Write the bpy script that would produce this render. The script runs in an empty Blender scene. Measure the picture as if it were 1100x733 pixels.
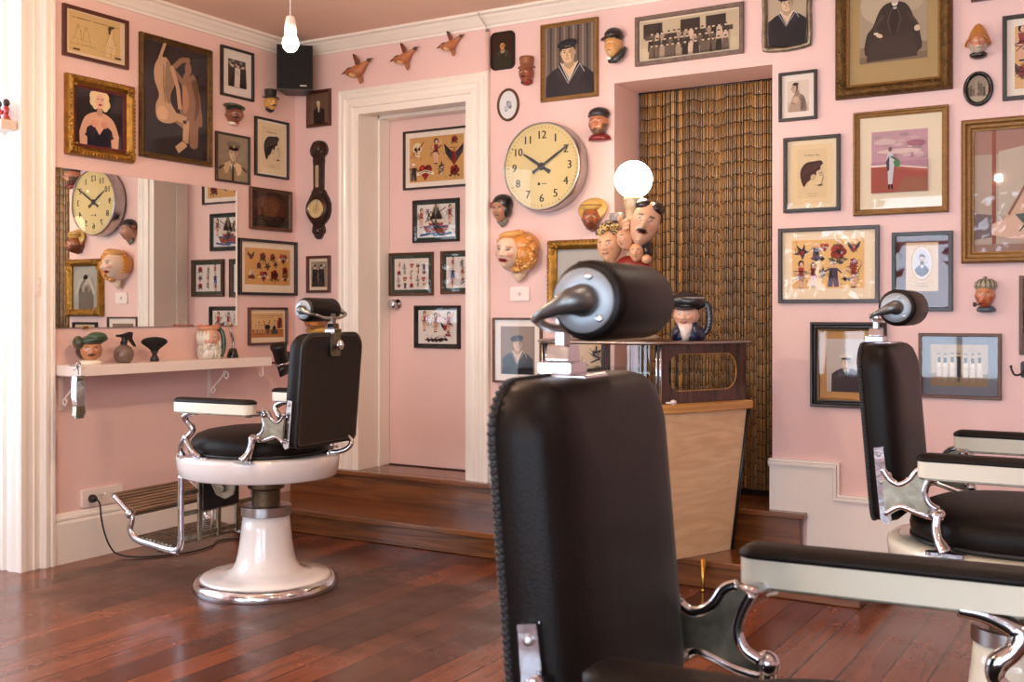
import bpy, bmesh, math, random
from math import sin, cos, pi, radians, sqrt, exp, atan2
from mathutils import Vector, Matrix
random.seed(7)
SC = bpy.context.scene
COL = SC.collection

# ------------------------------------------------------------------ colour / materials
def lin(c):
    c = c/255.0
    return c/12.92 if c <= 0.04045 else ((c+0.055)/1.055)**2.4
def rgb(r, g, b): return (lin(r), lin(g), lin(b), 1.0)
MATS = {}
def mat(name, col, rough=0.5, metal=0.0, coat=0.0, var=0.0, vscale=8.0, bump=0.0, bscale=40.0, spec=0.5, stretch=None, coatr=0.08):
    if name in MATS: return MATS[name]
    m = bpy.data.materials.new(name); m.use_nodes = True
    nt = m.node_tree; b = nt.nodes['Principled BSDF']
    c = rgb(*col) if len(col) == 3 else col
    b.inputs['Base Color'].default_value = c
    b.inputs['Roughness'].default_value = rough
    b.inputs['Metallic'].default_value = metal
    b.inputs['Specular IOR Level'].default_value = spec
    b.inputs['Coat Weight'].default_value = coat
    b.inputs['Coat Roughness'].default_value = coatr
    if var or bump:
        tc = nt.nodes.new('ShaderNodeTexCoord'); mp = nt.nodes.new('ShaderNodeMapping')
        nt.links.new(tc.outputs['Object'], mp.inputs['Vector'])
        if stretch: mp.inputs['Scale'].default_value = stretch
    if var:
        n = nt.nodes.new('ShaderNodeTexNoise'); n.inputs['Scale'].default_value = vscale; n.inputs['Detail'].default_value = 5
        nt.links.new(mp.outputs[0], n.inputs['Vector'])
        r = nt.nodes.new('ShaderNodeValToRGB')
        r.color_ramp.elements[0].position = 0.3; r.color_ramp.elements[1].position = 0.7
        r.color_ramp.elements[0].color = tuple(x*(1-var) for x in c[:3])+(1,)
        r.color_ramp.elements[1].color = tuple(min(1, x*(1+var)) for x in c[:3])+(1,)
        nt.links.new(n.outputs['Fac'], r.inputs[0]); nt.links.new(r.outputs[0], b.inputs['Base Color'])
    if bump:
        n2 = nt.nodes.new('ShaderNodeTexNoise'); n2.inputs['Scale'].default_value = bscale; n2.inputs['Detail'].default_value = 3
        nt.links.new(mp.outputs[0], n2.inputs['Vector'])
        bp = nt.nodes.new('ShaderNodeBump'); bp.inputs['Strength'].default_value = bump; bp.inputs['Distance'].default_value = 0.01
        nt.links.new(n2.outputs['Fac'], bp.inputs['Height']); nt.links.new(bp.outputs[0], b.inputs['Normal'])
    MATS[name] = m
    return m
def colmat(name, rough, coat=0.0, spec=0.5, metal=0.0):
    m = bpy.data.materials.new(name); m.use_nodes = True
    nt = m.node_tree; b = nt.nodes['Principled BSDF']
    a = nt.nodes.new('ShaderNodeAttribute'); a.attribute_name = 'Col'
    nt.links.new(a.outputs['Color'], b.inputs['Base Color'])
    b.inputs['Roughness'].default_value = rough; b.inputs['Coat Weight'].default_value = coat
    b.inputs['Specular IOR Level'].default_value = spec; b.inputs['Metallic'].default_value = metal
    MATS[name] = m; return m
PRINT = colmat('printed_paper', 0.7, 0, 0.2)
GLAZE = colmat('glazed_ceramic', 0.32, 0.5)
M_WALL = mat('pink_paint', (232, 199, 193), 0.55, var=0.025, vscale=2.5, bump=0.06, bscale=180)
M_CEIL = mat('ceiling_paint', (240, 208, 190), 0.7, var=0.03, vscale=1.5)
M_WHITE = mat('white_gloss_paint', (242, 236, 226), 0.22, var=0.015, vscale=4, bump=0.10, bscale=30)
M_SHELF = mat('shelf_white_paint', (238, 226, 218), 0.3)
M_CHROME = mat('chrome', (205, 205, 210), 0.13, 1.0, var=0.12, vscale=14, bump=0.12, bscale=22)
M_NICKEL = mat('worn_nickel', (150, 142, 124), 0.36, 0.95, var=0.35, vscale=30, bump=0.06, bscale=60)
M_STEEL = mat('brushed_steel', (178, 174, 172), 0.3, 1.0, var=0.08, vscale=30)
M_CAP = mat('satin_aluminium', (160, 168, 174), 0.5, 0.6, var=0.1, vscale=30)
M_RUST = mat('greasy_iron', (96, 76, 52), 0.45, 0.5, var=0.4, vscale=25)
M_IRON = mat('dark_cast_iron', (58, 56, 60), 0.4, 0.7, var=0.2, vscale=20)
M_LEATHER = mat('black_brown_leather', (21, 14, 11), 0.44, spec=0.18, var=0.2, vscale=6, bump=0.10, bscale=260, coatr=0.25)
M_LEATHERB = mat('black_leather_back', (21, 14, 12), 0.5, bump=0.12, bscale=200)
M_STUD = mat('leather_piping', (30, 26, 26), 0.5)
M_STITCH = mat('tan_stitching', (120, 96, 78), 0.7)
M_ENAMEL = mat('cream_enamel', (232, 228, 208), 0.14, coat=0.5, var=0.02, vscale=8)
M_ENAMELW = mat('white_porcelain_enamel', (240, 234, 228), 0.12, coat=0.6)
M_BLACK = mat('black_plastic', (16, 15, 16), 0.4)
M_BLACKG = mat('gloss_black', (12, 11, 12), 0.15, coat=0.4)
M_GOLD = mat('aged_gilt', (158, 116, 48), 0.36, 0.75, var=0.35, vscale=30, bump=0.5, bscale=90)
M_GOLDB = mat('bronze_gilt', (104, 76, 36), 0.42, 0.55, var=0.4, vscale=40, bump=0.7, bscale=110)
M_BRASS = mat('brass', (184, 140, 66), 0.25, 1.0, var=0.1, vscale=12)
M_OAKF = mat('oak_frame', (142, 104, 52), 0.4, 0.2, var=0.25, vscale=30, stretch=(1, 1, 5), bump=0.3, bscale=60)
M_DKWOOD = mat('dark_stained_wood', (48, 28, 20), 0.35, coat=0.2, var=0.3, vscale=18, stretch=(1, 1, 6))
M_BLKF = mat('black_frame', (26, 20, 18), 0.38, coat=0.1)
M_MAHOG = mat('mahogany_frame', (78, 34, 22), 0.3, coat=0.4, var=0.25, vscale=20)
M_GREYWD = mat('weathered_frame', (110, 90, 78), 0.5, var=0.3, vscale=40)
M_BROWNF = mat('brown_frame', (92, 60, 36), 0.4, var=0.25, vscale=30, bump=0.2)
M_GREENF = mat('green_frame_lining', (46, 56, 40), 0.5)
def glassmat(name='picture_glass', tint=(1, 1, 1, 1), ior=1.5, boost=0.0):
    m = bpy.data.materials.new(name); m.use_nodes = True; nt = m.node_tree
    nt.nodes.remove(nt.nodes['Principled BSDF'])
    out = nt.nodes['Material Output']; mx = nt.nodes.new('ShaderNodeMixShader')
    fr = nt.nodes.new('ShaderNodeFresnel'); ge = nt.nodes.new('ShaderNodeNewGeometry'); mr = nt.nodes.new('ShaderNodeMapRange')
    mr.inputs[3].default_value = ior; mr.inputs[4].default_value = 1/ior   # a thin pane reflects the same from both sides
    nt.links.new(ge.outputs['Backfacing'], mr.inputs[0]); nt.links.new(mr.outputs[0], fr.inputs['IOR'])
    tr = nt.nodes.new('ShaderNodeBsdfTransparent'); tr.inputs['Color'].default_value = tint
    gl = nt.nodes.new('ShaderNodeBsdfGlossy'); gl.inputs['Roughness'].default_value = 0.02
    nt.links.new(fr.outputs[0], mx.inputs[0])
    nt.links.new(tr.outputs[0], mx.inputs[1]); nt.links.new(gl.outputs[0], mx.inputs[2])
    nt.links.new(mx.outputs[0], out.inputs['Surface'])
    MATS[name] = m; return m
M_GLASS = glassmat()
M_SHOW = glassmat('showcase_glass', (0.93, 0.97, 0.96, 1), 1.5)
def emis(name, col, st):
    m = bpy.data.materials.new(name); m.use_nodes = True; b = m.node_tree.nodes['Principled BSDF']
    b.inputs['Base Color'].default_value = (1, 1, 1, 1)
    b.inputs['Emission Color'].default_value = col; b.inputs['Emission Strength'].default_value = st
    return m
def m_mirror():
    m = bpy.data.materials.new('mirror_silvering'); m.use_nodes = True; nt = m.node_tree
    nt.nodes.remove(nt.nodes['Principled BSDF'])
    g = nt.nodes.new('ShaderNodeBsdfGlossy'); g.inputs['Roughness'].default_value = 0.0
    g.inputs['Color'].default_value = (0.86, 0.87, 0.84, 1)
    nt.links.new(g.outputs[0], nt.nodes['Material Output'].inputs['Surface']); return m
M_MIRROR = m_mirror()
def m_floor():
    m = bpy.data.materials.new('polished_hardwood_boards'); m.use_nodes = True; nt = m.node_tree
    N = nt.nodes.new; L = nt.links.new; b = nt.nodes['Principled BSDF']
    tc = N('ShaderNodeTexCoord'); sp = N('ShaderNodeSeparateXYZ'); L(tc.outputs['Object'], sp.inputs[0])
    def math_(op, a, bb=None, **k):
        n = N('ShaderNodeMath'); n.operation = op
        for i, v in enumerate((a, bb)):
            if v is None: continue
            if isinstance(v, (int, float)): n.inputs[i].default_value = v
            else: L(v, n.inputs[i])
        return n.outputs[0]
    W = 0.132
    xs = math_('DIVIDE', sp.outputs[0], W); ix = math_('FLOOR', xs); fx = math_('FRACT', xs)
    wn = N('ShaderNodeTexWhiteNoise'); wn.noise_dimensions = '1D'; L(ix, wn.inputs['W'])
    yo = math_('MULTIPLY', wn.outputs['Value'], 9.0)
    ys = math_('DIVIDE', math_('ADD', sp.outputs[1], yo), 2.3); iy = math_('FLOOR', ys); fy = math_('FRACT', ys)
    cid = N('ShaderNodeCombineXYZ'); L(ix, cid.inputs[0]); L(iy, cid.inputs[1])
    w2 = N('ShaderNodeTexWhiteNoise'); w2.noise_dimensions = '3D'; L(cid.outputs[0], w2.inputs['Vector'])
    r = N('ShaderNodeValToRGB'); e = r.color_ramp.elements
    e[0].position = 0; e[0].color = rgb(74, 38, 24); e[1].position = 1; e[1].color = rgb(130, 70, 42)
    x = e.new(0.35); x.color = rgb(110, 58, 36); x = e.new(0.7); x.color = rgb(122, 66, 40)
    L(w2.outputs['Value'], r.inputs[0])
    mp = N('ShaderNodeMapping'); mp.inputs['Scale'].default_value = (28, 1.6, 1); L(tc.outputs['Object'], mp.inputs['Vector'])
    ad = N('ShaderNodeVectorMath'); ad.operation = 'ADD'; L(mp.outputs[0], ad.inputs[0])
    sc = N('ShaderNodeVectorMath'); sc.operation = 'SCALE'; L(w2.outputs['Color'], sc.inputs[0]); sc.inputs['Scale'].default_value = 30; L(sc.outputs[0], ad.inputs[1])
    gn = N('ShaderNodeTexNoise'); gn.inputs['Scale'].default_value = 1.0; gn.inputs['Detail'].default_value = 6; L(ad.outputs[0], gn.inputs['Vector'])
    gr = N('ShaderNodeMapRange'); gr.inputs[1].default_value = 0.3; gr.inputs[2].default_value = 0.7; gr.inputs[3].default_value = 0.72; gr.inputs[4].default_value = 1.18; L(gn.outputs['Fac'], gr.inputs[0])
    m1 = N('ShaderNodeMix'); m1.data_type = 'RGBA'; m1.blend_type = 'MULTIPLY'; m1.inputs['Factor'].default_value = 1
    L(r.outputs[0], m1.inputs['A']); L(gr.outputs[0], m1.inputs['B'])
    # worn dark patch around the far chair, where feet have rubbed the varnish off
    def worn(cx, cy, rx, ry, amt):
        dx = math_('DIVIDE', math_('SUBTRACT', sp.outputs[0], cx), rx); dy = math_('DIVIDE', math_('SUBTRACT', sp.outputs[1], cy), ry)
        d = math_('SQRT', math_('ADD', math_('MULTIPLY', dx, dx), math_('MULTIPLY', dy, dy)))
        wnz = N('ShaderNodeTexNoise'); wnz.inputs['Scale'].default_value = 4.5; wnz.inputs['Detail'].default_value = 8; wnz.inputs['Roughness'].default_value = 0.65; L(tc.outputs['Object'], wnz.inputs['Vector'])
        d2 = math_('ADD', d, math_('MULTIPLY', math_('SUBTRACT', wnz.outputs['Fac'], 0.5), 1.5))
        q = N('ShaderNodeMapRange'); q.inputs[1].default_value = 0.62; q.inputs[2].default_value = 1.05; q.inputs[3].default_value = amt; q.inputs[4].default_value = 0; L(d2, q.inputs[0])
        return q.outputs[0]
    wa = math_('MAXIMUM', worn(-2.85, 3.45, 0.75, 0.62, 0.75), worn(-3.9, 3.3, 0.5, 0.5, 0.55))
    m2 = N('ShaderNodeMix'); m2.data_type = 'RGBA'; L(wa, m2.inputs['Factor']); L(m1.outputs['Result'], m2.inputs['A']); m2.inputs['B'].default_value = rgb(66, 48, 38)
    gx = math_('LESS_THAN', math_('MINIMUM', fx, math_('SUBTRACT', 1.0, fx)), 0.024)
    gy = math_('LESS_THAN', fy, 0.0016)
    gap = math_('MAXIMUM', gx, gy)
    m3 = N('ShaderNodeMix'); m3.data_type = 'RGBA'; L(math_('MULTIPLY', gap, 0.92), m3.inputs['Factor']); L(m2.outputs['Result'], m3.inputs['A']); m3.inputs['B'].default_value = rgb(24, 10, 8)
    L(m3.outputs['Result'], b.inputs['Base Color'])
    rn = N('ShaderNodeTexNoise'); rn.inputs['Scale'].default_value = 5; rn.inputs['Detail'].default_value = 6; L(tc.outputs['Object'], rn.inputs['Vector'])
    rr = N('ShaderNodeMapRange'); rr.inputs[1].default_value = 0.3; rr.inputs[2].default_value = 0.7; rr.inputs[3].default_value = 0.16; rr.inputs[4].default_value = 0.3; L(rn.outputs['Fac'], rr.inputs[0])
    L(math_('ADD', rr.outputs[0], math_('MULTIPLY', wa, 0.25)), b.inputs['Roughness'])
    b.inputs['Specular IOR Level'].default_value = 0.42
    bp = N('ShaderNodeBump'); bp.inputs['Strength'].default_value = 0.35; bp.inputs['Distance'].default_value = 0.004
    L(math_('SUBTRACT', math_('MULTIPLY', gn.outputs['Fac'], 0.05), gap), bp.inputs['Height']); L(bp.outputs[0], b.inputs['Normal'])
    return m
M_FLOOR = m_floor()
def m_wood(name, c0, c1, scale=(1.2, 22, 22), rough=0.25, coat=0.3, dist=2.0):
    m = bpy.data.materials.new(name); m.use_nodes = True; nt = m.node_tree
    N = nt.nodes.new; L = nt.links.new; b = nt.nodes['Principled BSDF']
    tc = N('ShaderNodeTexCoord'); mp = N('ShaderNodeMapping'); mp.inputs['Scale'].default_value = scale; L(tc.outputs['Object'], mp.inputs['Vector'])
    n = N('ShaderNodeTexNoise'); n.inputs['Scale'].default_value = 1; n.inputs['Detail'].default_value = 7; n.inputs['Distortion'].default_value = dist; L(mp.outputs[0], n.inputs['Vector'])
    r = N('ShaderNodeValToRGB'); r.color_ramp.elements[0].position = .32; r.color_ramp.elements[1].position = .68
    r.color_ramp.elements[0].color = rgb(*c0); r.color_ramp.elements[1].color = rgb(*c1)
    L(n.outputs['Fac'], r.inputs[0]); L(r.outputs[0], b.inputs['Base Color'])
    b.inputs['Roughness'].default_value = rough; b.inputs['Coat Weight'].default_value = coat
    MATS[name] = m; return m
M_STEP = m_wood('varnished_step_wood', (82, 46, 24), (134, 82, 42), (1.5, 20, 26), 0.22, 0.3, 1.6)
M_BLOND = m_wood('blond_veneer', (216, 176, 130), (236, 204, 160), (2.0, 2.0, 15), 0.3, 0.2, 2.2)
M_BAND = m_wood('golden_edge_band', (186, 130, 64), (212, 160, 92), (3, 3, 40), 0.28, 0.3, 1)
M_WALNUT = m_wood('dark_walnut_veneer', (48, 26, 20), (84, 48, 36), (30, 30, 2.4), 0.25, 0.4, 1.5)
M_SLAT = m_wood('ribbed_tread_bronze', (88, 68, 52), (140, 112, 88), (30, 2, 30), 0.3, 0.2, 1)
# ------------------------------------------------------------------ mesh building helpers
class MB:
    def __init__(s): s.v = []; s.f = []; s.m = []; s.c = []; s.sm = []; s.M = Matrix.Identity(4)
    def at(s, loc=(0, 0, 0), rz=0, rx=0, ry=0, sc=1):
        s.M = Matrix.Translation(loc) @ Matrix.Rotation(rz, 4, 'Z') @ Matrix.Rotation(rx, 4, 'X') @ Matrix.Rotation(ry, 4, 'Y') @ Matrix.Scale(sc, 4); return s
    def add(s, vs, fs, mi=0, col=None, smooth=True):
        o = len(s.v)
        s.v += [tuple(s.M @ Vector(p)) for p in vs]
        for i, f in enumerate(fs):
            s.f.append([o+k for k in f]); s.m.append(mi); s.sm.append(smooth)
            s.c.append(col[i] if isinstance(col, list) else col)
        return s
    def box(s, x0, x1, y0, y1, z0, z1, mi=0, col=None):
        vs = [(x, y, z) for z in (z0, z1) for y in (y0, y1) for x in (x0, x1)]
        return s.add(vs, [(0, 2, 3, 1), (4, 5, 7, 6), (0, 1, 5, 4), (2, 6, 7, 3), (0, 4, 6, 2), (1, 3, 7, 5)], mi, col, False)
    def rings(s, rings, closed=True, cap0=True, cap1=True, mi=0, col=None, smooth=True):
        n = len(rings[0]); vs = [p for r in rings for p in r]; fs = []
        for i in range(len(rings)-1):
            for j in range(n if closed else n-1):
                k = (j+1) % n
                fs.append((i*n+j, i*n+k, (i+1)*n+k, (i+1)*n+j))
        if cap0: fs.append(tuple(reversed(range(n))))
        if cap1: fs.append(tuple((len(rings)-1)*n+j for j in range(n)))
        return s.add(vs, fs, mi, col, smooth)
    def lathe(s, prof, n=32, sx=1, sy=1, c=(0, 0), mi=0, col=None, cap=True):
        rs = [[(c[0]+r*sx*cos(2*pi*j/n), c[1]+r*sy*sin(2*pi*j/n), z) for j in range(n)] for r, z in prof]
        return s.rings(rs, True, cap, cap, mi, col)
    def tube(s, pts, r, n=10, mi=0, col=None, smooth=True, flat=1.0, up=None):
        P = [Vector(p) for p in pts]
        R = r if isinstance(r, (list, tuple)) else [r]*len(P)
        rings = []; prev = None
        for i, p in enumerate(P):
            t = (P[min(i+1, len(P)-1)]-P[max(i-1, 0)]).normalized()
            if prev is None:
                a = Vector(up) if up else (Vector((0, 0, 1)) if abs(t.z) < 0.9 else Vector((1, 0, 0)))
                u = (a - t*a.dot(t)).normalized()
            else: u = (prev - t*prev.dot(t)).normalized()
            prev = u; w = t.cross(u)
            rings.append([tuple(p + (u*cos(2*pi*j/n)*flat + w*sin(2*pi*j/n))*R[i]) for j in range(n)])
        return s.rings(rings, True, True, True, mi, col, smooth)
    def ell(s, c, r, n=16, m=10, mi=0, col=None, rot=None):
        vs = []; fs = []
        for i in range(m+1):
            a = -pi/2+pi*i/m
            for j in range(n):
                b = 2*pi*j/n; p = Vector((r[0]*cos(a)*cos(b), r[1]*cos(a)*sin(b), r[2]*sin(a)))
                if rot: p = rot @ p
                vs.append((c[0]+p.x, c[1]+p.y, c[2]+p.z))
        for i in range(m):
            for j in range(n):
                k = (j+1) % n; fs.append((i*n+j, i*n+k, (i+1)*n+k, (i+1)*n+j))
        return s.add(vs, fs, mi, col)
    def prism(s, pts, h0, h1, axis='y', mi=0, col=None, smooth=False):
        # outline pts in the plane across axis, extruded from h0 to h1
        def P(a, b, h): return {'y': (a, h, b), 'z': (a, b, h), 'x': (h, a, b)}[axis]
        n = len(pts); vs = [P(a, b, h0) for a, b in pts]+[P(a, b, h1) for a, b in pts]
        fs = [(i, (i+1) % n, n+(i+1) % n, n+i) for i in range(n)]
        s.add(vs, fs, mi, col, smooth)
        return s.add(vs, [tuple(reversed(range(n))), tuple(range(n, 2*n))], mi, col, False)
    def build(s, name, mats, parent=None, bevel=0, seg=2, autos=True, sub=0):
        me = bpy.data.meshes.new(name); me.from_pydata(s.v, [], s.f)
        for m in (mats if isinstance(mats, (list, tuple)) else [mats]): me.materials.append(m)
        me.polygons.foreach_set('material_index', s.m); me.polygons.foreach_set('use_smooth', s.sm)
        if any(c is not None for c in s.c):
            at = me.color_attributes.new('Col', 'FLOAT_COLOR', 'CORNER'); buf = []
            for p, c in zip(me.polygons, s.c):
                cc = c if c is not None else (0.5, 0.5, 0.5, 1)
                if isinstance(cc[0], (tuple, list)):
                    for q in cc: buf += list(q)
                else: buf += list(cc)*len(p.vertices)
            at.data.foreach_set('color', buf)
        bm = bmesh.new(); bm.from_mesh(me)
        if s.fixn: bmesh.ops.recalc_face_normals(bm, faces=bm.faces)
        bm.to_mesh(me); bm.free(); me.update()
        o = bpy.data.objects.new(name, me); COL.objects.link(o)
        if parent: o.parent = parent
        if bevel:
            b = o.modifiers.new('bevel', 'BEVEL'); b.width = bevel; b.segments = seg; b.limit_method = 'ANGLE'; b.angle_limit = radians(40); b.harden_normals = True
            me.polygons.foreach_set('use_smooth', [True]*len(me.polygons))
        if sub:
            b = o.modifiers.new('sub', 'SUBSURF'); b.levels = sub; b.render_levels = sub
        return o
    fixn = True
def edge_split(o, ang=35):
    m = o.modifiers.new('es', 'EDGE_SPLIT'); m.split_angle = radians(ang); return o
def catmull(pts, k=6):
    P = [Vector(p) for p in pts]; out = []
    for i in range(len(P)-1):
        p0 = P[max(i-1, 0)]; p1 = P[i]; p2 = P[i+1]; p3 = P[min(i+2, len(P)-1)]
        for j in range(k):
            t = j/k
            out.append(tuple(0.5*((2*p1)+(-p0+p2)*t+(2*p0-5*p1+4*p2-p3)*t*t+(-p0+3*p1-3*p2+p3)*t**3)))
    out.append(tuple(P[-1])); return out
def lerpl(R, n):
    out = []
    for i in range(n):
        t = i/(n-1)*(len(R)-1); a = int(min(t, len(R)-2)); out.append(R[a]+(R[a+1]-R[a])*(t-a))
    return out
def rrect(w, h, r, n=6, cx=0, cz=0):
    rs = r if isinstance(r, (list, tuple)) else [r]*4   # tr, tl, bl, br
    out = []
    for q, (sx, sz) in enumerate(((1, 1), (-1, 1), (-1, -1), (1, -1))):
        rr = rs[q]
        for i in range(n+1):
            a = pi/2*q+pi/2*i/n
            out.append((cx+sx*(w/2-rr)+rr*cos(a), cz+sz*(h/2-rr)+rr*sin(a)))
    return out
def tag(o, label, cat, group=None):
    o['label'] = label; o['category'] = cat
    if group: o['group'] = group
    return o
def empty(name, loc, rz=0, label=None, cat=None, group=None):
    o = bpy.data.objects.new(name, None); COL.objects.link(o); o.location = loc; o.rotation_euler = (0, 0, rz)
    o.empty_display_size = 0.05
    if label: tag(o, label, cat, group)
    return o
def struct(o): o['kind'] = 'structure'; return o
# ------------------------------------------------------------------ surveying helpers: where a line of sight of the photo meets a wall of the room
CA, SA, F, H0, EYE = 0.8575, 0.5144, 1167.0, 337.0, 1.2
def onB(px, py, Y=4.985):
    u = px-550; s = Y/(SA*u+1000.7); return ((CA*u-600.3)*s, EYE-(py-H0)*s)
def onL(px, py, X=-4.525):
    u = px-550; s = X/(CA*u-600.3); return ((SA*u+1000.7)*s, EYE-(py-H0)*s)
# ------------------------------------------------------------------ 2D artwork laid down as thin coloured paper shapes
_tc = {}
def textgeo(t):
    if t not in _tc:
        cu = bpy.data.curves.new('t', 'FONT'); cu.body = t; cu.resolution_u = 2; cu.size = 1; cu.align_x = 'CENTER'
        o = bpy.data.objects.new('t', cu); COL.objects.link(o); bpy.context.view_layer.update()
        me = bpy.data.meshes.new_from_object(o.evaluated_get(bpy.context.evaluated_depsgraph_get()))
        vs = [(v.co.x, v.co.y) for v in me.vertices]; fs = [tuple(p.vertices) for p in me.polygons]
        bpy.data.objects.remove(o); bpy.data.meshes.remove(me); bpy.data.curves.remove(cu)
        _tc[t] = (vs, fs)
    return _tc[t]
class Cv:
    km = 0; room = .0125; clip = True
    def __init__(s, w, h, y=-0.006):
        s.w, s.h, s.y = w, h, y; s.vs = []; s.fs = []; s.cs = []; s.k = 0; s.T = [(-w/2, -h/2, w, h)]
    def push(s, x, y, sx, sy=None):
        # sub canvas: origin at (x,y) of the current one, scale in metres when sy is None
        o = s.T[-1]
        if sy is None: s.T.append((o[0]+x*o[2], o[1]+y*o[3], sx, sx))
        else: s.T.append((o[0]+x*o[2], o[1]+y*o[3], sx*o[2], sy*o[3]))
        return s
    def pop(s): s.T.pop(); return s
    def poly(s, pts, col, layer=None, raw=False):
        o = s.T[-1]; n = len(s.vs); s.k += 1 if layer is None else 0
        y = s.k; s.km = max(s.km, y)
        for a, b in pts: s.vs.append((o[0]+a*o[2], y, o[1]+b*o[3]))
        s.fs.append(tuple(range(n, n+len(pts)))); s.cs.append(rgb(*col)); return s
    def sp(s, pts, col, k=4):
        n = len(pts); out = []
        for i in range(n):
            p0, p1, p2, p3 = (Vector(pts[(i+j) % n]) for j in (-1, 0, 1, 2))
            for j in range(k):
                t = j/k; q = 0.5*((2*p1)+(-p0+p2)*t+(2*p0-5*p1+4*p2-p3)*t*t+(-p0+3*p1-3*p2+p3)*t**3); out.append((q.x, q.y))
        return s.poly(out, col)
    def rect(s, x0, y0, x1, y1, col): return s.poly([(x0, y0), (x1, y0), (x1, y1), (x0, y1)], col)
    def ell(s, cx, cy, rx, ry, col, rot=0, n=18, a0=0, a1=360):
        P = []
        full = (a1-a0) >= 360
        for i in range(n if full else n+1):
            a = radians(a0+(a1-a0)*i/n); x, y = rx*cos(a), ry*sin(a)
            P.append((cx+x*cos(rot)-y*sin(rot), cy+x*sin(rot)+y*cos(rot)))
        return s.poly(P, col)
    def line(s, pts, w, col):
        s.k += 1
        for (a, b), (c, d) in zip(pts[:-1], pts[1:]):
            L = sqrt((c-a)**2+(d-b)**2) or 1; nx, ny = -(d-b)/L*w/2, (c-a)/L*w/2
            s.poly([(a+nx, b+ny), (a-nx, b-ny), (c-nx, d-ny), (c+nx, d+ny)], col, layer=1)
        return s
    def text(s, t, cx, cy, size, col):
        vs, fs = textgeo(t); s.k += 1; n = len(s.vs); o = s.T[-1]; y = s.k; s.km = max(s.km, y)
        for a, b in vs: s.vs.append((o[0]+(cx+a*size)*o[2], y, o[1]+(cy+b*size)*o[3]))
        for f in fs: s.fs.append(tuple(n+i for i in f)); s.cs.append(rgb(*col))
        return s
    def cut(s):
        x0, z0, w, h = s.T[0]; lim = ((0, x0, 1), (0, x0+w, -1), (2, z0, 1), (2, z0+h, -1)); vs, fs, cs = [], [], []
        for f, c in zip(s.fs, s.cs):
            P = [s.vs[i] for i in f]
            for ax, L, sg in lim:
                if all((p[ax]-L)*sg >= -1e-9 for p in P): continue
                src = P; P = []
                for j in range(len(src)):
                    p, q = src[j], src[(j+1) % len(src)]; dp, dq = (p[ax]-L)*sg, (q[ax]-L)*sg
                    if dp >= 0: P.append(p)
                    if (dp >= 0) != (dq >= 0): t = dp/(dp-dq); P.append(tuple(p[k]+(q[k]-p[k])*t for k in range(3)))
                if not P: break
            if len(P) >= 3: n = len(vs); vs += P; fs.append(tuple(range(n, n+len(P)))); cs.append(c)
        s.vs, s.fs, s.cs = vs, fs, cs
    def build(s, name, parent, m=None):
        b = MB(); b.fixn = False
        eps = min(.0004, s.room/max(1, s.km)); fs = []
        if s.clip and s.w != 2 and s.w != 1: s.cut()
        s.vs = [(v[0], s.y-v[1]*eps, v[2]) for v in s.vs]
        for f in s.fs:   # make every face look towards the room (-y)
            A = 0
            for i in range(len(f)):
                p, q = s.vs[f[i]], s.vs[f[(i+1) % len(f)]]; A += p[0]*q[2]-q[0]*p[2]
            fs.append(f if A > 0 else tuple(reversed(f)))
        b.add(s.vs, fs, 0, list(s.cs), False)
        return b.build(name, m or PRINT, parent)
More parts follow.
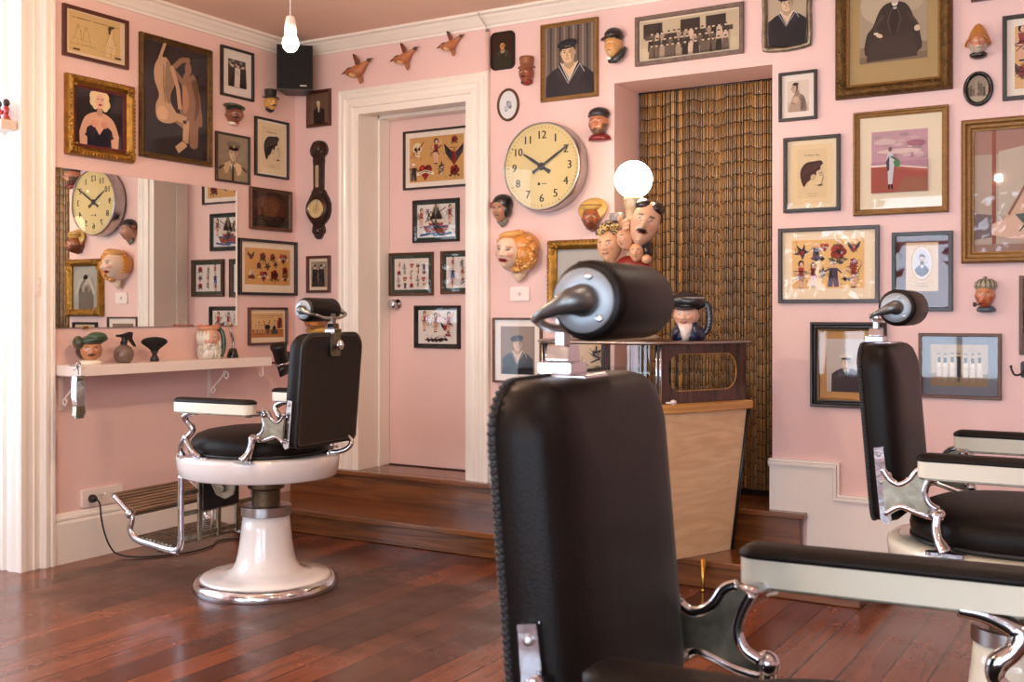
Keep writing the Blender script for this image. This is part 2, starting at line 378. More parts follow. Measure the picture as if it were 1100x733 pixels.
# ------------------------------------------------------------------ artwork
def shade(c, k): return tuple(max(0, min(255, int(x*k))) for x in c)
def portrait(cv, bg=(150, 140, 125), skin=(200, 175, 150), coat=(50, 48, 50), hair=(40, 32, 28), hat=None, collar='shirt', bg2=None, look=0.0, tie=(30, 28, 30), curtain=False, scale=1.0, cy=None, beard=False, oldm=False):
    w, h = cv.T[-1][2], cv.T[-1][3]
    cv.rect(0, 0, 1, 1, bg)
    if bg2:
        for i in range(6): cv.ell(.5, .58, .62-.07*i, .5-.055*i, tuple(int(bg[j]+(bg2[j]-bg[j])*(i+1)/6) for j in range(3)), n=28) if False else None
        cv.rect(0.0, .35, 1, 1, tuple((a*2+b)//3 for a, b in zip(bg, bg2))); cv.rect(.08, .45, .92, 1, tuple((a+b)//2 for a, b in zip(bg, bg2)))
    if curtain:
        k_ = cv.k
        for i in range(11): cv.k = k_; cv.rect(i/11+.02, 0, i/11+.055, 1, shade(bg, .6 if i % 2 else 1.35))
    s = w/2*scale; cv.push(.5, 0, s); H = h/s; c = cy*H if cy else H*.58; X = 1/scale
    # shoulders
    P = [(-min(X, .95), 0), (-min(X, .93), c-.75*1.0), (-.62, c-.52), (-.25, c-.36), (.25, c-.36), (.62, c-.52), (min(X, .95), c-.78), (min(X, .97), 0)]
    cv.poly(P, coat)
    cv.poly([(-.62, c-.52), (-.25, c-.36), (-.12, c-.5), (-.35, c-.95), (-.5, c-.9)], shade(coat, 1.35)); cv.poly([(.62, c-.52), (.25, c-.36), (.12, c-.5), (.3, c-1.0), (.5, c-.9)], shade(coat, 1.5))
    if collar == 'sailor':
        cv.poly([(-.3, c-.34), (0, c-.9), (.3, c-.34)], skin); cv.line([(-.34, c-.3), (-.02, c-.95), (.34, c-.3)], .03, (225, 222, 215)); cv.line([(-.42, c-.4), (-.04, c-1.05), (.42, c-.4), (.6, c-.7)], .018, (205, 203, 200))
    elif collar == 'shirt':
        cv.poly([(-.24, c-.34), (-.02, c-.85), (.24, c-.34)], (228, 222, 210)); cv.poly([(-.06, c-.42), (.06, c-.42), (.08, c-.9), (0, c-1.05), (-.08, c-.9)], tie)
    elif collar == 'officer':
        cv.poly([(-.24, c-.34), (-.02, c-.8), (.24, c-.34)], (230, 226, 214)); cv.poly([(-.05, c-.45), (.05, c-.45), (.07, c-1.3), (-.07, c-1.3)], tie)
        cv.poly([(-.9, c-.7), (-.5, c-.5), (-.55, c-.62), (-.88, c-.82)], (60, 48, 38)); cv.poly([(.9, c-.7), (.5, c-.5), (.55, c-.62), (.88, c-.82)], (60, 48, 38))
    cv.poly([(-.16, c-.12), (.16, c-.12), (.2, c-.42), (0, c-.56), (-.2, c-.42)], shade(skin, .8))
    fx = look*.08
    cv.ell(fx-.01, c+.1, .285, .37, hair)
    cv.ell(fx-.27, c+.02, .045, .09, shade(skin, .8)); cv.ell(fx+.27, c+.02, .045, .09, shade(skin, .75))
    cv.ell(fx, c, .26, .34, skin); cv.poly([(fx+.08, c+.25), (fx+.25, c+.15), (fx+.25, c-.08), (fx+.14, c-.28), (fx+.1, c-.1)], shade(skin, .8))
    q = fx+look*.06
    k_ = cv.k
    for sx in (-1, 1):
        cv.k = k_; cv.ell(q+sx*.105, c+.04, .05, .022, shade(skin, .62)); cv.ell(q+sx*.105, c+.035, .024, .016, (30, 24, 20)); cv.line([(q+sx*.05, c+.1), (q+sx*.165, c+.105)], .022, shade(hair, 1.0))
    cv.poly([(q-.015, c+.05), (q+.02, c+.05), (q+.055, c-.085), (q-.035, c-.095)], shade(skin, .84)); cv.line([(q-.04, c-.1), (q+.05, c-.1)], .016, shade(skin, .5))
    cv.ell(q, c-.185, .085, .022, shade(skin, .55)); cv.line([(q-.05, c-.18), (q+.05, c-.18)], .012, (235, 228, 215))
    if beard:
        cv.ell(fx, c-.25, .2, .17, shade(hair, 1.2)); cv.ell(fx, c-.14, .14, .04, hair)
    if hat is None:
        cv.sp([(fx-.28, c+.02), (fx-.3, c+.28), (fx-.16, c+.44), (fx+.12, c+.46), (fx+.3, c+.28), (fx+.28, c+.04), (fx+.22, c+.22), (fx-.05, c+.27), (fx-.22, c+.2)], hair)
    elif hat == 'sailor':
        cv.ell(fx-.02, c+.33, .4, .17, (24, 26, 34), rot=.12); cv.ell(fx+.0, c+.27, .3, .1, (36, 38, 48), rot=.06); cv.line([(fx-.28, c+.2), (fx, c+.24), (fx+.28, c+.22)], .06, (20, 20, 28)); cv.line([(fx-.12, c+.24), (fx+.12, c+.25)], .02, (150, 140, 110))
    elif hat == 'officer':
        cv.ell(fx, c+.42, .46, .15, (206, 198, 186) if oldm else (120, 112, 98)); cv.poly([(fx-.3, c+.22), (fx+.3, c+.22), (fx+.36, c+.38), (fx-.36, c+.38)], (92, 84, 74) if not oldm else (222, 214, 200))
        cv.poly([(fx-.29, c+.2), (fx+.29, c+.2), (fx+.28, c+.29), (fx-.28, c+.29)], (30, 26, 24)); cv.ell(fx, c+.2, .24, .06, (14, 12, 12)); cv.ell(fx, c+.33, .06, .075, (190, 150, 70))
    elif hat == 'bowler': cv.ell(fx, c+.3, .26, .2, (20, 20, 20)); cv.ell(fx, c+.22, .38, .05, (16, 16, 16))
    cv.pop()
RED, NAVY, GRN, TAN, INK = (150, 38, 38), (40, 48, 78), (60, 84, 60), (190, 140, 80), (38, 26, 24)
def motif(cv, kind, x, y, s, rnd, pal=(RED, NAVY, GRN)):
    cv.push(x, y, s*1.62); k0 = cv.k; A, B, C = pal
    skin = (222, 176, 150)
    if kind == 'heart':
        cv.ell(-.2, .15, .26, .26, A); cv.ell(.2, .15, .26, .26, A); cv.poly([(-.44, .08), (.44, .08), (0, -.5)], A); cv.ell(-.2, .2, .12, .1, shade(A, 1.5)); cv.line([(-.6, -.12), (0, .04), (.6, -.12)], .16, (236, 222, 190)); cv.line([(-.45, -.08), (0, .05), (.45, -.08)], .04, INK)
    elif kind == 'bird':
        cv.poly([(-.5, -.1), (-.15, .1), (-.35, .55), (.05, .2), (.25, .6), (.25, .12), (.6, .1), (.25, -.1), (.1, -.5), (-.05, -.15)], B); cv.ell(.02, -.02, .2, .12, A); cv.line([(-.3, .45), (0, .1)], .05, INK); cv.line([(.22, .5), (.14, .1)], .05, INK); cv.ell(.32, .06, .09, .08, INK)
    elif kind == 'anchor':
        cv.line([(0, .5), (0, -.4)], .1, INK); cv.line([(-.22, .28), (.22, .28)], .09, INK); cv.line([(-.4, -.15), (-.28, -.38), (0, -.48), (.28, -.38), (.4, -.15)], .11, B); cv.ell(0, .55, .1, .1, B); cv.line([(-.3, .1), (.1, 0), (.3, -.2)], .08, A)
    elif kind == 'rose':
        for i in range(5): cv.ell(.22*cos(i*1.257), .22*sin(i*1.257)+.05, .22, .2, shade(A, .85+.12*(i % 3)))
        cv.ell(0, .05, .15, .14, shade(A, .6)); cv.poly([(.2, -.2), (.55, -.35), (.3, -.45)], C); cv.poly([(-.2, -.2), (-.55, -.3), (-.3, -.48)], C); cv.line([(0, -.2), (.05, -.6)], .06, C)
    elif kind == 'skull':
        cv.ell(0, .15, .32, .32, (226, 206, 170)); cv.poly([(-.2, -.05), (.2, -.05), (.15, -.38), (-.15, -.38)], (226, 206, 170)); cv.ell(-.13, .1, .09, .1, INK); cv.ell(.13, .1, .09, .1, INK); cv.poly([(0, .02), (.05, -.09), (-.05, -.09)], INK); cv.line([(-.14, -.2), (.14, -.2)], .03, INK); cv.line([(-.5, -.4), (.5, .5)], .05, A)
    elif kind == 'lady':
        cv.ell(0, .5, .15, .17, INK); cv.ell(.02, .46, .09, .12, skin); cv.poly([(-.16, .32), (.16, .32), (.1, .05), (.2, -.12), (-.2, -.12), (-.1, .05)], A); cv.poly([(-.18, -.1), (.18, -.1), (.1, -.7), (.02, -.7), (0, -.3), (-.04, -.7), (-.12, -.7)], skin); cv.line([(-.15, .28), (-.34, .05), (-.12, -.02)], .07, skin); cv.line([(.15, .28), (.36, .4), (.3, .6)], .07, skin); cv.line([(-.12, -.72), (.1, -.72)], .06, INK)
    elif kind == 'sailor':
        cv.poly([(-.2, .3), (.2, .3), (.24, -.2), (-.24, -.2)], B); cv.poly([(-.24, -.2), (.24, -.2), (.3, -.7), (.04, -.7), (0, -.4), (-.04, -.7), (-.3, -.7)], shade(B, 1.3)); cv.ell(0, .45, .13, .15, skin); cv.ell(0, .58, .18, .07, (230, 224, 210)); cv.line([(.2, .25), (.45, 0)], .08, B); cv.line([(-.2, .25), (-.45, .1)], .08, B)
    elif kind == 'eagle':
        cv.poly([(0, .05), (-.6, .6), (-.5, .1), (-.2, -.25), (0, -.5), (.2, -.25), (.5, .1), (.6, .6)], B); cv.poly([(-.12, .2), (.12, .2), (.16, -.2), (0, -.45), (-.16, -.2)], A); cv.ell(.02, .25, .12, .1, TAN); cv.line([(-.5, .45), (-.15, -.1)], .04, INK); cv.line([(.5, .45), (.15, -.1)], .04, INK)
    elif kind == 'ship':
        cv.poly([(-.5, -.2), (.5, -.2), (.35, -.45), (-.35, -.45)], A); cv.poly([(-.35, -.12), (-.02, -.12), (-.05, .55)], (226, 214, 190)); cv.poly([(.02, -.12), (.4, -.12), (.05, .6)], (206, 196, 176)); cv.line([(0, -.2), (0, .65)], .04, INK); cv.line([(-.6, -.5), (-.2, -.44), (.2, -.5), (.6, -.44)], .07, B)
    elif kind == 'dagger':
        cv.poly([(-.07, .2), (.07, .2), (0, -.6)], (190, 190, 190)); cv.line([(-.22, .22), (.22, .22)], .09, A); cv.line([(0, .22), (0, .5)], .1, INK); cv.line([(-.3, -.3), (.2, -.1), (-.2, .1), (.25, .3)], .08, C)
    elif kind == 'boots':
        cv.poly([(-.6, -.1), (-.2, .12), (0, -.02), (.3, .1), (.6, -.12), (.4, -.3), (.1, -.15), (-.1, -.32), (-.3, -.15)], INK); cv.ell(-.3, 0, .08, .06, A)
    # loose ink detail
    for i in range(7): cv.line([(rnd.uniform(-.4, .4), rnd.uniform(-.4, .4)), (rnd.uniform(-.4, .4), rnd.uniform(-.4, .4))], .028, INK)
    cv.pop(); km = cv.k; cv.k = k0; return km
def flash(cv, items, paper=(214, 170, 104), seed=1, header=None, dots=10, pal=(RED, NAVY, GRN)):
    rnd = random.Random(seed); cv.rect(0, 0, 1, 1, paper)
    w, h = cv.T[-1][2], cv.T[-1][3]; k0 = cv.k
    for i in range(dots): cv.k = k0; cv.ell(rnd.uniform(.04, .96), rnd.uniform(.04, .96), .008*h/w+.004, .012, INK, n=6)
    km = cv.k+1; cv.k = k0+1
    top = 0
    for (kind, x, y, s) in items: top = max(top, motif(cv, kind, x, y, s*h, rnd, pal))
    cv.k = max(top, km)
    if header: cv.text(header, .5, .88, .085, INK)
def grid(kinds, nx, ny, s, jit=.02, seed=2, x0=.04, x1=.96, y0=.04, y1=.96):
    r = random.Random(seed); out = []
    for j in range(ny):
        for i in range(nx):
            out.append((kinds[(i+j*nx) % len(kinds)], x0+(x1-x0)*(i+.5)/nx+r.uniform(-jit, jit), y1-(y1-y0)*(j+.5)/ny+r.uniform(-jit, jit), s))
    return out
def profile_head(cv, paper=(226, 208, 170), hair=(66, 44, 38), title='The Barber Shop'):
    cv.rect(0, 0, 1, 1, paper); w, h = cv.T[-1][2], cv.T[-1][3]
    cv.rect(.14, .1, .86, .92, shade(paper, .97))
    cv.text(title, .5, .8, .055, (110, 84, 60)); cv.line([(.38, .17), (.64, .17)], .006, (150, 124, 90)); cv.line([(.4, .13), (.62, .13)], .006, (150, 124, 90))
    cv.push(.5, .47, w)
    sk = shade(paper, .985)
    cv.poly([(-.1, -.3), (-.08, -.05), (-.02, .18), (.18, .2), (.24, .1), (.24, .03), (.3, -.06), (.25, -.08), (.26, -.13), (.23, -.15), (.23, -.2), (.15, -.24), (.08, -.22), (.06, -.32)], sk)
    cv.line([(.24, .1), (.235, .03), (.3, -.06), (.25, -.08), (.26, -.13), (.23, -.15), (.23, -.2), (.15, -.24), (.08, -.22)], .008, shade(paper, .55))
    cv.sp([(-.2, -.26), (-.28, -.02), (-.26, .18), (-.14, .32), (.05, .35), (.22, .36), (.27, .28), (.22, .24), (.2, .14), (.12, .1), (.1, -.0), (.05, .04), (.0, .0), (-.04, -.1), (-.12, -.16)], hair)
    for i in range(9): cv.line([(-.24+.04*i, .0+.02*i), (-.12+.04*i, .28)], .006, shade(hair, 1.7))
    cv.ell(.02, -.04, .045, .065, shade(paper, .82)); cv.ell(.02, -.04, .025, .04, sk)
    cv.line([(.17, .05), (.235, .065)], .016, hair); cv.line([(.19, -.0), (.23, .005)], .014, hair); cv.poly([(.15, -.235), (.26, -.22), (.25, -.25), (.16, -.26)], hair)
    cv.pop()
def bodies(cv, bg=(48, 38, 42)):
    # two classical bare figures, one from behind and one leaning, as a dark toned photograph
    cv.rect(0, 0, 1, 1, bg); cv.rect(0, .0, 1, .3, shade(bg, .7)); w = cv.T[-1][2]; cv.poly([(.02, .3), (.5, .33), (.98, .2), (.98, .02), (.02, .02)], shade(bg, .82))
    for k, (ox, s1, sk) in enumerate(((.68, .8, (146, 110, 88)), (.3, .84, (198, 162, 130)))):
        cv.push(ox, .0, s1)
        cv.T[-1] = (cv.T[-2][0]+ox*cv.T[-2][2], cv.T[-2][1], w*s1, w*s1)
        if k == 0:
            cv.sp([(-.12, 1.12), (-.06, 1.3), (.06, 1.34), (.17, 1.26), (.24, 1.05), (.28, .8), (.3, .55), (.22, .5), (.2, .2), (.05, .2), (.02, .5), (-.1, .52), (-.15, .72), (-.06, .9)], sk)
            cv.sp([(.08, 1.2), (.2, 1.2), (.24, .8), (.14, .6), (.16, .9)], shade(sk, .72)); cv.sp([(-.1, 1.1), (0, 1.05), (.02, .8), (-.08, .7)], shade(sk, 1.25))
            cv.ell(0.03, 1.42, .1, .14, (52, 34, 30)); cv.ell(.01, 1.38, .065, .1, sk); cv.line([(-.1, 1.15), (-.3, 1.33), (-.12, 1.5), (.04, 1.52)], .08, sk); cv.line([(-.05, .5), (-.3, .62), (-.5, .58)], .13, shade(sk, 1.1))
        else:
            cv.sp([(-.16, 1.25), (-.04, 1.42), (.08, 1.38), (.18, 1.22), (.2, 1.05), (.13, .9), (.14, .76), (.24, .62), (.2, .5), (.02, .46), (-.12, .52), (-.14, .7), (-.08, .85), (-.16, 1.05)], sk)
            cv.sp([(.06, 1.36), (.18, 1.22), (.19, 1.05), (.12, .9), (.13, .76), (.06, .78), (.02, 1.0)], shade(sk, .76)); cv.line([(.0, 1.3), (.0, 1.0), (.03, .75)], .018, shade(sk, .68)); cv.ell(-.02, .6, .1, .1, shade(sk, 1.12))
            cv.ell(.0, 1.5, .09, .1, (44, 30, 28)); cv.line([(.14, 1.3), (.26, 1.0), (.3, .7)], .07, sk); cv.line([(.12, .6), (.42, .55), (.4, .22), (.24, .1)], .11, sk); cv.line([(-.08, 1.36), (.02, 1.6), (.06, 1.68)], .05, sk)
        cv.pop()
def blonde_poster(cv):
    cv.rect(0, 0, 1, 1, (36, 30, 36)); w, h = cv.T[-1][2], cv.T[-1][3]; cv.push(.5, 0, w/2); sk = (216, 170, 144); H = 2*h/w
    cv.poly([(-.8, .0), (-.82, .5), (-.5, .3), (-.5, .0)], sk); cv.poly([(.8, .0), (.84, .5), (.5, .3), (.5, .0)], sk)
    cv.sp([(-.8, .45), (-.6, .98), (-.2, 1.2), (.2, 1.2), (.6, .98), (.82, .45), (.6, .4), (.42, .7), (-.42, .7), (-.58, .4)], sk)
    cv.poly([(-.5, .0), (-.48, .5), (-.3, .85), (0, .45), (.3, .85), (.48, .5), (.52, 0)], (28, 24, 40)); cv.poly([(-.3, .85), (0, .42), (.3, .85), (.1, 1.05), (-.1, 1.05)], (226, 176, 150))
    cv.ell(-.2, .8, .15, .13, (220, 160, 138)); cv.ell(.2, .8, .15, .13, (212, 152, 132))
    cv.poly([(-.12, 1.1), (.12, 1.1), (.1, 1.4), (-.1, 1.4)], shade(sk, .9))
    for a, b, r in ((-.22, 1.75, .2), (.2, 1.75, .2), (0, 1.9, .24), (-.27, 1.55, .15), (.27, 1.52, .17), (.22, 1.38, .12), (-.2, 1.4, .1)): cv.ell(a, b, r, r, (236, 214, 170))
    cv.ell(0, 1.6, .19, .26, (234, 192, 168)); cv.line([(-.12, 1.68), (-.04, 1.68)], .03, INK); cv.line([(.04, 1.68), (.13, 1.68)], .03, INK); cv.ell(0, 1.48, .08, .035, (160, 30, 34)); cv.line([(0, 1.62), (.02, 1.56)], .02, shade(sk, .7))
    cv.pop()
def group_photo(cv, rows=3, n=14, bg=(196, 180, 150), ground=(206, 190, 158), dark=(52, 44, 40), seed=5, standing=False, centre=None):
    r = random.Random(seed); cv.rect(0, 0, 1, 1, bg); w, h = cv.T[-1][2], cv.T[-1][3]; cv.rect(0, 0, 1, .3, ground); a = h/w
    if not standing:
        for x0 in (.03, .42, .68): cv.rect(x0, .55, x0+.2, .93, dark)
        cv.rect(.05, .5, .95, .62, shade(dark, 1.5))
    k0 = cv.k; km = k0
    for j in range(rows):
        m = n-(j % 2)
        for i in range(m):
            cv.k = k0+j*6
            x = .09+.82*(i+.5)/m+r.uniform(-.01, .01); y = (.62-.16*j) if not standing else .72+r.uniform(-.02, .02)
            c = shade((110, 96, 84), r.choice((.35, .5, .9, 1.5, 1.9))); hs = .055 if not standing else .05
            if standing:
                mid = (i == centre); c = (34, 30, 30) if mid else (206, 190, 164); tp = (34, 30, 30) if mid else (60, 54, 54)
                cv.poly([(x-.035, y-.02), (x+.035, y-.02), (x+.04, y-.28), (x-.04, y-.28)], (34, 30, 30) if mid else (216, 202, 176)); cv.rect(x-.03, y-.16, x+.03, y-.03, tp)
                cv.poly([(x-.035, y-.26), (x+.035, y-.26), (x+.05 if not mid else x+.035, y-.5), (x-.05 if not mid else x-.035, y-.5)], c)
                cv.rect(x-.025, y-.62, x-.008, y-.5, tp if mid else (150, 130, 110)); cv.rect(x+.008, y-.62, x+.025, y-.5, tp if mid else (150, 130, 110))
                cv.ell(x, y+.02, .016, .034, (206, 180, 150), n=10); cv.ell(x, y+.05, .024, .022, (50, 44, 40), n=10)
            else:
                cv.poly([(x-.026, y), (x+.026, y), (x+.032, y-.26), (x-.032, y-.26)], c); cv.ell(x, y+.035, .014, .04, (214, 192, 160), n=9); cv.poly([(x-.014, y+.04), (x+.014, y+.04), (x+.01, y+.08), (x-.01, y+.08)], dark)
                if j == rows-1: cv.poly([(x-.03, y-.24), (x+.03, y-.24), (x+.03+r.uniform(-.01, .02), y-.4), (x-.03, y-.4)], shade(c, .8))
            km = max(km, cv.k)
    cv.k = km
def two_people(cv, tone=(96, 84, 74), bg=(60, 54, 50), n=2, light=True):
    cv.rect(0, 0, 1, 1, bg); r = random.Random(n)
    for i in range(14): cv.ell(r.uniform(.05, .95), r.uniform(.5, .95), .09, .06, shade((150, 140, 130), r.uniform(.5, 1.5)), n=10)
    for i in range(n):
        x = (i+.7)/(n+.4); c = (216, 206, 196) if (light and i % 2) else (40, 34, 34)
        cv.poly([(x-.16, .7), (x+.16, .7), (x+.2, 0), (x-.2, 0)], c); cv.ell(x, .78, .08, .08, (206, 180, 158)); cv.ell(x, .84, .09, .05, (50, 40, 36)); cv.line([(x-.1, .6), (x+.05, .4)], .03, shade(c, .7))
def ship_painting(cv):
    cv.rect(0, 0, 1, 1, (58, 34, 24)); cv.ell(.5, .6, .42, .3, (84, 52, 34)); cv.ell(.5, .6, .25, .2, (104, 66, 42)); cv.rect(0, 0, 1, .28, (44, 28, 22)); cv.line([(0, .27), (.5, .24), (1, .28)], .02, (90, 64, 44))
    for x, s in ((.2, .5), (.5, 1.0), (.8, .6)):
        cv.poly([(x-.13*s, .3), (x+.14*s, .3), (x+.1*s, .22), (x-.1*s, .22)], (30, 16, 12))
        for dx in (-.07, 0, .07): cv.poly([(x+dx*s-.035*s, .33), (x+dx*s+.035*s, .33), (x+dx*s+.02*s, .33+.36*s), (x+dx*s-.02*s, .33+.36*s)], (112, 56, 36)); cv.line([(x+dx*s, .3), (x+dx*s, .34+.4*s)], .006, (26, 14, 10))
    for i in range(7): cv.line([(.05+.12*i, .12+.02*(i % 3)), (.15+.12*i, .13+.02*(i % 2))], .008, (82, 58, 40))
def beach(cv):
    cv.rect(0, 0, 1, 1, (188, 150, 160)); r = random.Random(3)
    for i in range(20):
        y = .95-.4*(i/20); cv.ell(r.uniform(0.1, .9), y, r.uniform(.08, .1), .03, (shade((186, 158, 160), r.uniform(.85, 1.15))), n=12)
    cv.ell(.8, .78, .17, .05, (160, 104, 120)); cv.ell(.25, .82, .2, .05, (206, 180, 176)); cv.ell(.5, .66, .4, .04, (214, 190, 184))
    cv.rect(0, .0, 1, .5, (170, 96, 84)); cv.poly([(0, .5), (1, .5), (1, .36), (.4, .44), (0, .44)], (176, 136, 150)); cv.poly([(0, .45), (.4, .45), (1, .37), (1, .35), (.4, .425), (0, .42)], (232, 216, 210))
    cv.poly([(0, .0), (1, .0), (1, .3), (.5, .38), (0, .42)], (156, 82, 70)); cv.poly([(.45, .0), (1, .0), (1, .2), (.6, .25)], (146, 96, 76))
    cv.poly([(.3, .62), (.38, .66), (.42, .5), (.4, .3), (.38, .13), (.31, .13), (.3, .35), (.27, .52)], (196, 200, 206)); cv.poly([(.27, .5), (.33, .6), (.33, .36), (.29, .34)], (74, 62, 76)); cv.ell(.345, .7, .035, .04, (120, 86, 74)); cv.line([(.36, .58), (.47, .52), (.5, .46)], .03, (70, 110, 74)); cv.poly([(.4, .5), (.5, .52), (.52, .42), (.43, .4)], (74, 128, 82)); cv.line([(.33, .13), (.32, .05)], .03, (60, 40, 40)); cv.line([(.37, .13), (.385, .05)], .03, (60, 40, 40))
def tattoo_legs(cv):
    cv.rect(0, 0, 1, 1, (176, 160, 146)); cv.rect(0, .8, 1, 1, (160, 124, 112)); cv.rect(.22, .0, .27, 1, (140, 84, 68))
    cv.poly([(.3, .82), (1, .9), (1, .35), (.6, .28), (.3, .3)], (188, 176, 160)); cv.poly([(.35, .25), (.5, .4), (.85, .8), (1, .86), (1, .55), (.72, .3)], (206, 170, 146)); cv.line([(.42, .3), (.9, .86)], .03, (140, 100, 84))
    cv.poly([(.2, .22), (.6, .32), (1, .3), (1, .08), (.5, .1), (.2, .14)], (214, 180, 158)); cv.poly([(.5, .3), (1, .34), (1, .22), (.6, .22)], (92, 100, 96)); cv.line([(.55, .16), (.62, .22), (.66, .13), (.72, .2), (.78, .12)], .015, (60, 74, 70)); cv.rect(0, 0, 1, .06, (150, 120, 110)); cv.poly([(0, .1), (.22, .12), (.22, .3), (0, .32)], (120, 104, 104))
def seated_man(cv):
    cv.rect(0, 0, 1, 1, (166, 150, 126)); cv.ell(.35, .7, .34, .24, (186, 170, 144)); cv.ell(.78, .78, .2, .2, (178, 162, 136)); cv.rect(0, 0, 1, .2, (140, 122, 98)); cv.rect(0, 0, 1, .08, (122, 104, 82))
    c = (54, 44, 38); cv.push(0, 0, 1, .8)
    cv.sp([(.3, .78), (.42, .88), (.62, .88), (.74, .78), (.84, .52), (.9, .36), (.86, .1), (.14, .08), (.1, .4), (.2, .55)], c); cv.poly([(.16, .36), (.8, .4), (.86, .04), (.1, .02)], shade(c, 1.18)); cv.poly([(.46, .86), (.58, .86), (.56, .42), (.48, .42)], shade(c, .8)); cv.line([(.5, .84), (.42, .6), (.47, .42)], .012, shade(c, 1.7)); cv.line([(.55, .84), (.62, .62), (.56, .42)], .012, shade(c, 1.7))
    cv.line([(.36, .7), (.22, .52), (.28, .42)], .06, shade(c, 1.3)); cv.line([(.72, .7), (.84, .54), (.86, .47)], .05, shade(c, 1.25))
    cv.poly([(.48, .88), (.58, .88), (.55, .78), (.51, .78)], (222, 212, 196)); cv.poly([(.46, .85), (.53, .82), (.6, .85), (.6, .82), (.53, .8), (.46, .82)], (30, 26, 26)); cv.ell(.53, .95, .075, .075, (206, 182, 154)); cv.ell(.53, .9, .06, .035, (190, 176, 160)); cv.ell(.5, .97, .015, .008, INK); cv.ell(.565, .97, .015, .008, INK)
    cv.ell(.3, .4, .055, .03, (214, 192, 164), rot=-.4); cv.ell(.86, .45, .045, .045, (206, 184, 156)); cv.rect(.22, .42, .28, .45, (226, 216, 200)); cv.pop()
def shirtless(cv):
    cv.rect(0, 0, 1, 1, (214, 200, 184)); cv.rect(0, 0, 1, .3, (196, 182, 166)); sk = (176, 150, 132)
    cv.sp([(.1, 0), (.2, .38), (.32, .56), (.5, .6), (.72, .52), (.84, .35), (.88, 0)], sk); cv.sp([(.55, .5), (.72, .52), (.84, .35), (.88, 0), (.62, 0), (.6, .3)], shade(sk, .75)); cv.ell(.4, .38, .14, .1, shade(sk, 1.12)); cv.line([(.2, .3), (.36, .24)], .02, shade(sk, .6))
    cv.sp([(.34, .68), (.5, .7), (.56, .54), (.38, .52)], shade(sk, .85)); cv.ell(.36, .78, .14, .16, (60, 46, 42)); cv.ell(.32, .75, .11, .14, (190, 162, 140)); cv.line([(.24, .78), (.3, .78)], .018, INK); cv.line([(.22, .76), (.19, .72), (.24, .71)], .02, shade(sk, .8)); cv.ell(.4, .88, .14, .05, (50, 38, 36))
    for i in range(5): cv.ell(.7+.02*(i % 2), .1+.07*i, .05, .025, shade(sk, .55), n=8)
def certificate(cv):
    cv.rect(0, 0, 1, 1, (226, 204, 172)); cv.rect(.06, .08, .92, .97, (212, 184, 126)); L = (150, 126, 86)
    [cv.text('The "BARBERSHOP"  a Great American institution', .49+q_, .83, .037, (84, 58, 42)) for q_ in (0, .002)]; cv.text('For your SUNDAY shave...', .3, .24, .04, (110, 80, 56))
    r = random.Random(8)
    for x, y, s in ((.2, .5, .09), (.33, .48, .12)):
        cv.ell(x, y+.16, .03, .05, (196, 166, 112)); cv.line([(x-.05, y-.1), (x-.03, y+.1), (x, y+.12), (x+.04, y+.08), (x+.06, y-.12)], .006, L); cv.line([(x-.08, y-.12), (x+.09, y-.13)], .006, L)
    cv.poly([(.66, .38), (.72, .62), (.7, .7), (.8, .7), (.78, .58), (.84, .38), (.8, .1), (.76, .1), (.75, .35), (.72, .1), (.66, .12)], (222, 196, 146)); cv.line([(.66, .38), (.72, .62), (.7, .72)], .006, L); cv.line([(.84, .38), (.78, .58), (.8, .7)], .006, L)
    cv.ell(.745, .75, .03, .045, (224, 198, 150)); cv.ell(.725, .77, .03, .06, (84, 58, 42)); cv.ell(.77, .81, .028, .03, (84, 58, 42)); cv.ell(.72, .68, .02, .04, (96, 66, 46)); cv.line([(.6, .35), (.92, .33)], .006, L); cv.line([(.56, .2), (.9, .16)], .005, L)
    for i in range(9): a = r.uniform(.1, .9); b = r.uniform(.2, .65); cv.line([(a, b), (a+r.uniform(-.07, .07), b+r.uniform(-.1, .1))], .004, L)
    cv.rect(.1, .1, .21, .14, (84, 62, 44)); cv.rect(.8, .1, .91, .14, (84, 62, 44))
def barber_flash(cv):
    cv.rect(0, 0, 1, 1, (222, 188, 132)); cv.rect(0, 0, 1, .3, (186, 122, 64)); cv.rect(0, .28, 1, .32, (150, 96, 54)); cv.text("DON'T SHAVE YOURSELF TODAY", .5, .87, .06, (60, 34, 30)); cv.text('LET US DO IT FOR YOU', .42, .79, .05, (80, 50, 40)); k0 = cv.k
    cv.poly([(.8, .35), (.96, .4), (.94, .78), (.84, .82), (.78, .6)], (140, 66, 50)); cv.line([(.86, .38), (.9, .78)], .05, (70, 40, 40)); cv.ell(.48, .42, .09, .11, (30, 22, 24)); cv.poly([(.44, .34), (.54, .34), (.52, .12), (.46, .12)], (120, 80, 64)); cv.poly([(.63, .36), (.69, .56), (.76, .36), (.74, .3), (.64, .3)], (38, 40, 48)); cv.poly([(.6, .3), (.78, .3), (.82, .14), (.6, .12)], (70, 74, 76)); cv.ell(.69, .52, .03, .05, (206, 160, 130))
    for x in (.1, .2, .27, .35): cv.line([(x, .18), (x+.01, .44)], .03, (206, 176, 150)); cv.ell(x+.01, .5, .02, .035, (190, 140, 110)); cv.line([(x-.02, .12), (x+.03, .2)], .02, (90, 50, 50))
    for x, y in ((.2, .62), (.34, .66), (.36, .56), (.5, .6), (.52, .68), (.68, .68)): cv.poly([(x, y+.04), (x+.03, y-.03), (x-.03, y-.03)], (110, 70, 56))
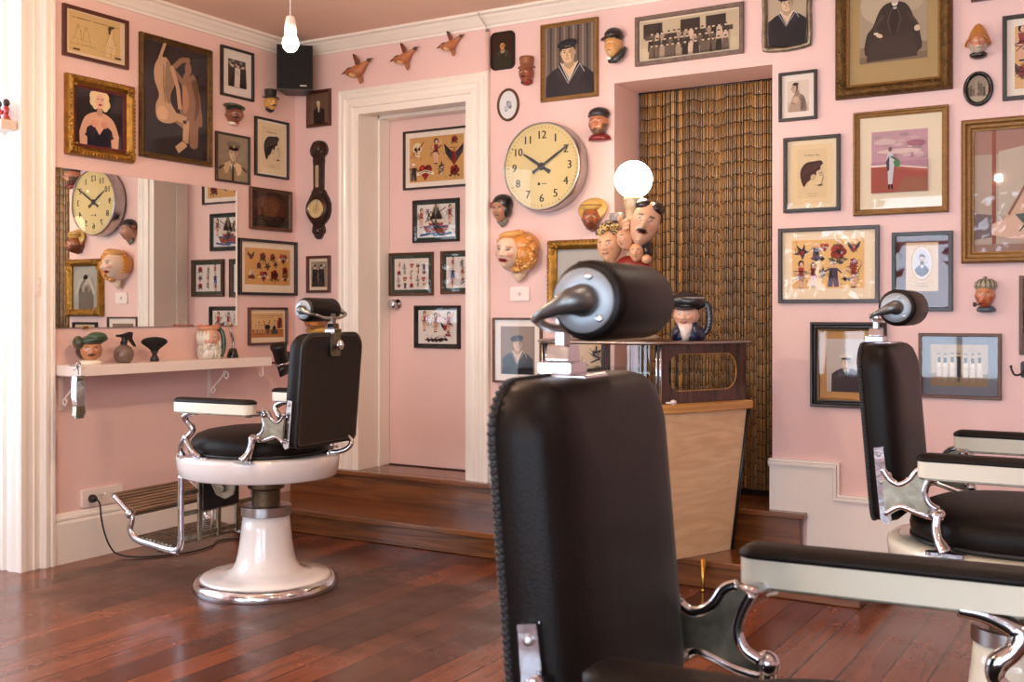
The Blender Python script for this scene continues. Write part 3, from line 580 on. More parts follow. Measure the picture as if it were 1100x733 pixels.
def cab_card(cv):
    cv.rect(0, 0, 1, 1, (206, 180, 142)); cv.ell(.5, .58, .33, .36, (178, 158, 124), n=32); cv.ell(.5, .58, .3, .33, (222, 208, 180), n=32); cv.ell(.5, .58, .26, .29, (196, 196, 206), n=32)
    sk = (206, 186, 172); co = (62, 64, 92)
    cv.poly([(.27, .44), (.36, .5), (.44, .54), (.58, .54), (.66, .49), (.73, .43), (.66, .35), (.5, .295), (.34, .35)], co); cv.poly([(.45, .54), (.56, .54), (.52, .4)], (230, 230, 230)); cv.poly([(.5, .5), (.53, .5), (.535, .38), (.505, .38)], (40, 40, 60)); cv.ell(.51, .64, .08, .1, sk); cv.ell(.51, .58, .06, .05, (60, 54, 66)); cv.poly([(.43, .66), (.42, .73), (.5, .77), (.6, .73), (.59, .66), (.56, .7), (.46, .71)], (60, 54, 66)); cv.ell(.48, .655, .015, .008, INK); cv.ell(.54, .655, .015, .008, INK)
    cv.text('studio portrait', .5, .1, .05, (150, 116, 70)) if False else cv.rect(.3, .1, .7, .115, (166, 132, 84)); cv.rect(.36, .15, .64, .165, (166, 132, 84))
def street(cv):
    cv.rect(0, 0, 1, 1, (150, 138, 120)); cv.poly([(0, 0), (1, 0), (1, .2), (0, .25)], (176, 164, 140)); r = random.Random(4)
    for i in range(8): x = .12*i; cv.rect(x, .25, x+.1, .5+r.uniform(0, .35), shade((126, 112, 96), r.uniform(.6, 1.5)))
    for i in range(20): cv.ell(r.uniform(.1, .9), r.uniform(.2, .8), .03, .02, shade((120, 106, 90), r.uniform(.4, 1.7)), n=8)
# ------------------------------------------------------------------ framed pictures
def ring_outline(shape, w, h):
    if shape == 'rect': return None
    if shape == 'oval': return lambda k: [((w/2-k)*cos(2*pi*i/48), (h/2-k)*sin(2*pi*i/48)) for i in range(48)]
    if shape == 'rounded': return lambda k: rrect(w-2*k, h-2*k, max(.012, .03-k), 6)
    if shape == 'scallop':
        def f(k):
            out = []
            for i in range(72):
                a = 2*pi*i/72; c, s_ = cos(a), sin(a); q = 1/max(abs(c), abs(s_)); q = q*.55+.45*(1/((abs(c)**5+abs(s_)**5)**.2))
                wob = 1-.075*(1-abs(s_))**.8*(1 if abs(c) > .6 else 0)-.05*(1-abs(c))**2*(abs(s_) > .75)*0
                out.append(((w/2-k)*c*q*wob, (h/2-k)*s_*q*(1-.03*abs(sin(2*a)))))
            return out
        return f
def make_frame(w, h, prof, mats, parent, shape='rect', name='frame', ornate=0, rseed=1):
    # prof: list of (inset, depth) from the wall outwards and in; mitred ring
    b = MB(); fn = ring_outline(shape, w, h); rs = []
    for k, d in prof:
        if fn: P = fn(k)
        else: P = [(w/2-k, h/2-k), (-w/2+k, h/2-k), (-w/2+k, -h/2+k), (w/2-k, -h/2+k)]
        rs.append([(x, -d, z) for x, z in P])
    b.rings(rs, True, False, False, smooth=bool(fn))
    o = b.build(name, mats, parent, bevel=0 if fn else 0.0008, seg=1)
    if ornate:
        r = random.Random(rseed); kmid = prof[-1][0]; top = max(d for _, d in prof)
        for q, (sx, sz) in enumerate(((1, 1), (-1, 1), (-1, -1), (1, -1))):
            c = MB(); cx, cz = sx*(w/2-kmid*.5), sz*(h/2-kmid*.5)
            for i in range(ornate*5):
                a, l = r.uniform(0, pi/2), r.uniform(0, kmid*1.5)
                px, pz = cx-sx*l*cos(a)*.9+sx*kmid*.2, cz-sz*l*sin(a)*.9+sz*kmid*.2
                if abs(px) < w/2-kmid and abs(pz) < h/2-kmid: continue
                rr = r.uniform(.12, .24)*kmid; c.ell((px, -top*.92, pz), (rr, rr*.7, rr*.9), 8, 6)
            c.build('corner_ornament', mats, parent)
        if ornate > 1:
            for side in range(4):
                c = MB()
                L = (w if side % 2 == 0 else h)-kmid*3; n = int(L/(kmid*.42))
                for i in range(n):
                    t = -L/2+L*(i+.5)/n; rr = kmid*.17
                    p = [(t, h/2-kmid*.25), (-w/2+kmid*.25, t), (t, -h/2+kmid*.25), (w/2-kmid*.25, t)][side]
                    c.ell((p[0], -top*.9, p[1]), (rr, rr*.6, rr), 7, 5)
                c.build('beading', mats, parent)
    return o
def flatp(fw, d): return [(0, .001), (0, d*.92), (.0015, d), (fw-.0015, d), (fw, d*.9), (fw, .004)]
def stepp(fw, d): return [(0, .001), (0, d*.7), (fw*.2, d), (fw*.35, d*.98), (fw*.5, d*.62), (fw*.72, d*.66), (fw*.85, d*.42), (fw, d*.38), (fw, .004)]
def domep(fw, d): return [(0, .001), (0, d*.5), (fw*.12, d*.8), (fw*.35, d), (fw*.6, d*.92), (fw*.8, d*.6), (fw, d*.45), (fw, .004)]
def sheet(w, h, y, col, shape='rect', hole=None, name='mount', parent=None):
    b = MB(); b.fixn = False; fn = ring_outline(shape, w, h); P = fn(0) if fn else [(-w/2, -h/2), (w/2, -h/2), (w/2, h/2), (-w/2, h/2)]
    b.add([(x, y, z) for x, z in P], [tuple(range(len(P)))], 0, rgb(*col), False); return b.build(name, PRINT, parent)
def picture(label, wall, quad, art, fw=.018, d=.02, fm=M_BLKF, prof=flatp, mount=None, mc=(226, 214, 198), shape='rect', group=None, cat='picture', name='framed_picture', plane=None, rz=None, ornate=0, liner=None, tilt=0.0, glass=True, ashape='rect'):
    x0, t0, b0, x1, t1, b1 = quad
    if wall == 'B':
        Y = (plane or 5.0)-d
        A, zt0 = onB(x0, t0, Y); _, zb0 = onB(x0, b0, Y); B, zt1 = onB(x1, t1, Y); _, zb1 = onB(x1, b1, Y)
        loc = ((A+B)/2, plane or 5.0, (zt0+zb0+zt1+zb1)/4); rot = 0
    else:
        X = -4.54+d
        A, zt0 = onL(x0, t0, X); _, zb0 = onL(x0, b0, X); B, zt1 = onL(x1, t1, X); _, zb1 = onL(x1, b1, X)
        loc = (-4.54, (A+B)/2, (zt0+zb0+zt1+zb1)/4); rot = pi/2
    w = B-A; h = ((zt0-zb0)+(zt1-zb1))/2
    e = empty(name, loc, rot, label, cat, group); e.rotation_euler.rotate_axis('Y', tilt)
    make_frame(w, h, prof(fw, d), fm, e, shape, ornate=ornate, rseed=int(x0))
    iw, ih = w-2*fw, h-2*fw
    if liner:
        lw, lm = liner; make_frame(iw, ih, [(0, .004), (0, d*.5), (lw, d*.35), (lw, .003)], lm, e, name='inner_liner'); iw -= 2*lw; ih -= 2*lw
    bw, bh = iw+.004, ih+.004
    if mount is not None:
        sheet(bw, bh, -.0045, mc, shape if shape != 'rect' else 'rect', name='mount', parent=e)
        mm = mount if isinstance(mount, (tuple, list)) else (mount, mount, mount, mount)   # left right top bottom
        aw, ah = iw-mm[0]-mm[1], ih-mm[2]-mm[3]; ox, oz = (mm[0]-mm[1])/2, (mm[3]-mm[2])/2
    else: aw, ah, ox, oz = bw, bh, 0, 0
    cv = Cv(aw, ah, -.005); cv.T[0] = (ox-aw/2, oz-ah/2, aw, ah)
    if shape in ('oval', 'scallop', 'rounded') and mount is None: Cv_clip(cv, shape, bw, bh, art, e)
    else: art(cv); cv.build('print', e)
    if glass:
        g = MB(); g.fixn = False; fn = ring_outline(shape, bw, bh); P = fn(0) if fn else [(-bw/2, -bh/2), (bw/2, -bh/2), (bw/2, bh/2), (-bw/2, bh/2)]
        g.add([(x, -.0165 if d > .019 else -d*.8, z) for x, z in P], [tuple(range(len(P)))], 0, None, False); g.build('glass', M_GLASS, e)
    return e
def Cv_clip(cv, shape, bw, bh, art, e):
    # draw into a slightly smaller rectangle, then cut every shape to the outline of the opening
    art(cv); fn = ring_outline(shape, bw, bh); P = fn(0)
    def inside(p, a, b): return (b[0]-a[0])*(p[2]-a[1])-(b[1]-a[1])*(p[0]-a[0]) >= 0
    def clip(poly):
        out = poly
        for i in range(len(P)):
            a, b = P[i], P[(i+1) % len(P)]; src = out; out = []
            for j in range(len(src)):
                p, q = src[j], src[(j+1) % len(src)]; ip, iq = inside(p, a, b), inside(q, a, b)
                if ip: out.append(p)
                if ip != iq:
                    d1 = (b[0]-a[0])*(p[2]-a[1])-(b[1]-a[1])*(p[0]-a[0]); d2 = (b[0]-a[0])*(q[2]-a[1])-(b[1]-a[1])*(q[0]-a[0]); t = d1/(d1-d2)
                    out.append(tuple(p[k]+(q[k]-p[k])*t for k in range(3)))
            if not out: return []
        return out
    if shape == 'scallop': P = P[::2]
    vs, fs, cs = [], [], []
    for f, c in zip(cv.fs, cv.cs):
        r = clip([cv.vs[i] for i in f])
        if len(r) >= 3: n = len(vs); vs += r; fs.append(tuple(range(n, n+len(r)))); cs.append(c)
    cv.vs, cv.fs, cv.cs = vs, fs, cs
    cv.build('print', e)
# ------------------------------------------------------------------ ceramic faces
def face(b, W, H, D, skin=(206, 140, 104), eye=(50, 40, 34), brow=(50, 34, 26), lip=(170, 60, 50), mous=None, beard=None, nose=1.0, makeup=None, cheeks=1.0, smile=0.3, lipw=.26, paint=None, n=44, m=40, bald=None, chinw=.7, jaw=1.0, open_mouth=0, grey=None, liph=.062):
    # a modelled head (front is -y) with painted features; W, H, D half sizes
    vs = []; cols = []; fs = []
    def col(u, v, front, th):
        c = skin
        if front:
            sx = abs(u)
            if makeup:
                if ((sx-.5)/.2)**2+((v+.12)/.16)**2 < 1: c = tuple((a+bb)//2 for a, bb in zip(skin, (222, 130, 110)))
            elif ((sx-.48)/.24)**2+((v+.1)/.2)**2 < 1: c = tuple(int(a*.8+bb*.2) for a, bb in zip(skin, (190, 84, 60)))
            if abs(v+.14) < .12 and sx < .12 and not makeup: c = shade(c, .93)
            if ((sx-.36)/.17)**2+((v-.13)/(.09 if not makeup else .11))**2 < 1: c = shade(skin, .72) if not makeup else (196, 150, 140)
            if ((sx-.36)/.125)**2+((v-.12)/.052)**2 < 1: c = (222, 212, 198)
            if ((sx-.36)/.07)**2+((v-.12)/.062)**2 < 1: c = eye
            if makeup and ((sx-.37)/.16)**2+((v-.165)/.03)**2 < 1: c = (40, 26, 26)
            bv = v-(.29+.04*(1-((sx-.36)/.2)**2))
            if .14 < sx < .6 and abs(bv) < (.042 if not makeup else .02): c = brow
            lv = v+.46-smile*.12*(u/lipw)**2
            if sx < lipw and abs(lv) < liph*(1-(sx/lipw)**2)**.5: c = lip
            if open_mouth and sx < lipw*.7 and abs(lv+.01) < .03: c = (240, 232, 220) if open_mouth == 1 else (60, 10, 14)
            elif sx < lipw*.9 and abs(lv) < .012: c = shade(lip, .4)
            if mous and sx < .36 and -.36-.12*sx < v < -.27-.10*sx*0: c = mous
            if mous and sx < .38 and abs(v+.33+.2*sx*sx) < .065*(1-(sx/.4)**2)**.3: c = mous
        if beard and ((v < -.52 and not (front and abs(u) < .2 and v > -.5)) or (v < -.02 and (abs(u) > .68 or not front)) or (front and -.6 < v < -.1 and abs(u) > .55)): c = beard
        if paint:
            q = paint(u, v, front)
            if q: c = q
        return c
    grid_ = []
    for i in range(m+1):
        a = -pi/2+pi*i/m; row = []
        for j in range(n):
            t = 2*pi*j/n
            x, y, z = cos(a)*sin(t), -cos(a)*cos(t), sin(a)
            # fuller than a sphere
            z2 = z; rxy = (max(0, 1-abs(z)**2.4))**.5/max(1e-6, cos(a)) if cos(a) > 1e-6 else 0
            x *= rxy; y *= rxy
            if z < 0: kk = 1-(1-chinw)*min(1, (-z))**1.3*1.1; x *= kk; y *= 1-.12*(-z)
            front = y < -.05
            u, v = x, z2
            dy = 0
            if front:
                fr = min(1, (-y-.05)*2.2)
                g = lambda cu, su, cv_, sv: exp(-((abs(u)-cu)/su)**2-((v-cv_)/sv)**2)
                nz = exp(-(u/(.10+.10*max(0, .1-v)))**2)*max(0, min(1, (.26-v)/.42))*(1 if v > -.2 else exp(-((v+.2)/.055)**2))
                dy += .34*nose*nz+.08*g(.13, .07, -.19, .07)*nose
                dy -= .13*g(.36, .17, .13, .1); dy += .07*exp(-((v-.3)/.08)**2)*exp(-(u/.6)**2)
                dy += .05*g(.36, .11, .12, .055)
                dy += .09*exp(-(u/lipw)**2-((v+.41)/.045)**2)+.09*exp(-(u/(lipw*.9))**2-((v+.51)/.045)**2)-.05*exp(-(u/lipw)**2-((v+.46)/.02)**2)
                dy += .12*exp(-(u/.22)**2-((v+.78)/.13)**2)*jaw; dy += .08*g(.5, .2, -.1, .2)*cheeks
                if mous: dy += .1*(1 if (abs(u) < .38 and abs(v+.33+.2*u*u) < .07) else 0)
                dy *= fr
            if beard and v < -.45: dy += .08+.03*sin(u*24)*sin(v*20)
            vs.append((x*W, (y-dy)*D if front else y*D, z2*H)); row.append((u, v, front))
        grid_.append(row)
    cc = [[rgb(*col(*grid_[i][j], 0)) for j in range(n)] for i in range(m+1)]
    for i in range(m):
        for j in range(n):
            k = (j+1) % n; fs.append((i*n+j, i*n+k, (i+1)*n+k, (i+1)*n+j)); cols.append([cc[i][j], cc[i][k], cc[i+1][k], cc[i+1][j]])
    # corner colours: pack per-face lists
    b.add(vs, fs, 0, None, True)
    base = len(b.c)-len(fs)
    for q in range(len(fs)): b.c[base+q] = cols[q]
    for sx in (-1, 1):
        b.ell((sx*W*.97, 0.02*D, .02*H), (W*.1, D*.14, H*.17), 10, 8, 0, rgb(*shade(skin, .95)))
    return b
class MBC(MB): fixn = False
def cl(c): return rgb(*c)
# ------------------------------------------------------------------ barber chair (faces local +x; all sizes in metres)
def strip_curve(b, pts, wy, r, y, n=8, flat=1.0):
    b.tube([(x, y, z) for x, z in catmull([(p[0], p[1], 0) for p in pts], 6) for x, z in [(x, z)]] if False else [(p[0], y, p[1]) for p in [(q[0], q[1]) for q in catmull([(a, c, 0) for a, c in pts], 6)]], lerpl(r if isinstance(r, list) else [r, r], (len(pts)-1)*6+1), n, flat=flat)
def backx(z): return -.33-(z-.65)*.085      # rear face of the backrest
def make_chair():
    e = empty('barber_chair', (0, 0, 0))
    # pedestal
    b = MB(); b.lathe([(.312, 0), (.316, .012), (.31, .034), (.296, .046), (.285, .05), (.285, .03), (.2, .02), (.2, 0)], 56, cap=False); b.build('base_rim', M_CHROME, e)
    b = MB(); b.lathe([(.283, .03), (.283, .052), (.27, .059), (.21, .063), (.172, .071), (.146, .088), (.131, .115), (.122, .15), (.114, .2), (.107, .26), (.1, .32)], 56); b.build('pedestal', M_ENAMEL, e)
    b = MB(); b.lathe([(.100, .316), (.108, .318), (.108, .358), (.103, .362), (.05, .362)], 48); edge_split(b.build('collar', M_STEEL, e), 30)
    b = MB(); b.lathe([(.062, .355), (.062, .43), (.08, .435), (.08, .47), (.12, .49), (.12, .52)], 32); b.box(-.16, .2, -.1, .1, .47, .5); b.build('pump_column', M_RUST, e, bevel=.004)
    # seat apron
    def apron(z, k=0): return [(.043+(.362+k)*cos(2*pi*j/72), (.325+k)*sin(2*pi*j/72), z) for j in range(72)]
    b = MB(); b.rings([apron(.50, -.06), apron(.492, -.022), apron(.492, -.012), apron(.50, -.004), apron(.57, .006), apron(.582, .004), apron(.588, -.004), apron(.59, -.03)], True, True, True); b.build('seat_apron', M_ENAMEL, e)
    # lever at the side
    # link plate under the apron
    for s in (-1, 1):
        b = MB(); b.prism([(.1, .5), (.19, .5), (.2, .46), (.17, .41), (.12, .395), (.07, .42), (.06, .47)], s*.125-.006, s*.125+.006, 'y'); b.tube([(.13, s*.12, .44), (.13, s*.145, .44)], .018, 12); b.build('link_plate', M_NICKEL, e, bevel=.003)
    # seat cushion
    rs = []
    def seat(k, z, kk=1.0): return [(.03+(.285-k)*math.copysign(abs(cos(2*pi*j/64))**.86, cos(2*pi*j/64)), (.272-k)*math.copysign(abs(sin(2*pi*j/64))**.86, sin(2*pi*j/64)), z) for j in range(64)]
    b = MB(); b.rings([seat(.012, .588), seat(0, .60), seat(-.006, .63), seat(0, .655), seat(.018, .675), seat(.055, .69), seat(.11, .699), seat(.18, .703), seat(.25, .704)]); o = b.build('seat_cushion', M_LEATHER, e)
    b = MB(); P = seat(-.001, .6); b.tube(P+[P[0]], .006, 6); b.build('seat_piping', M_STUD, o)
    # backrest
    W, zb, zt = .42, .645, 1.117; H = zt-zb; zc = (zb+zt)/2
    def ring(x, k, r=.07, kb=.028): return [(backx(z)+x, y, z) for y, z in rrect(W-2*k, H-2*k, [max(.01, r-k), max(.01, r-k), max(.01, kb-k*.5), max(.01, kb-k*.5)], 8, 0, zc)]
    b = MB(); b.rings([ring(.008, .004), ring(.012, 0), ring(.05, 0), ring(.066, .004), ring(.078, .014), ring(.088, .035, .08, .05), ring(.094, .07, .09, .06), ring(.096, .12, .1, .08)]); bk = b.build('backrest', M_LEATHER, e)
    b = MB(); b.rings([ring(.0, .012), ring(-.001, .004), ring(.004, -.001), ring(.012, -.001), ring(.012, .01)]); o = b.build('back_panel', M_LEATHERB, e)
    b = MB(); L = rrect(W-.022, H-.022, [.062, .062, .02, .02], 8, 0, zc); pts = []
    for (a, c), (a2, c2) in zip(L, L[1:]+L[:1]):
        d = sqrt((a2-a)**2+(c2-c)**2); n = max(1, int(d/.0085))
        for i in range(n): pts.append((a+(a2-a)*i/n, c+(c2-c)*i/n))
    for a, c in pts[::1]: b.box(backx(c)-.0022, backx(c)+.002, a-.0012, a+.0012, c-.0012, c+.0012)
    b.build('stitching', M_STITCH, o)
    b = MB(); L = [(backx(z)+.006, y, z) for y, z in rrect(W+.002, H+.002, [.071, .071, .029, .029], 10, 0, zc)]
    P = [Vector(p) for p in L+[L[0]]]; acc = 0; out = []
    for p, q in zip(P, P[1:]):
        d = (q-p).length; n = max(1, round(d/.0085))
        for i in range(n): out.append(p+(q-p)*i/n)
    for i, p in enumerate(out): b.ell(p, (.006, .0032, .0032), 6, 4)
    b.build('studded_edge', M_STUD, e)
    # headrest
    hx, hz, r, L = -.284, 1.216, .0508, .2
    prof = [(0, -L/2-.001), (r*.78, -L/2), (r*.93, -L/2+.004), (r, -L/2+.013), (r*1.0, 0), (r, L/2-.013), (r*.93, L/2-.004), (r*.78, L/2), (0, L/2+.001)]
    b = MB(); b.at((hx, 0, hz), 0, pi/2); b.lathe(prof, 40); b.M = Matrix.Identity(4); roll = b.build('headrest_roll', M_LEATHER, e)
    for s in (-1, 1):
        b = MB(); b.at((hx, s*(L/2+.0005), hz), 0, -s*pi/2*-1); b.lathe([(.0, -.001), (r*.86, 0.0), (r*.9, .003), (r*.88, .006), (r*.8, .0065)], 40); b.build('cap_ring', M_BLACK, e)
        b = MB(); b.at((hx, s*(L/2+.004), hz), 0, s*-pi/2); b.lathe([(.039, 0), (.0405, .003), (.039, .0052), (.022, .006), (.0, .006)], 40)
        cap = b.build('headrest_cap', M_CAP, e)
        for q in range(3):
            a = radians(75+120*q); b = MB(); b.at((hx+.031*cos(a), s*(L/2+.0105), hz+.031*sin(a)), 0, s*-pi/2); b.lathe([(.0046, -.001), (.0046, .001), (.003, .0018), (0, .0018)], 12); b.box(-.0045, .0045, -.0008, .0008, .0016, .0024); b.build('screw', M_STEEL, cap)
        # cone shaped arm that leaves the cap and turns in behind the roll
        y0 = s*(L/2+.008)
        P = catmull([(hx, y0-s*.002, hz), (hx, y0+s*.010, hz), (hx-.010, y0+s*.021, hz-.002), (hx-.030, y0+s*.022, hz-.010), (hx-.052, y0+s*.016, hz-.018), (hx-.064, y0-s*.004, hz-.022)], 6)
        b = MB(); b.tube(P, lerpl([.021, .0205, .0165, .0105, .0065, .006], len(P)), 16); b.build('headrest_arm', mat('dull_zinc', (120, 122, 120), .36, .9, var=.15, vscale=30), e)
    b = MB(); b.tube(catmull([(hx-.068, -L/2-.004, hz-.022), (hx-.072, -.05, hz-.034), (hx-.072, .05, hz-.034), (hx-.068, L/2+.004, hz-.022)], 8), .0062, 10); b.build('headrest_bar', M_STEEL, e)
    sx = hx-.076
    b = MB(); b.prism([(-.013, 1.13), (.013, 1.13), (.011, 1.17), (.009, 1.2), (-.009, 1.2), (-.011, 1.17)], sx-.006, sx+.006, 'x'); b.build('headrest_stem', M_STEEL, e, bevel=.003)
    b = MB(); b.box(sx-.026, sx+.024, -.027, .027, 1.118, 1.136); b.prism([(-.022, 1.136), (.022, 1.136), (.016, 1.158), (-.016, 1.158)], sx-.016, sx+.016, 'x'); b.box(sx-.022, sx+.05, -.04, .04, 1.113, 1.12); b.build('stem_clamp', M_CHROME, e, bevel=.003)
    b = MB(); b.prism(rrect(.062, .1, .008, 4, 0, 1.07), backx(1.07)-.012, backx(1.07)-.002, 'x'); b.box(backx(1.1)-.012, backx(1.1)+.03, -.031, .031, 1.108, 1.12); pl = b.build('back_bracket', M_NICKEL, e, bevel=.003)
    b = MB(); b.at((backx(1.07)-.012, 0, 1.067), 0, 0, -pi/2); b.lathe([(.012, 0), (.012, .008), (.021, .01), (.022, .022), (.018, .026), (0, .027)], 20); b.build('knob', M_CHROME, pl)
    # arms and their cast brackets
    for s in (-1, 1):
        yo, yi = .352, .282; yc = s*(yo+yi)/2; x0, x1 = (-.188 if s < 0 else -.2), .215
        L = rrect(x1-x0, yo-yi, [.028, .03, .03, .028], 6, (x0+x1)/2, yc)
        b = MB(); b.prism(L, .79, .83, 'z', smooth=True); b.build('armrest', M_ENAMEL, e, bevel=.002)
        ls = lambda k: [(x, y) for x, y in rrect(x1-x0+2*k, yo-yi+2*k, .028+k, 6, (x0+x1)/2, yc)]
        b = MB(); b.rings([[(x, y, z) for x, y in ls(k)] for k, z in ((.0, .83), (.002, .832), (.002, .838), (-.004, .843), (-.012, .847), (-.022, .849))]); b.build('arm_pad', M_LEATHER, e)
        b = MB(); b.box(x0+.02, x1-.02, yc-.022, yc+.022, .782, .791); b.build('arm_rail', M_NICKEL, e, bevel=.002)
        ys = s*.262
        # side plate screwed to the edge of the backrest
        yp = s*.216
        b = MB(); Pl = [(-.318, .842), (-.294, .846), (-.288, .80), (-.284, .74), (-.276, .69), (-.272, .655), (-.282, .642), (-.300, .65), (-.305, .70), (-.312, .77)]
        b.prism(Pl, yp-s*.004, yp+s*.006, 'y'); sp = b.build('side_plate', M_CHROME, e, bevel=.002)
        for x, z in ((-.304, .826), (-.298, .754), (-.286, .67)):
            b = MB(); b.at((x, yp+s*.006, z), 0, s*-pi/2); b.lathe([(.0068, -.001), (.0068, .002), (.004, .0035), (0, .0035)], 12); b.build('screw', M_STEEL, sp)
        # web plate, concave on every side
        up = catmull([(-.292, .79, 0), (-.276, .765, 0), (-.25, .752, 0), (-.222, .768, 0), (-.205, .792, 0), (-.185, .80, 0)], 5)
        rt = catmull([(-.165, .79, 0), (-.178, .765, 0), (-.186, .735, 0), (-.176, .708, 0), (-.152, .694, 0)], 5)
        lo = catmull([(-.152, .672, 0), (-.19, .678, 0), (-.22, .688, 0), (-.25, .694, 0), (-.284, .672, 0)], 5)
        O = [(p[0], p[1]) for p in up+rt+lo]
        b = MB(); b.prism(O, s*.236-.006, s*.236+.006, 'y'); wb = b.build('arm_bracket', M_NICKEL, e, bevel=.002)
        b = MB()
        for seg in (up, rt, lo): b.tube([(p[0], s*.236, p[1]) for p in seg], .009, 8)
        b.tube([(-.284, s*.216, .78), (-.276, s*.236, .766)], .01, 8); b.tube([(-.28, s*.216, .676), (-.262, s*.236, .69)], .01, 8)
        b.tube([(-.185, s*.236, .79), (-.165, s*.27, .786), (-.15, s*.31, .784)], .011, 8)
        b.build('bracket_rim', M_CHROME, wb)
        b = MB(); b.at((-.189, s*.245, .782), 0, s*-pi/2); b.lathe([(.012, -.002), (.012, .003), (.007, .006), (0, .006)], 14); b.build('screw', M_CHROME, wb)
        # ball joint and leg down to the apron
        b = MB(); b.ell((-.148, s*.262, .683), (.019, .019, .019), 16, 10); b.tube([(-.17, s*.24, .685), (-.148, s*.262, .683)], .012, 8)
        P = catmull([(-.148, s*.264, .683), (-.15, s*.272, .655), (-.143, s*.281, .625), (-.125, s*.289, .596)], 6); b.tube(P, lerpl([.019, .017, .0185, .03], len(P)), 12, flat=.75)
        b.prism([(x, y) for x, y in rrect(.10, .034, .016, 4, -.125, s*.290)], .588, .597, 'z'); b.build('rear_support', M_CHROME, e)
        # front post: scroll under the arm, ball, split foot on the apron
        b = MB(); P = catmull([(.11, s*.305, .785), (.15, s*.303, .782), (.188, s*.298, .764), (.182, s*.29, .742), (.162, s*.285, .722), (.16, s*.286, .70), (.182, s*.288, .678)], 6)
        b.tube(P, lerpl([.01, .014, .016, .013, .015, .012, .012], len(P)), 12); b.ell((.192, s*.288, .672), (.017, .017, .017), 14, 10)
        P = catmull([(.192, s*.288, .672), (.172, s*.29, .64), (.15, s*.288, .61), (.115, s*.285, .594)], 5); b.tube(P, lerpl([.014, .014, .015, .012], len(P)), 10)
        P = catmull([(.192, s*.288, .672), (.222, s*.28, .655), (.245, s*.268, .62), (.235, s*.262, .592)], 5); b.tube(P, lerpl([.012, .01, .011, .013], len(P)), 10)
        b.prism([(x, y) for x, y in rrect(.17, .034, .016, 4, .165, s*.276)], .588, .596, 'z'); b.build('front_support', M_CHROME, e)
    # footrest
    fr = empty('x', (0, 0, 0)); bpy.data.objects.remove(fr)
    for s in (-1, 1):
        y = s*.235
        P = catmull([(.27, y, .50), (.272, y, .42), (.272, y, .30), (.272, y, .21), (.29, y, .178), (.34, y, .172), (.44, y, .185), (.53, y, .2), (.57, y, .235), (.565, y, .27), (.56, y, .3), (.60, y, .33), (.67, y, .382)], 5)
        b = MB(); b.tube(P, lerpl([.016]*10+[.013]*3, len(P)), 10, flat=.75, up=(0, 1, 0)); b.ell((.572, y-s*-.008, .31), (.02, .012, .02), 12, 8); b.tube([(.29, y, .165), (.40, y, .168)], .012, 8); b.build('footrest_side', M_CHROME, e)
    # upper ribbed tread: runs down from the front edge
    def tread(name, p0, p1, ribs, m, th=.01):
        (xa, za), (xb, zb) = p0, p1; L = sqrt((xb-xa)**2+(zb-za)**2); ux, uz = (xb-xa)/L, (zb-za)/L; nx, nz = -uz, ux
        if nz < 0: nx, nz = -nx, -nz
        b = MB(); y = .228
        def q(t, h): return (xa+ux*t*L+nx*h, za+uz*t*L+nz*h)
        b.prism([q(0, 0), q(1, 0), q(1, -th), q(0, -th)], -y, y, 'y')
        for i in range(ribs):
            t0 = (i+.15)/ribs; t1 = (i+.75)/ribs
            b.prism([q(t0, 0), q(t1, 0), q(t1, .004), q(t0, .004)], -y+.004, y-.004, 'y')
        return b.build(name, m, e)
    tread('foot_plate', (.685, .392), (.545, .318), 8, M_SLAT, .02)
    tread('foot_grate', (.54, .212), (.33, .186), 9, M_NICKEL, .006)
    b = MB()
    for y in (-.12, .0, .12): b.box(.266, .278, y-.011, y+.011, .2, .5)
    for z in (.225, .33, .42): b.box(.268, .280, -.235, .235, z-.01, z+.01)
    b.build('footrest_frame', M_NICKEL, e, bevel=.002)
    b = MB(); b.box(.255, .262, -.115, .115, .33, .47); b.build('footrest_plate', M_IRON, e, bevel=.003)
    b = MB(); b.ell((.29, .02, .4), (.012, .022, .022), 12, 8); b.ell((.29, -.035, .375), (.014, .016, .016), 12, 8); b.tube([(.29, .02, .4), (.29, .02, .27), (.3, .02, .2)], .006, 8); b.build('footrest_catch', M_STEEL, e)
    return e
def kids(o): return [c for c in bpy.data.objects if c.parent == o]
def copy_tree(o, parent=None):
    c = o.copy(); COL.objects.link(c); c.parent = parent
    for ch in kids(o): copy_tree(ch, c)
    return c
# ------------------------------------------------------------------ the room
def bx(name, x0, x1, y0, y1, z0, z1, m, parent=None, bevel=0):
    b = MB(); b.box(x0, x1, y0, y1, z0, z1); return b.build(name, m, parent, bevel=bevel)
XL, XR, YB, YF, ZC = -4.54, 3.2, 5.0, -2.6, 2.83
LAND = .285
struct(bx('floor', XL-1.2, XR+.2, YF-.2, YB+.62, -.12, 0, M_FLOOR))
struct(bx('ceiling', XL-1.2, XR+.2, YF-.2, YB+.62, ZC, ZC+.12, M_CEIL))
# left wall, from the window bay to the corner
b = MB(); b.box(XL-.2, XL, 3.28, YB+.6, 0, ZC); b.box(XL-.2, XL, YF, .6, 0, ZC); struct(b.build('wall_left', M_WALL))
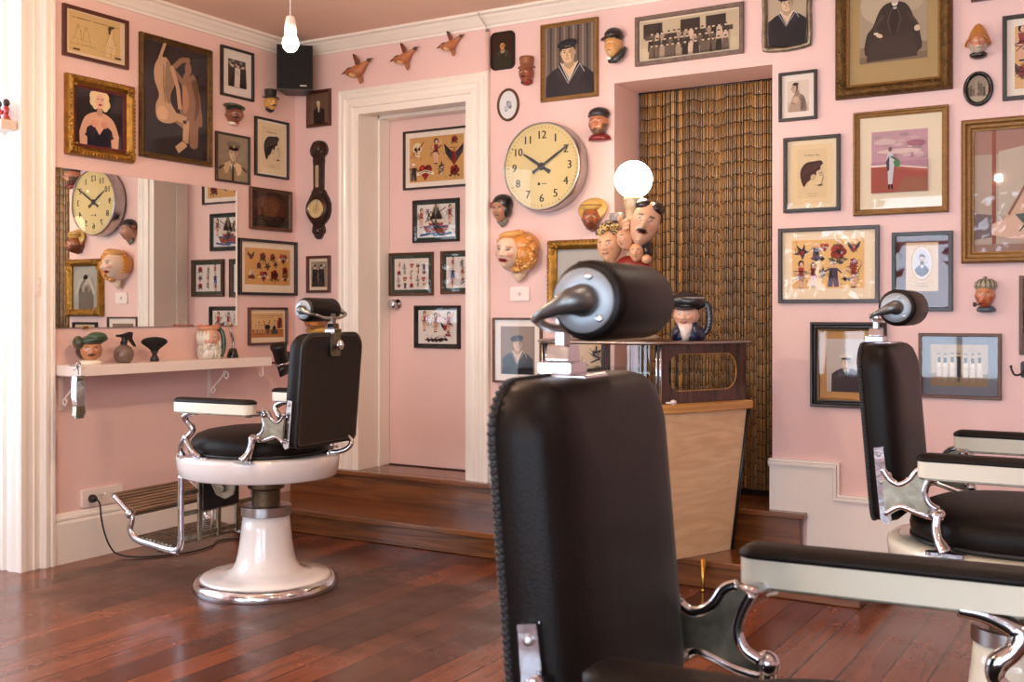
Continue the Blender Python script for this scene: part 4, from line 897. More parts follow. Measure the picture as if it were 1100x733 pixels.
# back wall: solid pieces left of the doorway, between, over, and right
b = MB()
b.box(XL, -4.17, YB, YB+.6, 0, ZC); b.box(-3.15, -2.393, YB, YB+.6, 0, ZC); b.box(-1.575, XR, YB, YB+.6, 0, ZC)
b.box(-4.17, -3.15, YB, YB+.6, 2.47, ZC); b.box(-4.17, -3.15, YB+.315, YB+.6, 0, 2.47); b.box(-2.393, -1.575, YB, YB+.6, 2.37, ZC)
b.box(-2.393, -1.575, YB+.35, YB+.6, 0, 2.37)
struct(b.build('wall_back', M_WALL))
b = MB(); b.box(XR, XR+.2, YF, YB+.6, 0, ZC); struct(b.build('wall_right', M_WALL))
b = MB(); b.box(XL-.2, -3.9, YF-.2, YF, 0, ZC); b.box(-.9, -.3, YF-.2, YF, 0, ZC); b.box(2.6, XR, YF-.2, YF, 0, ZC); b.box(XL, XR, YF-.2, YF, 2.55, ZC); b.box(XL, XR, YF-.2, YF, 0, .45); struct(b.build('wall_front', M_WALL))
# landing in the doorway and alcove, and the wide step below it
b = MB(); b.box(XL, -1.43, 4.952, YB, 0, LAND-.028); b.box(-4.168, -3.152, YB, YB+.312, 0, LAND-.028); b.box(-2.39, -1.58, YB, YB+.35, 0, LAND-.028)
b.box(XL, -1.405, 4.925, YB, LAND-.028, LAND); b.box(-4.168, -3.152, YB, YB+.312, LAND-.028, LAND); b.box(-2.392, -1.576, YB, YB+.345, LAND-.028, LAND)
struct(b.build('trim_landing', M_STEP, bevel=.006))
b = MB(); b.box(XL, -1.055, 4.50, YB, 0, .1); b.box(XL, -1.035, 4.475, YB, .1, .128); struct(b.build('trim_step', M_STEP, bevel=.006))
# cornice
def cornice(pts, name):
    # pts: wall line; profile drops .075 and projects .07
    prof = [(0, -.078), (.010, -.078), (.014, -.066), (.022, -.062), (.034, -.046), (.05, -.03), (.056, -.018), (.07, -.012), (.07, 0)]
    b = MB(); b.rings(pts(prof), False, False, False, smooth=False); return struct(edge_split(b.build(name, M_WHITE)))
cornice(lambda pr: [[(XL+d, y, ZC+z) for d, z in pr] for y in (YF, .6)], 'trim_1') if False else None
b = MB()
prof = [(0, -.080), (.010, -.080), (.012, -.068), (.022, -.062), (.034, -.046), (.05, -.03), (.056, -.020), (.072, -.014), (.072, 0)]
R = []
for (px, py, dx, dy) in ((XL, 3.28, 1, 0), (XL, YB, 1, -1), (XR, YB, -1, -1), (XR, YF, -1, 0)):
    R.append([(px+d*dx, py+d*dy, ZC+z) for d, z in prof])
b.rings(R, False, False, False, smooth=False); struct(b.build('trim_cornice', M_WHITE))
# skirting boards
def skirt(name, P, z0, h, parent=None):
    # P: list of wall points with outward normals; profile board with a moulded top
    pr = [(.0, h), (.006, h), (.010, h-.008), (.012, h-.016), (.020, h-.020), (.022, h-.03), (.018, h-.036), (.022, h-.046), (.024, h-.05), (.024, 0)]
    b = MB(); b.rings([[(x+nx*d, y+ny*d, z0+z) for d, z in pr] for x, y, nx, ny in P], False, False, False, smooth=False); return struct(b.build(name, M_WHITE))
skirt('baseboard_left', [(XL, 3.3, 1, 0), (XL, 4.475, 1, 0)], 0, .24)
b = MB()
hU, hL, z1, z2 = .52, .375, LAND, .128
for (k, y) in ((.0, .024), (.014, .03), (.024, .024), (.034, .030)):
    pass
O = [(-1.581, LAND), (-1.405, LAND), (-1.405, .128), (-.2, .128), (-.2, .375), (-1.262, .375), (-1.262, .52), (-1.581, .52)]
b.prism(O, YB-.024, YB, 'y')
for (i0, hh, th) in ((0.0, .009, .030), (.011, .014, .042), (.029, .007, .031)):
    o1 = [(-1.584, .524-i0), (-1.258-i0, .524-i0), (-1.258-i0, .379-i0), (-.2, .379-i0), (-.2, .379-i0-hh), (-1.258-i0-hh, .379-i0-hh), (-1.258-i0-hh, .524-i0-hh), (-1.584, .524-i0-hh)]
    b.prism(o1, YB-th, YB, 'y')
b.box(-1.035, -.2, YB-.024, YB, 0, .128); b.box(-.2, XR, YB-.024, YB, 0, .24)
struct(b.build('baseboard_back', M_WHITE, bevel=.002))
b = MB(); b.box(-3.13, -2.40, YB-.024, YB, LAND, LAND+.24); b.box(-3.13, -2.40, YB-.032, YB, LAND+.228, LAND+.245); b.box(XL, -4.19, YB-.024, YB, LAND, LAND+.24); b.box(XL, -4.19, YB-.032, YB, LAND+.228, LAND+.245); struct(b.build('baseboard_door', M_WHITE, bevel=.002))
# ---- door 1: casing, splayed jambs, pink door
y = YB
xi0, xi1, xo0, xo1, zi, zo = -4.035, -3.285, -4.185, -3.135, 2.372, 2.515
b = MB()
pr = [(0, 0), (.0, .026), (.008, .034), (.02, .034), (.028, .026), (.036, .034), (.052, .036), (.062, .028), (.085, .026), (.095, .033), (.108, .033), (.113, .022), (.15, .020), (.15, 0)]
R = []
for (cx, cz, sx, sz) in ((xo0, LAND, 1, 0), (xo0, zo, 1, -1), (xo1, zo, -1, -1), (xo1, LAND, -1, 0)):
    R.append([(cx+sx*d, y-t, cz+(sz*d if sz else 0)) for d, t in pr])
b.rings(R, True, True, True, smooth=False); struct(b.build('door_casing', M_WHITE)).name = 'trim_door_casing'
yd = YB+.27
b = MB()
for sx, xa, xb in ((1, xi0, xi0-.004), (-1, xi1, xi1+.004)):
    b.prism([(xa, y-.01), (xa-sx*.02, y-.01), (xb-sx*.02, yd), (xb, yd-.11)], LAND, 2.40, 'z')
    b.prism([(xb+sx*.0, yd-.11), (xb+sx*.0, yd+.02), (xb-sx*.03, yd+.02), (xb-sx*.03, yd-.11)], LAND, 2.40, 'z')
b.prism([(y-.01, zi), (y-.01, zi+.03), (yd+.02, zi+.06), (yd+.02, zi+.02)], xi0-.1, xi1+.1, 'x')
struct(b.build('trim_jamb', M_WHITE))
b = MB()
for sx, x in ((1, xi0-.004), (-1, xi1+.004)): b.box(min(x, x+sx*.014), max(x, x+sx*.014), yd-.10, yd-.003, LAND, zi+.02)
b.box(xi0-.004, xi1+.004, yd-.10, yd-.003, zi-.008, zi+.03); struct(b.build('trim_stop', M_WHITE, bevel=.003))
door = bx('door_1', xi0-.003, xi1+.003, yd, yd+.04, LAND+.006, zi+.012, M_WALL, bevel=.003); struct(door)
kx, kz = onB(423, 327, yd-.04)
b = MB(); b.at((kx, yd, kz), 0, pi/2); b.lathe([(.03, -.001), (.03, .006), (.012, .01), (.012, .03), (.024, .04), (.03, .052), (.027, .064), (.015, .07), (0, .071)], 28); k = b.build('door_knob', M_CHROME); k.parent = door
# ---- window bay on the left: moulded pilaster, panelled reveal, transom ledge
b = MB()
P = [(XL-.02, 3.135), (XL+.004, 3.135), (XL+.012, 3.14), (XL+.012, 3.165), (XL+.004, 3.17), (XL+.004, 3.205), (XL+.010, 3.208), (XL+.010, 3.214), (XL+.004, 3.217), (XL+.004, 3.243), (XL+.022, 3.248), (XL+.030, 3.256), (XL+.030, 3.272), (XL+.022, 3.276), (XL+.022, 3.286), (XL+.032, 3.29), (XL+.032, 3.304), (XL+.02, 3.31), (XL-.02, 3.31)]
b.prism(P, 0, ZC, 'z'); struct(b.build('trim_pilaster', M_WHITE))
b = MB(); Q = [(XL-.02, 3.29), (XL-.02, 3.135), (XL-.05, 3.128), (XL-.075, 3.128), (XL-.085, 3.14), (XL-.10, 3.14), (XL-.11, 3.128), (XL-.13, 3.128), (XL-.14, 3.15), (XL-.26, 3.15), (XL-.27, 3.13), (XL-.31, 3.13), (XL-.32, 3.15), (XL-1.0, 3.15), (XL-1.0, 3.29)]
b.prism(Q, 0, ZC, 'z'); struct(b.build('trim_reveal', M_WHITE))
b = MB(); b.box(XL-1.2, XL-1.0, .4, 3.3, 0, .5); b.box(XL-1.2, XL-1.0, .4, 3.3, 2.6, ZC); b.box(XL-1.0, XL-.2, .4, .6, 0, ZC); struct(b.build('wall_bay', M_WHITE))
def window(n, plane, a0, a1, z0, z1, cols):
    b = MB(); t = .05; g = MB(); g.fixn = False
    def bar(a, c, d, e_):
        if plane[0] == 'y': b.box(a, c, plane[1]-.03, plane[1]+.03, d, e_)
        else: b.box(plane[1]-.03, plane[1]+.03, a, c, d, e_)
    bar(a0, a1, z0, z0+t); bar(a0, a1, z1-t, z1)
    for i in range(cols+1): x = a0+(a1-a0-t)*i/cols; bar(x, x+t, z0, z1)
    bar(a0, a1, z0+(z1-z0)*.72, z0+(z1-z0)*.72+.04)
    o = struct(b.build('window_%d' % n, M_WHITE, bevel=.003))
    vs = [(a0, plane[1], z0), (a1, plane[1], z0), (a1, plane[1], z1), (a0, plane[1], z1)] if plane[0] == 'y' else [(plane[1], a0, z0), (plane[1], a1, z0), (plane[1], a1, z1), (plane[1], a0, z1)]
    g.add(vs, [(0, 1, 2, 3)], 0, None, False); g.build('pane', M_GLASS, o); return o
window(1, ('x', XL-1.1), .5, 3.2, .5, 2.6, 3)
window(2, ('y', YF-.1), -3.9, -.9, .45, 2.55, 3)
window(3, ('y', YF-.1), -.3, 2.6, .45, 2.55, 3)
# transom ledge across the bay
tz = EYE+(337-130)*.0043
o = bx('trim_transom', XL-.9, XL-.005, 3.05, 3.128, tz-.045, tz, mat('speckled_ledge', (226, 208, 190), .6, var=.08, vscale=120, bump=.4, bscale=90), bevel=.003); struct(o)
# light switch on the pilaster
z = EYE-(308-337)*.0044
e = empty('light_switch', (XL+.0045, 3.23, z), pi/2, 'small cream light switch on the white pilaster left of the mirror', 'light switch')
b = MB(); b.prism(rrect(.04, .085, .005, 3), -.008, 0, 'y'); b.build('plate', M_SHELF, e, bevel=.002)
b = MB(); b.prism(rrect(.014, .018, .002, 3, 0, .016), -.014, -.007, 'y'); b.build('rocker', M_WHITE, e); b = MB(); b.prism(rrect(.014, .018, .002, 3, 0, -.016), -.014, -.007, 'y'); b.build('rocker', M_WHITE, e)
# conduit on the back wall and the wire over the cornice
cx, cz0 = onB(524, 100, YB-.012)
b = MB(); b.tube([(cx, YB-.012, LAND+.25), (cx, YB-.012, ZC-.09)], .011, 10); o = struct(b.build('trim_conduit', M_WALL))
b = MB(); b.tube(catmull([(cx-.02, YB-.075, ZC-.005), (cx-.012, YB-.08, ZC-.03), (cx+.004, YB-.045, ZC-.07), (cx+.002, YB-.02, ZC-.1)], 6), .0022, 6); b.ell((cx, YB-.018, ZC-.095), (.012, .012, .008), 8, 6); tag(b.build('wire', M_STEEL), 'short grey wire looping over the white cornice above the door', 'wire')
# ------------------------------------------------------------------ pictures on the walls
P = picture
G_D = 'small framed photographs'
WHITE = (226, 216, 206)
# left wall
P("cream cartoon print in a red brown frame, top left beside the white pilaster", 'L', (69, 2.5, 59, 139, 22.6, 75), certificate, .017, .02, M_MAHOG, flatp, mount=.0)
P('tall brown ornate frame with a dark photograph of two bare figures, above the mirror', 'L', (152.7, 33, 168, 229.5, 54.5, 178.7), bodies, .028, .03, M_GOLDB, stepp, ornate=2)
P("thick ornate gilt frame with a blonde woman in a dark corset, over the mirror", 'L', (75, 77.3, 165, 147.3, 92.8, 174.8), blonde_poster, .046, .045, M_GOLD, domep, ornate=2, liner=(.014, mat('oxblood_velvet', (84, 24, 20), .8)))
P("small black framed group photograph in a wide white mount, left of the speaker", 'L', (238.8, 47.9, 101.9, 273.6, 57, 109.2), lambda cv: two_people(cv, n=3), .013, .02, M_BLKF, flatp, mount=(.045, .045, .05, .05), mc=(232, 226, 218))
P("framed portrait of a capped officer in a tie, above the mirror's right end", 'L', (233, 140.6, 194.5, 269.5, 147.3, 198.4), lambda cv: portrait(cv, (128, 112, 92), (206, 182, 150), (150, 130, 100), (70, 52, 40), 'officer', 'officer', bg2=(160, 144, 120), scale=1.0, cy=.6), .011, .018, M_DKWOOD, flatp)
P("black framed profile drawing of a dark haired man, above the ship painting", 'L', (275.4, 124, 189, 311.2, 132.5, 192.4), lambda cv: profile_head(cv, (232, 214, 178), (44, 36, 34)), .012, .02, M_BLKF, flatp, mount=(.012, .012, .012, .012), mc=(240, 232, 216))
P('brown framed dark painting of sailing ships', 'L', (270.5, 200, 246, 315, 206, 249.5), ship_painting, .02, .025, M_BROWNF, stepp)
P("flash sheet of red tattoo designs on the left wall, right of the mirror", 'L', (258.2, 255, 317, 320, 260.8, 317.6), lambda cv: flash(cv, [('eagle', .13, .78, .14), ('rose', .38, .76, .17), ('rose', .6, .76, .15), ('heart', .84, .74, .2), ('ship', .14, .3, .17), ('rose', .3, .52, .13), ('bird', .48, .5, .16), ('bird', .66, .56, .13), ('heart', .4, .24, .2), ('rose', .64, .26, .22), ('rose', .88, .4, .16), ('heart', .88, .2, .14)], (208, 158, 92), 3, pal=((122, 34, 36), (70, 50, 50), (80, 74, 50))), .016, .022, M_BLKF, flatp, mount=(.035, .035, .035, .045), mc=(236, 222, 200))
P("small framed cartoon print with black lettering, lowest picture on the left wall", 'L', (268.4, 329.9, 371, 309.8, 330.8, 370), barber_flash, .013, .02, M_MAHOG, flatp, mount=(.015, .015, .02, .03), mc=(238, 220, 186))
# back wall left of the door
P("small mahogany framed portrait of a white haired man, above the barometer", 'B', (327.9, 98, 137.6, 353.6, 94, 134.5), lambda cv: portrait(cv, (110, 84, 66), (226, 196, 150), (34, 26, 22), (206, 196, 170), None, 'shirt', scale=.62, cy=.62, tie=(230, 222, 200)), .022, .022, M_MAHOG, domep)
P('small wood framed photograph of two standing people in dark coats, under the barometer', 'B', (328.5, 275.6, 315, 353.4, 274, 314.3), lambda cv: two_people(cv, n=2, light=False, bg=(150, 132, 110)), .016, .02, M_MAHOG, flatp, mount=(.014, .014, .02, .02), mc=(222, 206, 180))
# on the pink door
D = yd
P("large tattoo flash sheet in a white mount, topmost on the pink door", 'B', (432.4, 141.5, 205.4, 503, 134.4, 198.5), lambda cv: flash(cv, [('skull', .15, .7, .24), ('lady', .5, .68, .25), ('rose', .84, .88, .12), ('eagle', .83, .55, .28), ('sailor', .08, .24, .18), ('heart', .3, .22, .24), ('dagger', .6, .26, .2), ('rose', .84, .2, .18)], (206, 158, 96), 11, pal=((140, 42, 40), (58, 48, 52), (90, 84, 60))), .012, .02, M_DKWOOD, flatp, mount=.03, mc=(238, 226, 212), plane=D)
P("black framed sheet with a large sailing ship, second down on the pink door", 'B', (442, 215.7, 261, 491.8, 211.7, 259.4), lambda cv: flash(cv, [('ship', .5, .55, .6), ('ship', .5, .62, .4), ('lady', .12, .62, .26), ('lady', .87, .7, .26), ('anchor', .5, .2, .22)], (218, 216, 214), 12, dots=2, pal=((150, 70, 60), (60, 88, 130), (70, 90, 80))), .018, .022, M_BLKF, domep, mount=.012, mc=(46, 62, 56), plane=D)
P("wood framed sheet of many small designs, just above the door knob", 'B', (417, 272.5, 318.4, 464, 270, 317), lambda cv: flash(cv, grid(['lady', 'anchor', 'heart', 'bird', 'sailor', 'rose', 'dagger', 'skull', 'lady', 'bird', 'anchor', 'heart'], 5, 4, .11, y1=.86), (222, 212, 202), 13, dots=0, header='*  *', pal=((170, 40, 50), (50, 56, 84), (60, 100, 70))), .016, .022, M_BROWNF, stepp, mount=.02, mc=(50, 60, 50), plane=D)
P("wood framed sheet half hidden behind the right door casing", 'B', (472.3, 270, 316.7, 519, 268, 315), lambda cv: flash(cv, grid(['lady', 'dagger', 'rose', 'sailor', 'lady', 'bird'], 3, 3, .17), (220, 212, 206), 14, dots=0, pal=((170, 60, 60), (60, 80, 120), (60, 90, 80))), .016, .022, M_BROWNF, stepp, mount=.02, mc=(50, 60, 50), plane=D)
P('black framed flash sheet of pin-up figures on white, lowest picture on the pink door', 'B', (443.6, 328.6, 374.4, 493, 327.9, 375), lambda cv: flash(cv, [('lady', .17, .7, .26), ('lady', .46, .66, .26), ('lady', .8, .66, .28), ('eagle', .7, .5, .16), ('ship', .78, .34, .14), ('boots', .3, .14, .2), ('boots', .5, .14, .2), ('boots', .66, .16, .18)], (226, 220, 212), 15, dots=0, pal=((180, 30, 40), (30, 30, 46), (50, 60, 60))), .018, .022, M_BLKF, domep, mount=.01, mc=(40, 44, 40), plane=D)
# clock wall
P("dark varnished portrait plaque with rounded corners, left of the large sailor portrait", 'B', (526.7, 35, 76, 552.5, 32.4, 73.3), lambda cv: portrait(cv, (44, 28, 20), (196, 140, 80), (50, 44, 32), (40, 26, 18), None, 'shirt', bg2=(64, 40, 24), scale=.8, cy=.62, tie=(60, 56, 40)), .004, .012, M_BLACKG, flatp, shape='rounded', name='portrait_plaque', glass=False)
P('large gilt framed portrait of a young sailor in a dark cap, above the clock', 'B', (579.5, 27, 109.6, 641, 16.9, 102.8), lambda cv: portrait(cv, (104, 92, 84), (222, 190, 150), (26, 26, 34), (30, 24, 22), 'sailor', 'sailor', curtain=True, cy=.6, look=-.5), .022, .025, M_OAKF, stepp)
P('small oval brown framed mirror-bright picture, left above the clock', 'B', (533, 94.6, 130, 556.6, 94.6, 130), lambda cv: (cv.rect(0, 0, 1, 1, (222, 224, 226)), [cv.ell(.5+.12*sin(i*2.1), .45+.1*cos(i*1.7), .1, .09, shade((140, 150, 160), .7+.12*i), n=10) for i in range(6)]), .014, .016, M_BROWNF, domep, shape='oval')
P("ornate gilt frame partly hidden behind the comic head lamp", 'B', (586, 258, 341, 656, 256, 341.5), lambda cv: (portrait(cv, (170, 166, 158), (196, 184, 168), (110, 102, 92), (60, 56, 52), 'bowler', 'none', scale=.6, cy=.66), cv.line([(.16, .35), (.3, .62), (.42, .7)], .1, (196, 186, 170)), cv.line([(.84, .35), (.7, .62), (.58, .7)], .1, (186, 176, 160))), .05, .045, M_GOLD, domep, ornate=2)
P('dark framed flash card seen through the glass showcase, below the gilt frame', 'B', (601, 350, 404, 648.7, 349, 401), lambda cv: flash(cv, [('boots', .2, .8, .2), ('bird', .5, .8, .2), ('dagger', .85, .35, .3), ('boots', .4, .2, .25), ('bird', .16, .4, .22)], (222, 190, 150), 17, dots=0, pal=(INK, INK, INK)), .016, .02, M_BLKF, flatp, mount=0)
P('thin wood framed photograph of a smiling sailor in a white mount, below the wall switch', 'B', (528.6, 341, 411.5, 581, 342, 412), lambda cv: portrait(cv, (128, 104, 90), (214, 182, 154), (28, 28, 38), (34, 26, 24), 'sailor', 'sailor', bg2=(150, 130, 112), cy=.62, scale=.95, look=.4), .011, .02, M_BROWNF, flatp, mount=(.035, .035, .035, .035), mc=(236, 226, 214))
P('long grey wood framed panoramic photograph of rows of seated people, above the bamboo curtain', 'B', (681.5, 18.8, 71.5, 798, 1, 56.4), group_photo, .02, .02, M_GREYWD, flatp, mount=(.008, .008, .008, .008), mc=(226, 212, 188))
# wall right of the curtain
P("sailor portrait in a wavy edged silver frame, above the curtain's right edge", 'B', (816, -24, 57, 873, -30, 53), lambda cv: portrait(cv, (176, 160, 134), (222, 194, 160), (22, 22, 32), (60, 44, 34), 'sailor', 'sailor', bg2=(190, 176, 150), cy=.64, scale=.95), .026, .024, M_NICKEL, domep, shape='scallop')
P('small black framed photograph of a shirtless man, right beside the curtain opening', 'B', (836, 78.4, 131, 877, 74.2, 127), shirtless, .013, .02, M_BLKF, flatp, mount=(.025, .025, .028, .028), mc=(232, 222, 210))
P("big heavy bronze frame with a seated man in a dark suit", 'B', (895.8, -50, 106.3, 1022, -66, 94), seated_man, .05, .045, M_GOLDB, domep, mount=(.045, .045, .07, .09), mc=(168, 144, 96), ornate=1, liner=(.01, M_OAKF))
P('small oval black framed old photograph of a street, under the hooded mask', 'B', (1034, 76, 114, 1067, 76, 113.5), street, .019, .02, M_BLACKG, domep, shape='oval')
P("dark frame whose lower edge just shows above the hooded mask", 'B', (1043, -60, 1, 1085, -66, -3), street, .014, .02, M_MAHOG, flatp)
P("black framed flash sheet cut by the photo's right edge, beside the hooded mask", 'B', (1076.7, 16.8, 107, 1145, 9, 103), lambda cv: flash(cv, [('lady', .2, .75, .26), ('eagle', .2, .3, .2), ('lady', .7, .6, .3)], (216, 176, 124), 21, dots=4, pal=((140, 60, 60), (100, 80, 70), (90, 90, 60))), .016, .022, M_BLKF, flatp, mount=.03, mc=(236, 226, 210))
P("black framed haircut profile on cream paper, right beside the bamboo curtain", 'B', (841, 148.2, 228.5, 902, 143.8, 226), lambda cv: profile_head(cv, (226, 204, 160), (70, 46, 42)), .016, .022, M_BLKF, flatp, mount=(.02, .02, .02, .02), mc=(232, 216, 182))
P("gilt framed picture of a figure standing on a beach", 'B', (916, 121.2, 232, 1018.5, 111.7, 227.5), beach, .028, .025, M_OAKF, stepp, mount=(.05, .058, .065, .07), mc=(226, 214, 186))
P("large wide gilt frame with pale glassy picture, cut by the right edge", 'B', (1032, 130, 283.7, 1150, 118, 280), tattoo_legs, .05, .04, M_OAKF, stepp, ornate=0)
P("dark framed wide flash sheet of cartoon figures, right of the curtain", 'B', (835.5, 245.7, 326.5, 944, 241.5, 324.5), lambda cv: flash(cv, [('bird', .13, .74, .2), ('sailor', .34, .76, .16), ('heart', .46, .84, .12), ('boots', .36, .64, .16), ('rose', .65, .72, .24), ('sailor', .65, .82, .16), ('eagle', .86, .82, .14), ('boots', .62, .56, .16), ('lady', .13, .3, .26), ('lady', .3, .3, .22), ('sailor', .58, .3, .24), ('dagger', .44, .3, .16), ('lady', .86, .32, .26), ('rose', .86, .5, .12), ('boots', .76, .2, .12)], (232, 190, 124), 22, dots=14, pal=((176, 66, 60), (84, 74, 92), (120, 110, 80))), .017, .022, M_DKWOOD, flatp, mount=(.045, .05, .04, .05), mc=(240, 222, 190))
P("cabinet card of a bearded man on a dark red mount in a black frame", 'B', (957.6, 250, 334, 1023, 247.6, 334.8), lambda cv: (cv.push(.08, .1, .84, .86), cab_card(cv), cv.pop()), .017, .022, M_BLKF, flatp, mount=(.028, .03, .02, .045), mc=(78, 22, 26))
P('narrow wood framed picture cut by the right edge, below the big gilt frame', 'B', (1094.6, 295.8, 381.7, 1150, 296, 382), lambda cv: street(cv), .016, .02, M_BROWNF, flatp)
P("thick black framed officer in a white cap, behind the right chair's headrest", 'B', (869.3, 346.6, 437.6, 951, 346, 440), lambda cv: portrait(cv, (186, 176, 168), (222, 196, 174), (54, 50, 56), (120, 110, 100), 'officer', 'shirt', bg2=(200, 192, 184), cy=.56, scale=.8, oldm=True), .034, .035, M_BLKF, stepp, mount=(.03, .045, .035, .03), mc=(184, 142, 88), liner=(.007, M_OAKF))
P("framed photograph of a standing row of people in a blue grey mount", 'B', (986.4, 357.6, 426.6, 1075.5, 358.9, 430.8), lambda cv: group_photo(cv, 1, 7, (178, 160, 134), (130, 112, 88), standing=True, centre=3), .014, .02, M_BROWNF, flatp, mount=(.035, .04, .035, .038), mc=(104, 112, 124))

# ------------------------------------------------------------------ mirror
y0, z0 = onL(56.5, 352.5, XL+.012); y1, z1 = onL(254.8, 349.4, XL+.012); z2 = 1.90
e = empty('wall_mirror', (XL, (3.312+y1)/2, (z0+z2)/2), pi/2, 'wide frameless mirror above the white shelf', 'mirror'); w = y1-3.312; h = z2-(z0+z1)/2
b = MB(); b.box(-w/2, w/2, -.006, -.0005, -h/2, h/2); b.build('backing', M_IRON, e)
b = MB(); b.box(-w/2, w/2, -.012, -.0062, -h/2, h/2); b.build('mirror_glass', M_MIRROR, e)
b = MB()
for sx in (-.35, .35): b.box(sx*w-.012, sx*w+.012, -.015, -.002, -h/2-.008, -h/2+.006)
b.box(.47*w-.012, .47*w+.0, -.015, -.002, -h/2-.008, -h/2+.01); b.build('mirror_clip', M_BRASS, e)
# ------------------------------------------------------------------ painted heads
def wallhead(label, box, build, wall='B', name='wall_mask', yaw=0, cat='wall mask', tilt=0, thick=.55, sc=1.0):
    a, t, c, bt = box
    if wall == 'B': (A, zt), (B, zb) = onB(a, t, YB-.05), onB(c, bt, YB-.05); loc = ((A+B)/2, YB, (zt+zb)/2); rz = 0
    else: (A, zt), (B, zb) = onL(a, t, XL+.05), onL(c, bt, XL+.05); loc = (XL, (A+B)/2, (zt+zb)/2); rz = pi/2
    W, H = (B-A), zt-zb
    e = empty(name, loc, rz, label, cat); build(e, W, H, yaw); e.scale = (1, 1, 1); return e
def hd(e, cx, cz, W, H, D, yaw, off=None, name='face', rot=0, **k):
    b = MBC(); off = D*.5 if off is None else off
    b.at((cx, -off, cz), yaw, 0, rot); face(b, W, H, D, **k); return b.build(name, GLAZE, e)
def part(e, name, fn, m=None, fix=True):
    b = MB(); b.fixn = fix; fn(b); return b.build(name, m or GLAZE, e)
# frontal bare-bones masks
def m_beret(e, W, H, yaw):
    hd(e, 0, -.06*H, W*.36, H*.38, W*.42, yaw, skin=(130, 78, 54), brow=(40, 24, 20), lip=(110, 40, 32), mous=(50, 32, 26))
    part(e, 'beret', lambda b: (b.ell((-.02*W, -.22*W, H*.34), (W*.48, W*.42, H*.12), 20, 10, 0, cl((60, 62, 48)), Matrix.Rotation(.15, 3, 'Y')), b.ell((0, -.22*W, H*.24), (W*.37, W*.4, H*.06), 20, 8, 0, cl((38, 36, 34))), b.ell((-.06*W, -.22*W, H*.47), (W*.06, W*.06, H*.04), 10, 8, 0, cl((150, 70, 60)))))
    part(e, 'collar', lambda b: (b.lathe([(W*.2, -.5*H), (W*.26, -.44*H), (W*.2, -.36*H)], 20, 1, .8, (0, -.15*W), 0, cl((226, 216, 196))), b.ell((.02*W, -.36*W, -.44*H), (W*.1, W*.05, H*.04), 10, 8, 0, cl((180, 60, 40)))))
def m_tophat(e, W, H, yaw):
    hd(e, 0, -.12*H, W*.38, H*.3, W*.45, yaw, skin=(210, 160, 84), brow=(70, 46, 30), lip=(150, 70, 40), mous=(60, 40, 26))
    part(e, 'top_hat', lambda b: b.lathe([(W*.0, .12*H), (W*.52, .12*H), (W*.5, .15*H), (W*.36, .16*H), (W*.34, .22*H), (W*.37, .46*H), (W*.36, .49*H), (0, .49*H)], 24, 1, .9, (0, -.22*W), 0, cl((44, 40, 34))))
    part(e, 'collar', lambda b: b.lathe([(W*.06, -.5*H), (W*.26, -.42*H), (W*.3, -.32*H), (W*.2, -.3*H)], 20, 1, .8, (0, -.18*W), 0, cl((40, 36, 40))))
def m_fez(e, W, H, yaw):
    hd(e, 0, -.12*H, W*.42, H*.34, W*.5, yaw, skin=(146, 82, 58), brow=(60, 30, 22), lip=(190, 70, 40), mous=(70, 30, 22), nose=1.3)
    part(e, 'tall_hat', lambda b: b.lathe([(0, .1*H), (W*.52, .1*H), (W*.5, .14*H), (W*.38, .16*H), (W*.4, .3*H), (W*.44, .44*H), (W*.4, .5*H), (0, .5*H)], 24, 1, .9, (0, -.22*W), 0, cl((140, 86, 54))))
    part(e, 'collar', lambda b: (b.lathe([(W*.1, -.5*H), (W*.34, -.43*H), (W*.36, -.34*H), (W*.2, -.3*H)], 20, 1, .8, (0, -.2*W), 0, cl((140, 36, 28))), b.ell((-.12*W, -.5*W, -.42*H), (.1*W, .06*W, .05*H), 10, 6, 0, cl((24, 20, 20)))))
def m_bowler(e, W, H, yaw):
    hd(e, -.06*W, -.02*H, W*.34, H*.33, W*.42, yaw, skin=(226, 170, 100), brow=(180, 130, 70), lip=(180, 90, 60), beard=(214, 170, 110))
    part(e, 'bowler_hat', lambda b: (b.ell((-.04*W, -.22*W, .27*H), (W*.38, W*.4, H*.22), 22, 12, 0, cl((26, 24, 24))), b.ell((-.08*W, -.26*W, .2*H), (W*.46, W*.46, H*.045), 24, 8, 0, cl((20, 18, 18)), Matrix.Rotation(-.12, 3, 'Y'))))
    part(e, 'coat_collar', lambda b: (b.tube([(-.2*W, -.3*W, -.42*H), (.05*W, -.34*W, -.42*H), (.3*W, -.26*W, -.28*H), (.42*W, -.14*W, -.08*H)], [H*.07, H*.1, H*.1, H*.05], 12, 0, cl((34, 38, 44))), b.ell((-.14*W, -.46*W, -.36*H), (.1*W, .05*W, .05*H), 10, 6, 0, cl((230, 226, 220)))))
def m_cap(e, W, H, yaw):
    hd(e, -.02*W, 0, W*.42, H*.36, W*.48, yaw, skin=(200, 132, 96), brow=(90, 60, 44), lip=(150, 60, 44), beard=(112, 84, 66))
    part(e, 'knitted_cap', lambda b: (b.ell((0, -.2*W, .3*H), (W*.47, W*.46, H*.21), 22, 12, 0, cl((34, 34, 38))), b.ell((-.02*W, -.24*W, .24*H), (W*.47, W*.47, H*.07), 22, 8, 0, cl((50, 48, 50)))))
    part(e, 'red_scarf', lambda b: b.lathe([(W*.2, -.5*H), (W*.5, -.47*H), (W*.48, -.38*H), (W*.36, -.3*H), (W*.2, -.28*H)], 26, 1, .8, (0, -.16*W), 0, cl((120, 26, 30))))
